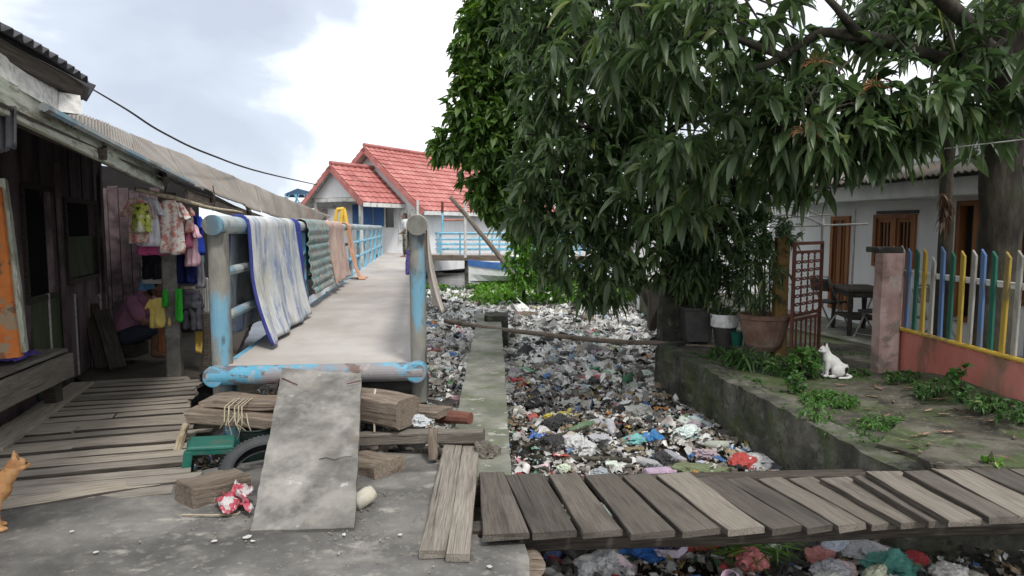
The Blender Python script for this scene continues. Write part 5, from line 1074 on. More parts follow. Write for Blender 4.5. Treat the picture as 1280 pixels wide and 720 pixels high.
# ---- the house behind the fence
rw = Wall((5.0, 10.7), (-.188, 1), True)
yh = thing('white_house', 'low white rendered house with orange brown window frames behind the picket fence', 'house', (5.4, 8.8, 0))
def sp(px): return rw.sz(px, 330)[0]
def op(x0, y0, x1, y1):
    a, z1 = rw.sz(x1, y0); b, z0 = rw.sz(x0, y1); return (a, b, z0, z1)
ops = [op(1091, 267, 1147, 332), op(1036, 270, 1064, 384), op(1190, 250, 1226, 400), op(1262, 250, 1330, 380)]
mb = MB(); rw.pierced(mb, sp(1420), sp(960), 0, 2.75, -.15, 0, ops); mb.build('wall', M['plaster'], yh)
mb = MB(); rw.box(mb, sp(1420), sp(960), 0, 2.7, -2.5, -2.4); mb.build('room_lining', M['black'], yh)
mb = MB(); rw.box(mb, sp(960) - .1, sp(960), 0, 2.75, -5, -.15); mb.build('end_wall', M['plaster_old'], yh)
a_, zt_ = rw.sz(1093, 252); _, zt2 = rw.sz(1093, 233)
mb = MB(); rw.box(mb, sp(1420), sp(985), zt_, zt_ + .2, .003, .5); mb.build('eave_beam', M['plaster_old'], yh)
e0, e1 = rw.pt(sp(1420), zt_ + .23, .75), rw.pt(sp(975), zt_ + .23, .75)
corrugate('roof', e0, e1, e1 - rw.n * 3.2 + V((0, 0, 1.0)), e0 - rw.n * 3.2 + V((0, 0, 1.0)), M['tin'], yh, .09, .014)
for i, h in enumerate(ops):
    nm = 'window' if i in (0, 3) else 'door'
    mb = MB(); rw.ring(mb, *h, .06, -.08, .03); o = mb.build(nm, M['brownwood'], yh)
    m_ = (h[0] + h[1]) / 2
    if i != 2:
        mb = MB(); rw.box(mb, m_ - .035, m_ + .035, h[2] + .06, h[3] - .06, -.06, .02); mb.build('mullion', M['brownwood'], o)
        for a, b in ((h[0] + .06, m_ - .035), (m_ + .035, h[1] - .06)):
            mb = MB(); rw.ring(mb, a, b, h[2] + .06, h[3] - .06, .05, -.05, .0); mb.build('sash', M['brownwood'], o)
            mb = MB(); rw.box(mb, a + .05, b - .05, h[2] + .11, h[3] - .11, -.04, -.03); mb.build('pane', M['glass'], o)
            for k in (1, 2): s = a + .05 + (b - a - .1) * k / 3; mb = MB(); rw.box(mb, s - .01, s + .01, h[2] + .11, h[3] - .11, -.028, -.014); mb.build('bar', M['brownwood'], o)
    else:
        mb = MB(); mb.grid(lambda u, v: rw.pt(h[0] + .06 + (h[1] - h[0] - .12) * u, h[2] + (h[3] - h[2] - .06) * v, -.1 + .03 * math.sin(u * 40)), 40, 4); c_o = mb.build('curtain', M['cloth'], o); c_o.color = (.05, .05, .045, 1)
    tag(o, ('brown double casement window', 'narrow brown shutter door', 'dark curtained doorway', 'brown window behind the pickets')[i])
mb = MB(); h = op(1097, 253.5, 1150, 262.5); rw.box(mb, h[0], h[1], h[2] - .06, h[3] - .09, .003, .02); v_o = mb.build('vent', M['iron'], yh)
mb = MB()
for k in range(7): s = h[0] + (h[1] - h[0]) * (k + .5) / 7; rw.box(mb, s - .02, s + .02, h[2] - .04, h[3] - .11, .022, .035)
mb.build('vent_lattice', M['mosswall'], v_o)
poly_slab('porch_floor', [rw.pt(sp(1420), .14, .003), rw.pt(sp(975), .14, .003), rw.pt(sp(975), .14, 1.5), rw.pt(sp(1420), .14, .9)], .2, M['beamtop'], .3, .005, .004, kind=None, parent=yh)
mb = MB(); mb.hexa([V((2.9, 15.5, -.5)), V((5.5, 15.2, -.5)), V((5.5, 15.5, -.5)), V((2.9, 15.8, -.5))], [V((2.9, 15.5, 2.2)), V((5.5, 15.2, 2.2)), V((5.5, 15.5, 2.2)), V((2.9, 15.8, 2.2))]); tag(mb.build('white_wall', M['plaster']), 'bright white wall seen beyond the mossy pillar', 'wall')
# table and chairs on the porch
def table():
    c = D(1071, 400, 9.2); c.z = .14; t = thing('table', 'dark wooden table with lower shelf on the porch by the window', 'table', c); Rm = Matrix.Rotation(R(80), 3, 'Z')
    p = lambda x, y, z: c + Rm @ V((x, y, z))
    mb = MB(); mb.box(p(0, 0, .6), (.85, .5, .04), Rm); bevel(mb.build('tabletop', M['wood_dark'], t), .008)
    mb = MB(); mb.box(p(0, 0, .22), (.7, .4, .03), Rm); bevel(mb.build('shelf', M['wood_dark'], t), .006)
    for x in (-.37, .37):
        for y in (-.2, .2): mb = MB(); mb.tube([p(x, y, 0), p(x, y, .1), p(x, y, .25), p(x, y, .4), p(x, y, .58)], [.028, .035, .026, .036, .03], 10); mb.build('leg', M['wood_dark'], t)
    mb = MB(); mb.box(p(0, 0, .54), (.78, .42, .07), Rm); mb.build('apron', M['wood_dark'], t)
table()
def chair(px, dd, yaw, label, mt, k=1.0):
    c = D(px, 400, dd); c.z = .14; t = thing('folding_chair', label, 'chair', c, None); Rm = Matrix.Rotation(yaw, 3, 'Z'); p = lambda x, y, z: c + Rm @ V((x, y, z)) * k
    mb = MB(); mb.box(p(0, 0, .43), (.4 * k, .38 * k, .035), Rm); bevel(mb.build('seat', mt, t), .012)
    mb = MB(); mb.grid(lambda u, v: p(-.19 + .38 * u, .2 + .05 * v + .02 * math.sin(u * math.pi), .62 + .2 * v), 10, 5); o = mb.build('backrest', mt, t, smooth=True); solid(o, .025)
    for x in (-.2, .2):
        mb = MB(); mb.tube([p(x, -.24, 0), p(x, .0, .4), p(x, .22, .82), p(x * .8, .24, .86)], .012, 8); mb.build('leg', M['chrome'], t)
        mb = MB(); mb.tube([p(x, .24, 0), p(x, -.1, .42)], .012, 8); mb.build('leg', M['chrome'], t)
    mb = MB(); mb.tube([p(-.16, .24, .86), p(.16, .24, .86)], .012, 8); mb.build('top_rail', M['chrome'], t)
    mb = MB(); mb.tube([p(-.2, -.2, .06), p(.2, -.2, .06)], .009, 6); mb.build('stretcher', M['chrome'], t)
chair(1095, 8.7, R(-70), 'folding chair with black seat in front of the dark porch table', M['iron'], .8)
chair(1036, 9.7, R(110), 'dark folding chair between the gate and the porch table', M['iron'], .85)
chair(1172, 7.9, R(30), 'pale metal folding chair seen through the painted pickets', M['chrome'], .85)
# ---- picket fence
F0, F1 = P(1112, 463, .08), D(1277, 531, 5.1); fd = (F1 - F0).normalized(); fd.z = 0; fd.normalize(); FW = Wall((F0.x, F0.y), fd)
fz = lambda px, py: FW.sz(px, py)
fence = thing('picket_fence', 'fence of yellow white blue green pickets on a salmon painted wall', 'fence', (F0.x, F0.y, 0))
zt = fz(1130, 412)[1]; sE = fz(1420, 400)[0]
mb = MB()
rings = []
for i in range(30):
    s = .04 + (sE - .04) * i / 29; j = noise.noise(V((s * 3, 1, 0))) * .01
    rings.append([FW.pt(s, -.2, .06 + j), FW.pt(s, zt * .5, .055 + j), FW.pt(s, zt - .012, .055 + j * .5), FW.pt(s, zt, .045), FW.pt(s, zt, -.045), FW.pt(s, -.2, -.055)])
mb.loft(rings); o = mb.build('base_wall', M['pink'], fence)
zb = zt + .012
mb = MB(); mb.tube([FW.pt(.03 + (sE - .03) * k / 8, zb + .006, .065 + .004 * (k % 2)) for k in range(9)], .02, 10); mb.build('pipe_rail', mat('yellow pipe paint', [(.48, .31, .04), (.58, .39, .07)], 5, rand=0, rough=.6, layers=[((.22, .16, .1), 5, (1, 1, 1), .57, .65, .7)]), fence)
ztop = fz(1122, 312)[1]; zr_ = zb + (ztop - zb) * .74
plank('rail', FW.pt(.05, zr_, .005), FW.pt(sE, zr_ - .0, .005), .025, .05, M['whiteboard'], fence, warp=.003)
pk = {'y': mat('worn yellow picket', [(.3, .2, .03), (.38, .27, .05)], 5, (1, 1, .2), rand=.1, layers=[((.13, .11, .06), 6, (1, 1, .4), .52, .64, .8)]), 'w': mat('worn white picket', [(.28, .27, .245), (.36, .35, .32)], 5, (1, 1, .2), rand=.1, layers=[((.15, .14, .11), 6, (1, 1, .4), .52, .64, .8)]),
      'b': mat('worn blue picket', [(.07, .135, .27), (.1, .175, .32)], 5, (1, 1, .2), rand=.1, layers=[((.12, .13, .14), 6, (1, 1, .4), .54, .66, .7)]), 'g': mat('worn green picket', [(.015, .085, .06), (.022, .115, .08)], 5, (1, 1, .2), rand=.1, layers=[((.05, .06, .05), 6, (1, 1, .4), .55, .66, .7)])}
names = {'y': 'yellow', 'w': 'white', 'b': 'blue', 'g': 'dark green'}
px = [1123, 1132, 1141, 1151, 1161.5, 1172, 1184.5, 1196, 1209, 1222, 1235.5, 1249, 1264, 1279.5, 1296, 1313, 1331, 1350]
for i, x in enumerate(px):
    c = 'ywbg'[i % 4] if i < 4 else 'ywbgywbgywbgyw'[(i - 4) % 14]; s = fz(x - 3, 370)[0]; w = .052; top = ztop + random.uniform(-.03, .015) - (.1 if i == 5 else 0); lean = random.uniform(-.012, .018)
    mb = MB(); s1_ = s + lean
    b_ = [FW.pt(s - w / 2, zb - .035, .02), FW.pt(s + w / 2, zb - .045, .02), FW.pt(s + w / 2, zb - .045, .04), FW.pt(s - w / 2, zb - .035, .04)]
    t_ = [FW.pt(s1_ - w / 2, top + .05, .02), FW.pt(s1_ + w / 2, top, .02), FW.pt(s1_ + w / 2, top, .04), FW.pt(s1_ - w / 2, top + .05, .04)]
    mb.hexa(b_, t_); o = mb.build('picket', pk[c], fence); bevel(o, .003, 1); o['label'] = names[c] + ' picket'
pp = P(1098, 466, .08); zt_p = D(1110, 312, pp.y).z
o = plank('corner_post', V((pp.x, pp.y, zt_p - .03)), V((pp.x, pp.y, -.1)), .2, .2, M['postpink'], fence, up=(fd * -1), warp=.004, rag=.004); tag(o, 'worn pink concrete corner post')
mb = MB(); mb.box((pp.x, pp.y, zt_p + .0), (.25, .25, .055), Matrix.Rotation(math.atan2(fd.y, fd.x), 3, 'Z')); bevel(mb.build('post_cap', M['mosswall'], fence), .01)
mb = MB(); FW.box(mb, .03, .1, .0, zt_p - .03, -.1, .05); mb.build('end_pillar', M['rustred'], fence)
# path slabs on the bank
for i, (q, z, lb) in enumerate(((((1098, 556), (1180, 578), (1420, 580), (1420, 540), (1140, 510)), .15, 'broad worn concrete step along the bank below the picket fence'), (((1150, 570), (1168, 581), (1420, 584), (1420, 552), (1185, 546)), .21, 'broken concrete slab lying where the plank bridge meets the bank'))):
    poly_slab('path_slab', [P(x, y, z) for x, y in q], .12, M['bank'], .15, .02, .02, kind=None); o = [x for x in bpy.data.objects if x.name.startswith('path_slab')][-1]; tag(o, lb, 'slab')
# an earth verge banked up against the fence wall
vg = MB()
def verge(u, v):
    s = -.1 + (sE + .1) * u; p = FW.pt(s, 0, .05 + .75 * v); p.z = .085 + .17 * min(1, s / 1.2 + .1) * (1 - v) ** 1.5 + noise.noise(p * 4) * .02 * (1 - v); return p
vg.grid(verge, 40, 14); tag(vg.build('verge', M['bank'], smooth=True), kind='structure')
# ---------------------------------------------------------------- trees
def tree(name, label, base, group=None): return thing(name, label, 'tree', base, group)
# the big mango whose trunk stands by the fence; its boughs hang over the bank
t1 = tree('mango_tree', 'big dark mango tree with thick trunk behind the picket fence', V((D(1250, 300, 6.7).x, 6.7, 0)))
def trunk(parent, pts, r0, r1, name='trunk', n=5, a=.03, seg=12, material=None):
    w = wob(pts, n, a); mb = MB(); mb.tube(w, taper(len(w), r0, r1), seg); return mb.build(name, material or M['bark'], parent, smooth=True)
trunk(t1, [V((D(1246, 300, 6.7).x, 6.7, -.1)), D(1248, 320, 6.7), D(1252, 210, 6.6), D(1262, 90, 6.4), D(1275, -60, 6.2)], .2, .15, a=.04, seg=16)
for i, (pts, r) in enumerate((([D(1262, 95, 6.4), D(1180, 70, 6.2), D(1080, 48, 6.0), D(1020, 45, 6.0), D(960, 80, 6.0), D(900, 95, 5.9)], .07), ([D(1080, 48, 6.0), D(1050, 20, 5.8), D(1010, -30, 5.6)], .05), ([D(1262, 90, 6.4), D(1200, 20, 6), D(1120, -60, 5.6), D(960, -120, 5.4), D(820, -160, 5.6)], .08), ([D(1240, 120, 6.5), D(1190, 130, 6.1), D(1130, 165, 5.8)], .035), ([D(1260, 80, 6.4), D(1330, 60, 5.4), D(1400, 20, 4.6)], .07), ([D(980, 70, 6), D(900, 40, 6.2), D(820, 60, 6.6), D(760, 90, 7)], .035))):
    trunk(t1, pts, r, r * .35, 'limb', 4, .06, 8)
bC = [pxb(790, 35, 6.6, 100, 70, .7), pxb(900, 40, 6.0, 110, 75, .7), pxb(1010, 150, 5.9, 95, 55, .5, .8), pxb(890, 160, 6.3, 80, 70, .6), pxb(1090, 165, 6.0, 80, 40, .4, .6), pxb(1150, 95, 5.8, 90, 75, .5), pxb(1200, 160, 6.2, 55, 40, .4), pxb(1020, 225, 6.6, 50, 28, .35),
      pxb(1010, 95, 6.6, 90, 50, .5), pxb(1110, 30, 6.6, 60, 30, .5, .25), pxb(1250, 60, 5.6, 70, 90, .6), pxb(1265, 150, 5.8, 40, 50, .4), pxb(840, 230, 7.0, 70, 70, .6), pxb(960, 200, 6.6, 60, 50, .5)]
crown('crown', t1, bC, 500, 11, .13, .31, .27, .6, M['mango'], 5, up=0, spread=(.4, 1.6), jit=.8)
bCu = [(V((x, y, z)), (1.5, 1.5, .7), 1.0) for x, y, z in ((1.5, 6.0, 5.6), (3.4, 5.6, 5.6), (2.6, 7.6, 5.8), (.6, 7.4, 5.6), (4.6, 7.2, 5.2), (4.9, 4.9, 5.0), (2.2, 4.4, 5.6))]
crown('shade_crown', t1, bCu, 400, 11, .2, .3, .27, .7, M['mango'], 3, up=0)  # unseen canopy above the view, added to shade the bank and yard
stk = mat('dry flower stalk', [(.22, .1, .04), (.3, .15, .07)], 8, rand=0, bump=0)
for (x, y, dd) in ((1008, 166, 5.5), (1022, 78, 5.6), (1095, 108, 5.6)):
    c = D(x, y, dd); mb = MB()
    for k in range(26): d = V((random.gauss(0, 1), random.gauss(0, .6), random.uniform(-.3, .9))).normalized(); mb.tube([c, c + d * random.uniform(.05, .1), c + d * random.uniform(.1, .14) + V((0, 0, -.03))], .003, 4)
    mb.build('flower_spray', stk, t1)
def twigs(parent, blobs, n, r):
    mb = MB(); c, u = blob_points(blobs, n, .9)
    for a, d in zip(c, u):
        a = V(a); b = a - V(d) * random.uniform(.3, .6) + V((random.gauss(0, .1), random.gauss(0, .1), random.uniform(.05, .3))); w = wob([b, a], 4, .05); mb.tube(w, taper(len(w), r, r * .4), 5)
    mb.build('twig_sprays', M['bark'], parent, smooth=True)
twigs(t1, bC, 110, .011)
# the middle mango hanging over the canal
t2 = tree('mango_tree', 'dense mango tree drooping over the canal beside the mossy pillar', V((D(872, 420, 9.3).x, 9.3, 0)))
trunk(t2, [V((D(872, 420, 9.3).x, 9.3, -.2)), D(862, 350, 9.3), D(845, 280, 9.2), D(820, 180, 9.0), D(790, 60, 8.8), D(780, -80, 8.8)], .17, .09, a=.05)
for pts in ([D(845, 280, 9.2), D(800, 270, 8.8), D(755, 300, 8.5)], [D(835, 230, 9.1), D(770, 170, 8.7), D(700, 150, 8.4)], [D(820, 180, 9), D(880, 130, 8.6), D(940, 150, 8.2)], [D(850, 300, 9.2), D(890, 280, 8.8), D(925, 300, 8.5)], [D(795, 90, 8.8), D(720, 40, 8.6), D(660, 30, 8.6)]):
    trunk(t2, pts, .06, .02, 'limb', 4, .06, 8)
bB = [pxb(745, 90, 8.7, 115, 95, 1.0), pxb(705, 200, 8.6, 72, 80, .8), pxb(770, 220, 8.6, 85, 80, .8), pxb(722, 300, 8.5, 62, 62, .6), pxb(755, 345, 8.3, 40, 40, .4), pxb(800, 300, 8.6, 55, 55, .6), pxb(850, 180, 8.7, 80, 90, .9), pxb(675, 250, 8.7, 48, 45, .5), pxb(880, 270, 8.4, 55, 50, .6), pxb(700, 20, 8.8, 80, 60, .9), pxb(845, 60, 8.9, 90, 80, .9), pxb(925, 230, 8.2, 50, 50, .5), pxb(868, 330, 8.5, 30, 28, .3, .25), pxb(742, 362, 8.4, 26, 18, .3)]
crown('crown', t2, bB, 1600, 10, .11, .26, .28, .55, M['mango'], 4, up=.05, spread=(.4, 1.6), jit=.8)
twigs(t2, bB, 130, .012)
bBu = [(D(x, y, d_), (1.6, 1.5, .9), 1.0) for x, y, d_ in ((760, -120, 8.8), (900, -140, 9.4), (660, -110, 10), (1000, -150, 9.5), (800, -260, 9))]
crown('shade_crown', t2, bBu, 270, 11, .2, .3, .28, .7, M['mango'], 3)  # more foliage added out of view to block light from above
# broad leaved lighter tree behind it at the water
t3 = tree('broadleaf_tree', 'lighter broad leaved tree beyond the canal nearest to the white house', V((D(668, 380, 13.2).x, 13.2, -.4)))
trunk(t3, [V((D(850, 372, 13.2).x, 13.2, -.9)), D(770, 290, 13.2), D(655, 180, 13), D(640, 60, 12.8), D(640, -60, 12.8)], .14, .07, a=.06)
for pts in ([D(665, 230, 13.1), D(610, 190, 12.6), D(560, 185, 12.4)], [D(650, 150, 13), D(600, 120, 12.6), D(575, 110, 12.4)], [D(642, 70, 12.8), D(600, 40, 12.6)]): trunk(t3, pts, .05, .015, 'limb', 4, .08, 7)
bA = [pxb(618, 60, 12.7, 48, 70, .9), pxb(598, 130, 12.5, 40, 40, .7), pxb(575, 182, 12.3, 36, 26, .5), pxb(612, 195, 12.5, 45, 50, .8), pxb(655, 150, 12.9, 60, 90, 1.0), pxb(615, 245, 12.5, 32, 26, .5), pxb(640, 0, 12.8, 55, 60, .9), pxb(650, 262, 12.6, 38, 38, .6), pxb(580, 100, 12.5, 20, 22, .4), pxb(552, 186, 12.2, 14, 12, .3, .08), pxb(640, -90, 12.8, 70, 60, 1.1), pxb(604, 20, 12.6, 24, 40, .6), pxb(588, 70, 12.5, 24, 34, .5), pxb(600, 165, 12.4, 40, 36, .6)]
crown('crown', t3, bA, 1550, 9, .13, .26, .42, .5, M['bright'], 4, up=.2, spread=(.5, 1.5))
# sparse feathery twig beyond its edge
t5 = tree('lime_bush', 'lime green leafy bush behind the leaning pole and mooring', V((D(655, 350, 16.5).x, 16.5, -.5)))
trunk(t5, [V((D(655, 360, 16.5).x, 16.5, -.7)), D(655, 320, 16.5), D(650, 285, 16.4)], .06, .02, 'stem', 4, .04, 7)
crown('crown', t5, [pxb(652, 330, 16.3, 22, 34, .5), pxb(668, 305, 16.3, 26, 26, .5), pxb(648, 300, 16.3, 14, 18, .4), pxb(690, 345, 16.4, 30, 26, .5)], 420, 8, .1, .18, .42, .5, M['lime'], 3, up=.1)
# slim dead-leaf trunk by the pickets
t4 = tree('slim_tree', 'slim trunk with hanging dry leaves between house and picket fence', V((D(1183, 330, 7.3).x, 7.3, 0)))
trunk(t4, [V((D(1180, 330, 7.3).x, 7.3, -.1)), D(1182, 300, 7.3), D(1184, 220, 7.2), D(1190, 130, 7.1), D(1185, 20, 7.0)], .075, .05, a=.03)
crown('dry_leaves', t4, [pxb(1181, 262, 7.15, 6, 24, .05)], 15, 3, .1, .19, .22, 1.3, M['deadleaf'], 4, up=-1.5)
crown('crown', t4, [pxb(1185, 20, 7.0, 60, 40, .5), pxb(1150, -40, 7.2, 90, 50, .9), pxb(1290, 10, 7.4, 60, 80, .6)], 170, 10, .18, .28, .26, .7, M['mango'], 3)
# potted shrub and others in the shade
bpy.context.view_layer.update(); DG = bpy.context.evaluated_depsgraph_get()
def gpt(px, py, z):
    p = P(px, py, z)
    for _ in range(3):
        h = sc.ray_cast(DG, V((p.x, p.y, .7)), V((0, 0, -1)))
        if not h[0] or h[1].z < -.2 or h[1].z > .45: break
        p = P(px, py, h[1].z)
    return p
def shrub(name, label, px, py, dd, blobs, n, per, l0, l1, wr, dr, mt, stems=3, group=None, st=3, up=.2, z=None):
    b = D(px, py, dd) if z is None else gpt(px, py, z); t = thing(name, label, 'plant', b, group)
    mb = MB()
    for k in range(stems):
        c = blobs[k % len(blobs)]; e = c[0] + V((random.uniform(-.5, .5) * c[1][0], random.uniform(-.5, .5) * c[1][1], random.uniform(-.2, .6) * c[1][2])); w = wob([b + V((random.uniform(-.03, .03), 0, -.03)), b.lerp(e, .5) + V((0, 0, .05)), e], 3, .02)
        mb.tube(w, taper(len(w), max(.004, l1 * .05), .002), 6)
    mb.build('stem', M['bark'], t, smooth=True)
    crown('foliage', t, blobs, n, per, l0, l1, wr, dr, mt, st, up=up); return t
shrub('potted_shrub', 'bushy dark shrub growing in the wide clay pot', 953, 398, 7.75, [pxb(948, 340, 7.75, 34, 42, .35), pxb(935, 300, 7.8, 30, 34, .3), pxb(965, 295, 7.8, 26, 30, .3), pxb(985, 290, 7.7, 16, 18, .2)], 300, 8, .07, .13, .24, .5, M['mango'], 5)
mb = MB(); mb.tube([D(953, 402, 7.75), D(952, 365, 7.75), D(950, 330, 7.75)], [.045, .035, .025], 8); o = mb.build('stem', M['bark'], bpy.context.scene.objects['potted_shrub'])
shrub('potted_shrub', 'dark long leaved shrub growing out of the black planter box', 872, 394, 8.5, [pxb(868, 350, 8.5, 26, 30, .25), pxb(890, 325, 8.5, 26, 26, .3)], 90, 9, .14, .22, .24, .7, M['mango'], 4)
shrub('potted_shrub', 'low dark shrub growing in the white lined bucket', 905, 402, 8.25, [pxb(905, 370, 8.25, 22, 28, .22), pxb(915, 335, 8.3, 22, 28, .22)], 120, 8, .07, .13, .28, .5, M['mango'], 4)
# weeds along the bank
W = lambda label, px, py, z, r, n, per, l0, l1, wr, dr, mt='weed', up=.6, st=3, group=None: shrub('weed_plant', label, px, py, 0, [(gpt(px, py, z) + V((0, 0, r[2] * .7)), r, 1)], n, per, l0, l1, wr, dr, M[mt], 4, group, st, up, z)
W('arching fern like weed with long leaves beneath the clay pot', 945, 462, .1, (.2, .16, .14), 16, 7, .14, .26, .14, .8, st=4)
W('dark leafy weed hanging over the canal wall beneath the pots', 925, 458, .1, (.16, .14, .12), 34, 8, .06, .11, .3, .6)
W('bright round leaved clover clump before the seated cat', 1003, 474, .1, (.15, .12, .19), 60, 7, .045, .075, .8, .25, 'weed2')
W('second round leaved clump spilling down at the canal wall top', 990, 492, .1, (.13, .1, .1), 34, 7, .03, .05, .8, .3, 'weed')
W('thin stemmed weed with broad drooping leaves by the rusty gate', 972, 468, .1, (.14, .1, .12), 20, 6, .08, .15, .2, .7, st=4)
W('low fine leaved weed mat below the clover clump', 1036, 505, .1, (.24, .17, .06), 150, 7, .025, .05, .45, .3, 'weed2')
W('low grassy weed mat at the bank edge above the plank bridge', 1105, 535, .12, (.24, .14, .05), 130, 7, .03, .06, .22, .4, 'weed2')
W('small bushy weed against the pink corner post', 1128, 478, .1, (.16, .1, .07), 50, 7, .03, .06, .4, .5)
W('bushy weed below the white picket of the salmon wall', 1165, 495, .1, (.17, .1, .09), 60, 7, .03, .06, .4, .5)
W('round leaved sapling standing against the salmon wall', 1200, 498, .12, (.1, .06, .16), 12, 6, .05, .09, .75, .3)
W('dark bushy weed at the salmon wall foot beyond the sapling', 1225, 508, .12, (.16, .1, .07), 55, 7, .03, .06, .4, .5)
W('leafy weed at the salmon wall foot near the picture edge', 1268, 522, .12, (.18, .12, .07), 60, 7, .03, .06, .4, .5)
W('tiny bright green seedling in the broken bank slab', 1240, 580, .17, (.05, .04, .03), 8, 5, .03, .05, .7, .2, 'lime')
W('drooping weed hanging down the canal wall', 962, 505, .1, (.12, .09, .12), 26, 6, .05, .1, .25, 1.0, up=-.3)
W('leafy weed growing in the crack of the canal wall below the cat', 1020, 525, .1, (.13, .1, .09), 40, 6, .03, .06, .4, .6, 'weed2')
W('fresh weed at the wall edge under the long brown pole end', 905, 447, .1, (.18, .12, .08), 50, 6, .05, .09, .3, .6)
W('small weed between the pink corner post and the cat', 1075, 470, .1, (.1, .08, .05), 30, 6, .03, .05, .4, .5)
# grass tufts on the bank, water plants beyond the litter: nobody could count them
def scatter_stuff(name, n, fn, l0, l1, wr, dr, mt, up, st=3):
    pts = np.array([list(fn()) for _ in range(n)]); ax = rng.normal(0, .6, (n, 3)) + np.array([0, 0, up]); p, d, Ls = clusters(pts, ax, 5, l0, l1, (.2, 1.1))
    o = leaf_mesh(name, p, d, Ls, wr, rng.uniform(dr * .5, dr * 1.4, len(p)), mt, None, st); o['kind'] = 'stuff'; return o
def bank_pt():
    while True:
        x, y = random.uniform(1.5, 4.6), random.uniform(4.4, 8.2); p = V((x, y, .11)); e = WB.lerp(WA, max(0, min(1, (8.3 - y) / 4.4))).x
        if x > e + .02 and noise.noise(V((x * 1.6, y * 1.6, 3))) + (.35 if x < e + .25 else 0) > .22: return p
scatter_stuff('bank_grass', 900, bank_pt, .03, .075, .25, .5, M['weed'], 1.0)
def water_pt():
    while True:
        x, y = random.uniform(-3.4, 3.4), random.uniform(16.4, 24)
        if noise.noise(V((x * .5, y * .5, 1))) + (.25 if x > -.4 else -.25) > -.2: return V((x, y, LZ + random.uniform(0, .3) * (1 if x > -1 else .3)))
scatter_stuff('water_plants', 3600, water_pt, .1, .22, .5, .45, M['lime'], 1.1)
def left_weeds(): return V((random.uniform(-2.6, -.4), random.uniform(17, 22), LZ + random.uniform(0, .12)))
scatter_stuff('dry_weeds', 700, left_weeds, .06, .13, .3, .4, M['weed'], .9)

# ---------------------------------------------------------------- the litter on the canal
def right_bound(y):
    if y < WA.y: return 9.0
    if y < WB.y: return WA.x + (WB.x - WA.x) * (y - WA.y) / (WB.y - WA.y)
    return WB.x + (2.6 - WB.x) * min(1, (y - WB.y) / (12.6 - WB.y)) + max(0, y - 12.6) * .07
beam_l = lambda y: P(557, 596, .05).x + (P(597, 393, .05).x - P(557, 596, .05).x) * (y - 4.1) / 8.0
beam_r = lambda y: P(639, 596, .05).x + (P(626, 393, .05).x - P(639, 596, .05).x) * (y - 4.1) / 8.0
def litter_z(x, y): return LZ + .05 * noise.noise(V((x * .9, y * .9, 0))) + .035 * noise.noise(V((x * 3, y * 3, 2))) + .02 + max(0, (y - 9)) * .006
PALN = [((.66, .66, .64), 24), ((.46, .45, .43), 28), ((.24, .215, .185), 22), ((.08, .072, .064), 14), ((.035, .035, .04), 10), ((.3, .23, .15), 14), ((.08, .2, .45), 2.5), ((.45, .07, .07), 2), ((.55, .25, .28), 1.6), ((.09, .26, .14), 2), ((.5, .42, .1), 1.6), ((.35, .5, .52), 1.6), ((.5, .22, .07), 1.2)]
PALF = [((.86, .86, .84), 46), ((.7, .69, .67), 30), ((.42, .4, .36), 16), ((.12, .11, .1), 8), ((.25, .4, .6), 1.5), ((.6, .2, .2), 1.2), ((.55, .5, .25), 1)]  # far pieces coloured whiter, painting in the brighter open-sky light there
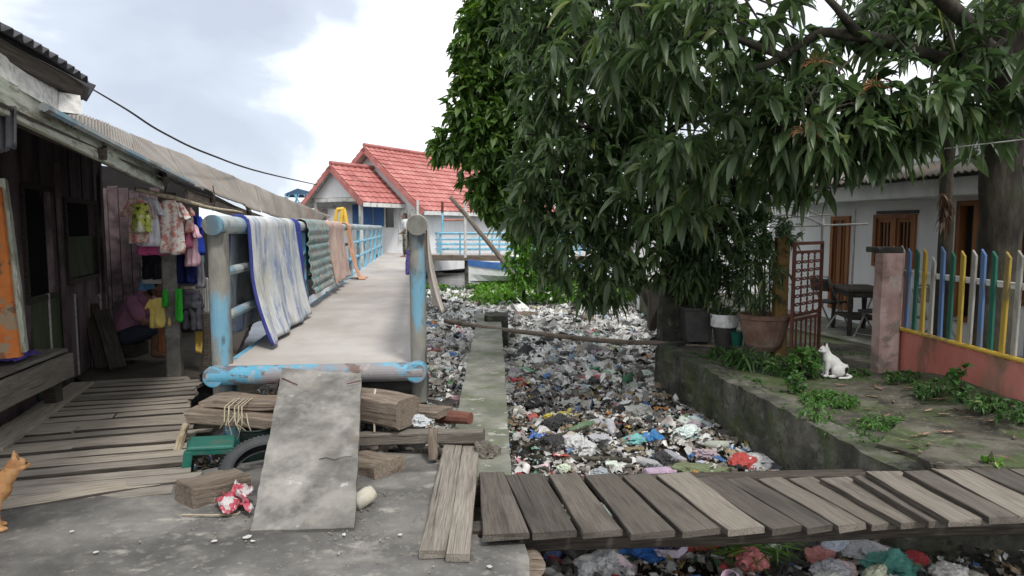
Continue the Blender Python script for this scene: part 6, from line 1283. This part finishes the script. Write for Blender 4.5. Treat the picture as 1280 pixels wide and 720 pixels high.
def litter_mesh(n):
    xs = []; 
    while len(xs) < n:
        y = 3.0 + 17 * random.random() ** 1.25; x = random.uniform(-4.4, 4 if y > 4 else 6)
        if x > right_bound(y) + .05 or x < LX(y) - .3: continue
        if y < 5.4 and x < -.15: continue
        if beam_l(y) + .03 < x < beam_r(y) - .03 and y < 12.2: continue
        xs.append((x, y))
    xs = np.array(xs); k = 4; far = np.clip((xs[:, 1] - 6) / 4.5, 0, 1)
    size = rng.gamma(2.2, .0115, n) * (1 + 1.6 * far) + .009; asp = rng.uniform(.35, 1.0, n)
    g = np.linspace(-1, 1, k); U, Vv = np.meshgrid(g, g, indexing='ij')
    P0 = np.stack([U * .5, Vv * .5, np.zeros_like(U)], -1)[None].repeat(n, 0)
    P0[..., 1] *= asp[:, None, None]; P0[..., :2] += rng.normal(0, .1, P0[..., :2].shape); P0[..., 2] += rng.normal(0, .17, P0.shape[:-1]) - .25 * (U ** 2 + Vv ** 2)[None] * rng.uniform(-.2, 1, n)[:, None, None] * .6
    P0 *= size[:, None, None, None] * 1.5
    yaw = rng.uniform(0, 6.28, n); ti = rng.normal(0, .38, n); c, s = np.cos(yaw), np.sin(yaw); ct, st_ = np.cos(ti), np.sin(ti)
    x, y, z = P0[..., 0], P0[..., 1], P0[..., 2]; y, z = y * ct[:, None, None] - z * st_[:, None, None], y * st_[:, None, None] + z * ct[:, None, None]
    x, y = x * c[:, None, None] - y * s[:, None, None], x * s[:, None, None] + y * c[:, None, None]
    zz = np.array([litter_z(a, b) for a, b in xs]) + rng.uniform(-.015, .045, n)
    vs = np.stack([x + xs[:, 0, None, None], y + xs[:, 1, None, None], z + zz[:, None, None]], -1).reshape(-1, 3)
    f = np.array([[i * k + j, (i + 1) * k + j, (i + 1) * k + j + 1, i * k + j + 1] for i in range(k - 1) for j in range(k - 1)]); fs = (f[None] + (np.arange(n) * k * k)[:, None, None]).reshape(-1, 4)
    o_ = np.array([0, 9, LZ]); me = quads('floating_litter', vs - o_, fs)
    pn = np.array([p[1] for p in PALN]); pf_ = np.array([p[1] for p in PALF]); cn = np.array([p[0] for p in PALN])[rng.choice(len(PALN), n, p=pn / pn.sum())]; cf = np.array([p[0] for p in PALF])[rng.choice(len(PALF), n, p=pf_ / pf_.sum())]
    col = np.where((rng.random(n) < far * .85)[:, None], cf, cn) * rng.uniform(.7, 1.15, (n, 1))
    a = me.color_attributes.new('tint', 'FLOAT_COLOR', 'POINT'); a.data.foreach_set('color', np.repeat(np.concatenate([col, np.ones((n, 1))], 1), k * k, 0).astype(np.float32).ravel())
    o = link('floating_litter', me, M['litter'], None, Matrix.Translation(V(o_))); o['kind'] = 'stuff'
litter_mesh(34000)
# shapes of single rubbish pieces
def me_of(mb, name, mt):
    o = mb.build(name, mt, None, smooth=False, base=(0, 0, 0)); me = o.data; bpy.data.objects.remove(o); return me
bot = me_of(MB().lathe([(.001, -.1), (.028, -.1), (.034, -.09), (.034, -.03), (.031, -.02), (.034, -.01), (.034, .045), (.026, .075), (.012, .095), (.012, .112), (.001, .112)], (0, 0, 0), 14, Matrix.Rotation(R(90), 3, 'Y')), 'bottle', M['clear'])
cup = me_of(MB().lathe([(.001, 0), (.026, 0), (.038, .09), (.041, .092), (.04, .095), (.036, .088), (.024, .006), (.001, .006)], (0, 0, -.02), 14, Matrix.Rotation(R(75), 3, 'Y')), 'cup', M['card'])
mbx = MB(); mbx.loft([[V((x * .5 * s, y * .38 * s, z)) for x, y in ((-1, -1), (0, -1.04), (1, -1), (1.03, 0), (1, 1), (0, 1.03), (-1, 1), (-1.03, 0))] for s, z in ((.78, 0), (.85, .02), (1, .3), (1.06, .31), (1.06, .34), (.94, .33), (.8, .08))]); box_ = me_of(mbx, 'foam_box', M['card'])
mbx = MB(); mbx.grid(lambda u, v: V((u - .5 + .05 * noise.noise(V((u * 5, v * 5, 3))), (v - .5) * .7, .18 * noise.noise(V((u * 2.2, v * 2.2, 7))) + .07 * noise.noise(V((u * 7, v * 7, 1))) + .02)), 12, 10); sachet = me_of(mbx, 'wrapper', M['film'])
def sackmesh(): return BAGS[0]
taken = []
def spot(px=None, py=None):
    p = P(px, py, LZ + .03); p.z = litter_z(p.x, p.y) + .02; taken.append((p.x, p.y, .12)); return p
SP = [  # the pieces one can tell apart
    ('plastic_bag', 0, 812, 694, (.13, .11, .11), .3, (.03, .17, .55), 'crumpled bright blue plastic bag under the plank bridge edge', 'bag'),
    ('plastic_bag', 1, 752, 714, (.2, .13, .13), 1.2, (.8, .8, .8), 'big white crumpled plastic bag lying lowest under the plank bridge', 'bag'),
    ('plastic_bag', 2, 936, 704, (.11, .09, .1), 2, (.75, .25, .25), 'salmon pink filled plastic bag beside the green stalks', 'bag'),
    ('plastic_bag', 5, 1023, 697, (.095, .07, .08), .7, (.7, .3, .28), 'small salmon pink bag farther along under the bridge', 'bag'),
    ('plastic_bag', 3, 1120, 705, (.16, .14, .12), .2, (.1, .36, .3), 'sea green plastic bag at the foot of the canal wall', 'bag'),
    ('plastic_bag', 4, 868, 686, (.17, .08, .07), .1, (.6, .12, .1), 'flat red plastic bag just under the bridge plank ends', 'bag'),
    ('plastic_bag', 6, 796, 684, (.12, .1, .1), 1.0, (.62, .62, .62), 'pale grey tied plastic bag under the bridge beside the blue one', 'bag'),
    ('plastic_bag', 7, 957, 684, (.09, .08, .09), .4, (.8, .8, .78), 'white tied bag under the bridge beyond the green stalks', 'bag'),
    ('plastic_bag', 8, 1043, 684, (.11, .06, .06), .4, (.72, .78, .9), 'white bag with blue tint under the middle of the bridge', 'bag'),
    ('plastic_bag', 0, 718, 686, (.16, .12, .08), 2.4, (.02, .02, .022), 'shiny black plastic bag under the bridge nearest the paving', 'bag'),
    ('plastic_bag', 3, 980, 716, (.16, .12, .09), 1.4, (.02, .022, .02), 'shiny black bin bag below the salmon pink bags', 'bag'),
    ('plastic_bag', 1, 1000, 690, (.2, .14, .09), .4, (.03, .03, .032), 'spread black bin bag under the middle of the bridge', 'bag'),
    ('plastic_bag', 6, 1085, 690, (.17, .12, .08), 2.4, (.5, .5, .52), 'greyish clear plastic bag spread beside the sea green bag', 'bag'),
    ('plastic_bag', 2, 721, 564, (.13, .11, .14), .5, (.66, .67, .67), 'knotted white plastic bag standing up near the concrete beam', 'bag'),
    ('plastic_bag', 5, 693, 563, (.12, .1, .1), 1.5, (.025, .025, .03), 'black plastic bag beside the knotted white bag', 'bag'),
    ('plastic_bag', 4, 880, 588, (.22, .1, .07), 0, (.2, .24, .12), 'olive green filled sack at the bridge plank edge', 'sack'),
    ('plastic_bag', 7, 955, 580, (.19, .12, .1), .4, (.78, .78, .78), 'bright white bag heap against the canal wall foot', 'bag'),
    ('plastic_bag', 8, 985, 590, (.16, .1, .09), 1.4, (.05, .05, .06), 'dark bag wedged between the bridge and the canal wall', 'bag'),
    ('plastic_bag', 6, 975, 571, (.07, .06, .06), 1.4, (.35, .25, .1), 'ochre brown lump at the canal wall foot', 'bag'),
    ('plastic_bag', 3, 748, 530, (.16, .1, .06), .2, (.5, .5, .52), 'grey film bag spread in the middle of the canal', 'bag'),
    ('plastic_bag', 1, 800, 512, (.18, .14, .1), .9, (.5, .5, .47), 'crinkled clear bag mound in the canal centre', 'bag'),
    ('plastic_bag', 0, 700, 527, (.14, .1, .08), .9, (.03, .03, .035), 'black bag lying below the yellow scrap', 'bag'),
    ('plastic_bag', 2, 690, 519, (.1, .06, .04), .2, (.6, .5, .08), 'yellow plastic scrap above the black bag', 'scrap'),
    ('plastic_bag', 5, 650, 465, (.15, .1, .06), .2, (.14, .42, .2), 'mint green sheet scrap near the concrete beam', 'scrap'),
    ('plastic_bag', 7, 640, 479, (.11, .08, .06), .2, (.55, .05, .06), 'red bag scrap close to the concrete beam', 'scrap'),
    ('plastic_bag', 8, 741, 476, (.16, .08, .05), .2, (.6, .1, .12), 'red plastic sheet scrap in the canal middle', 'scrap'),
    ('plastic_bag', 6, 685, 470, (.16, .13, .11), .2, (.62, .6, .58), 'pale tied bag rising beside the mint green scrap', 'bag'),
    ('plastic_bag', 4, 847, 482, (.1, .09, .06), 1.2, (.55, .05, .1), 'crimson scrap at the foot of the canal wall corner', 'scrap'),
    ('plastic_bag', 2, 885, 508, (.17, .12, .09), 1.2, (.2, .26, .08), 'olive yellow bag near the canal wall', 'bag'),
    ('plastic_bag', 0, 817, 549, (.1, .08, .07), 1.2, (.05, .24, .55), 'blue bag near the white foam box', 'bag'),
    ('plastic_bag', 3, 797, 551, (.12, .08, .06), .2, (.2, .5, .5), 'turquoise film beside the blue bag', 'bag'),
    ('plastic_bag', 5, 563, 447, (.13, .1, .09), .2, (.06, .2, .5), 'blue bag in the narrow channel beside the footbridge', 'bag'),
]
for nm, bi, x, y, sz, yw, cl, lb, ct in SP: put(nm, BAGS[bi], spot(x, y), sz, yw, cl, lb, ct)
for x, y, k, yw, lb in ((772, 579, (.3, .2, .14), .2, 'long white foam box broken open in front of the bridge'), (862, 403, (.5, .3, .2), 1.2, 'white foam box near the post in the bright litter'), (727, 449, (.33, .26, .08), .8, 'square white foam lid in the canal middle'), (938, 437, (.2, .2, .2), .4, 'white foam carton by the canal wall corner')):
    put('foam_box', box_, spot(x, y) - V((0, 0, .02)), k, yw, (.75, .75, .73), lb, 'box', None, (2.7, .3))
st_ = thing('green_stalks', 'heap of fresh green vegetable stalks on the litter under the bridge', 'vegetable waste', spot(938, 691))
mb = MB(); c = P(938, 690, LZ + .06)
n_s = 110; a = rng.uniform(0, 6.28, n_s); pp_ = np.array(list(c)) + np.stack([rng.normal(0, .1, n_s), rng.normal(0, .05, n_s), rng.uniform(0, .06, n_s)], 1); dd_ = np.stack([np.cos(a) * 1.4, np.sin(a), rng.normal(.1, .2, n_s)], 1)
leaf_mesh('stalks', pp_, dd_, rng.uniform(.15, .3, n_s), .05, .3, M['lime'], st_, 4, np.clip(rng.normal(.6, .2, n_s), 0, 1))
# and the many alike
KINDS = [('plastic_bag', 'bag', None, [('white', (.78, .78, .77), 34), ('grey', (.42, .42, .42), 22), ('black', (.025, .025, .028), 24), ('clear greyish', (.55, .56, .55), 16), ('blue', (.06, .2, .5), 8), ('red', (.5, .06, .07), 6), ('pink', (.6, .32, .34), 3), ('green', (.08, .26, .15), 4), ('yellow', (.5, .42, .12), 3)], (.035, .1)),
         ('wrapper', 'wrapper', sachet, [('silvery', (.6, .6, .62), 16), ('brown', (.25, .16, .09), 14), ('orange', (.6, .24, .06), 6), ('blue', (.08, .22, .5), 7), ('red', (.55, .07, .07), 7), ('green', (.1, .32, .12), 5)], (.1, .22)),
         ('bottle', 'bottle', bot, [('clear', (.8, .82, .82), 18), ('green', (.3, .5, .34), 6), ('blue', (.3, .45, .7), 5)], (1.0, 1.5)),
         ('cup', 'cup', cup, [('white', (.8, .8, .78), 14), ('brown', (.3, .2, .12), 5)], (.8, 1.3)),
         ('foam_box', 'box', box_, [('white', (.75, .75, .73), 9)], (.1, .19))]
word = {'plastic_bag': 'crumpled %s plastic bag drifting in the canal litter', 'wrapper': 'flattened %s snack wrapper lying on the canal litter', 'bottle': '%s plastic bottle lying among the canal litter', 'cup': '%s drinking cup tipped over in the canal litter', 'foam_box': 'broken %s foam food box scattered in the canal litter'}
for nm, ct, me, cols, (s0_, s1_) in KINDS:
    for cn_, cl, n in cols:
        for _ in range(n):
            for _t in range(60):
                y = 3.5 + 9 * random.random() ** 1.5; x = random.uniform(-1.1, 2.6); ok = x < right_bound(y) - .1 and (x > beam_r(y) + .08 if y > 4.1 else x > .15) and all((x - a) ** 2 + (y - b) ** 2 > r * r for a, b, r in taken)
                if not ok and random.random() < .12 and y > 6: x = random.uniform(RX(y), beam_l(y) - .08); ok = all((x - a) ** 2 + (y - b) ** 2 > r * r for a, b, r in taken)
                if ok: break
            else: continue
            s = random.uniform(s0_, s1_); flip = random.choice((0, 2.6, 1.2)) if nm == 'foam_box' else 0; taken.append((x, y, .085)); z = litter_z(x, y) + .03
            sz = (s * random.uniform(.8, 1.3), s * random.uniform(.7, 1.1), s * random.uniform(.5, .95)) if me in (None, sachet) else (s, s, s)
            q = cl if cn_ in ('black',) else tuple(min(.9, c * random.uniform(.8, 1.15)) for c in cl)
            put(nm, me or random.choice(BAGS), (x, y, z), sz, random.uniform(0, 6.28), q, word[nm] % cn_, ct, cn_ + ' ' + nm.replace('_', ' ') + 's in the litter', (flip + random.gauss(0, .25), random.gauss(0, .25)))
for i, (x0, y0, x1, y1, r, lb) in enumerate(((660, 574, 790, 582, .02, 'thin grey stick lying in the litter before the bridge'), (655, 565, 735, 540, .016, 'thin bent stick lying across the litter by the knotted bag'), (700, 385, 760, 383, .05, 'short brown log in the bright far litter'))):
    a, b = spot(x0, y0), spot(x1, y1); mb = MB(); mb.tube(wob([a + V((0, 0, .03)), b + V((0, 0, .03))], 5, .03), r, 7); tag(mb.build('stick', M['bark'], smooth=True), lb, 'stick')

# ---------------------------------------------------------------- fallen leaves on the bank
mb = MB(); mb.grid(lambda u, v: V(((u - .5), (v - .5) * .24 * math.sin(math.pi * min(.98, max(.04, u))) ** .7, .1 * (2 * u - 1) ** 2 + .16 * abs(v - .5) * math.sin(math.pi * u))), 8, 4); dl = me_of(mb, 'fallen_leaf', M['deadleaf'])
LF = [(1052, 483), (1060, 497), (1075, 480), (1090, 500), (1075, 525), (1118, 483), (1135, 488), (1150, 492), (1176, 500), (1120, 470), (1160, 516), (1195, 514), (1120, 505), (1180, 519), (1225, 517), (1205, 518), (1140, 548), (1155, 545), (1172, 543), (1188, 544), (1130, 553), (1146, 560), (1125, 567), (1160, 556), (1210, 526), (1240, 529), (1268, 548), (1255, 575), (1100, 488), (1110, 521), (1085, 512), (1062, 470), (1093, 481), (1044, 500), (1150, 570), (1200, 548)]
for i, (x, y) in enumerate(LF):
    p = gpt(x + random.uniform(-3, 3), y + random.uniform(-2, 2), .135) + V((0, 0, .012)); s = random.uniform(.07, .14)
    put('fallen_leaf', dl, p, (s, s, s), random.gauss(0, .7), (1, 1, 1), 'dry curled brown leaf fallen on the muddy bank', 'leaf', 'dry leaves on the bank', (random.gauss(0, .12), random.gauss(0, .12)))
# ---------------------------------------------------------------- cats
def cat(kind, base, yaw, k, material, label):
    t = thing('cat', label, 'cat', base); Rz = Matrix.Rotation(yaw, 3, 'Z'); p = lambda x, y, z: base + Rz @ (V((x, y, z)) * k)
    caps, balls = [], []
    def C(a, r0, b, r1): caps.append((p(*a), r0 * k, p(*b), r1 * k))
    def Bl(c, r): balls.append((p(*c), tuple(q * k for q in r), yaw))
    if kind == 'sit':
        Bl((-.065, 0, .085), (.085, .075, .085)); C((-.05, 0, .1), .075, (.035, 0, .175), .058); C((.035, 0, .165), .052, (.06, 0, .235), .038); hd = (.08, 0, .262)
        for s in (-1, 1):
            C((.045, s * .03, .165), .034, (.062, s * .034, .08), .02); C((.062, s * .034, .08), .018, (.064, s * .034, .018), .015); Bl((.074, s * .034, .014), (.026, .017, .014))
            Bl((-.035, s * .058, .065), (.065, .034, .06)); Bl((.02, s * .062, .016), (.042, .018, .016))
        C((-.13, .0, .02), .02, (-.15, .06, .016), .017); C((-.15, .06, .016), .017, (-.1, .115, .014), .014); C((-.1, .115, .014), .014, (-.02, .12, .014), .011)
    else:
        C((-.17, 0, .205), .068, (-.02, 0, .2), .07); C((-.02, 0, .2), .07, (.1, 0, .212), .064); C((.1, 0, .225), .05, (.165, 0, .3), .04); hd = (.185, 0, .325)
        for s in (-1, 1):
            C((.09, s * .036, .19), .036, (.082, s * .038, .1), .021); C((.082, s * .038, .1), .019, (.095, s * .038, .02), .0145); Bl((.108, s * .038, .014), (.027, .018, .014))
            C((-.17, s * .04, .19), .052, (-.135, s * .046, .115), .033); C((-.135, s * .046, .115), .03, (-.2, s * .044, .075), .018); C((-.2, s * .044, .075), .017, (-.185, s * .044, .018), .014); Bl((-.172, s * .044, .013), (.027, .017, .013))
        C((-.22, 0, .23), .022, (-.32, .02, .26), .018); C((-.32, .02, .26), .018, (-.4, .03, .33), .014)
    hx, hy, hz = hd; Bl(hd, (.047, .043, .04)); Bl((hx + .035, 0, hz - .014), (.022, .022, .016)); C((hx + .05, 0, hz - .008), .009, (hx + .053, 0, hz - .008), .008)
    for s in (-1, 1): C((hx - .005, s * .026, hz + .028), .02, (hx - .008, s * .034, hz + .07), .004); Bl((hx + .02, s * .024, hz - .012), (.02, .016, .016))
    fuse('body', caps, material, t, .0062 * k, 5, balls=balls)
    for s in (-1, 1):
        mb = MB(); mb.lathe([(.0005, -.006 * k), (.0075 * k, 0), (.0005, .006 * k)], p(hx + .041, s * .019, hz + .008), 10); mb.build('eye', M['black'], t)
        mb = MB(); e0, e1 = p(hx + .004, s * .028, hz + .036), p(hx + .001, s * .034, hz + .06); mb.tube([e0, e1], [.011 * k, .002 * k], 6); mb.build('inner_ear', M['skin'], t)
    mb = MB(); mb.lathe([(.0005, -.004 * k), (.006 * k, 0), (.0005, .004 * k)], p(hx + .0605, 0, hz - .005), 8); mb.build('nose', M['skin'], t)
    return t
wb_ = P(1040, 471, .12)
fw = mat('white cat fur', [(.6, .59, .57), (.72, .71, .69)], 9, (1, 1, 1), 7, .9, .6, 90, rand=0, spec=.15, bdist=.006)
N_, L_, b_ = nodes_of(fw); src = b_.inputs['Base Color'].links[0].from_socket; tcn = N_.new('ShaderNodeTexCoord')
for (cx, cy, cz), r_ in (((.1, -.05, .075), .036), ((.1, -.02, .17), .05), ((-.02, .06, .07), .04), ((-.06, .02, .31), .03)):
    vd = N_.new('ShaderNodeVectorMath'); vd.operation = 'DISTANCE'; vd.inputs[1].default_value = (cx, cy, cz); L_.new(tcn.outputs['Object'], vd.inputs[0])
    mr = N_.new('ShaderNodeMapRange'); mr.inputs[1].default_value = r_ + .004; mr.inputs[2].default_value = r_ - .004; L_.new(vd.outputs['Value'], mr.inputs[0])
    mx_ = N_.new('ShaderNodeMix'); mx_.data_type = 'RGBA'; L_.new(mr.outputs[0], mx_.inputs[0]); L_.new(src, mx_.inputs[6]); mx_.inputs[7].default_value = (.02, .019, .018, 1); src = mx_.outputs[2]
L_.new(src, b_.inputs['Base Color'])
cat('sit', wb_, R(176), 1.0, fw, 'white cat with black patches sitting upright on the bank')
cat('stand', P(-23, 669, .0) + V((-.03, .0, 0)), R(38), 1.0, M['furorange'], 'ginger cat standing on the paving before the board deck')
# ---------------------------------------------------------------- wires
def wire(label, pts, r, mt='cable'):
    mb = MB(); P_ = [D(*p) for p in pts]; q = []
    for i in range(len(P_) - 1):
        a0, a1, a2, a3 = P_[max(i - 1, 0)], P_[i], P_[i + 1], P_[min(i + 2, len(P_) - 1)]
        for k in range(6):
            t = k / 6; q.append(.5 * ((2 * a1) + (a2 - a0) * t + (2 * a0 - 5 * a1 + 4 * a2 - a3) * t * t + (3 * a1 - a0 - 3 * a2 + a3) * t ** 3))
    q.append(P_[-1]); m = len(q); mb.tube(q, r if isinstance(r, float) else taper(m, *r), 6); tag(mb.build('overhead_wire', M[mt], smooth=True), label, 'wire')
wire('black overhead wire sagging from the dark upper roof to the far house', [(113, 110, 3.8), (160, 138, 4.6), (206, 167, 6.0), (262, 193, 8.6), (330, 216, 14), (396, 231, 27)], (.004, .018))
wire('pale thin line stretched under the mango canopy above the pickets', [(930, 213, 8.4), (1040, 202, 7.2), (1160, 188, 6.0), (1300, 172, 5.0)], .005, 'white')
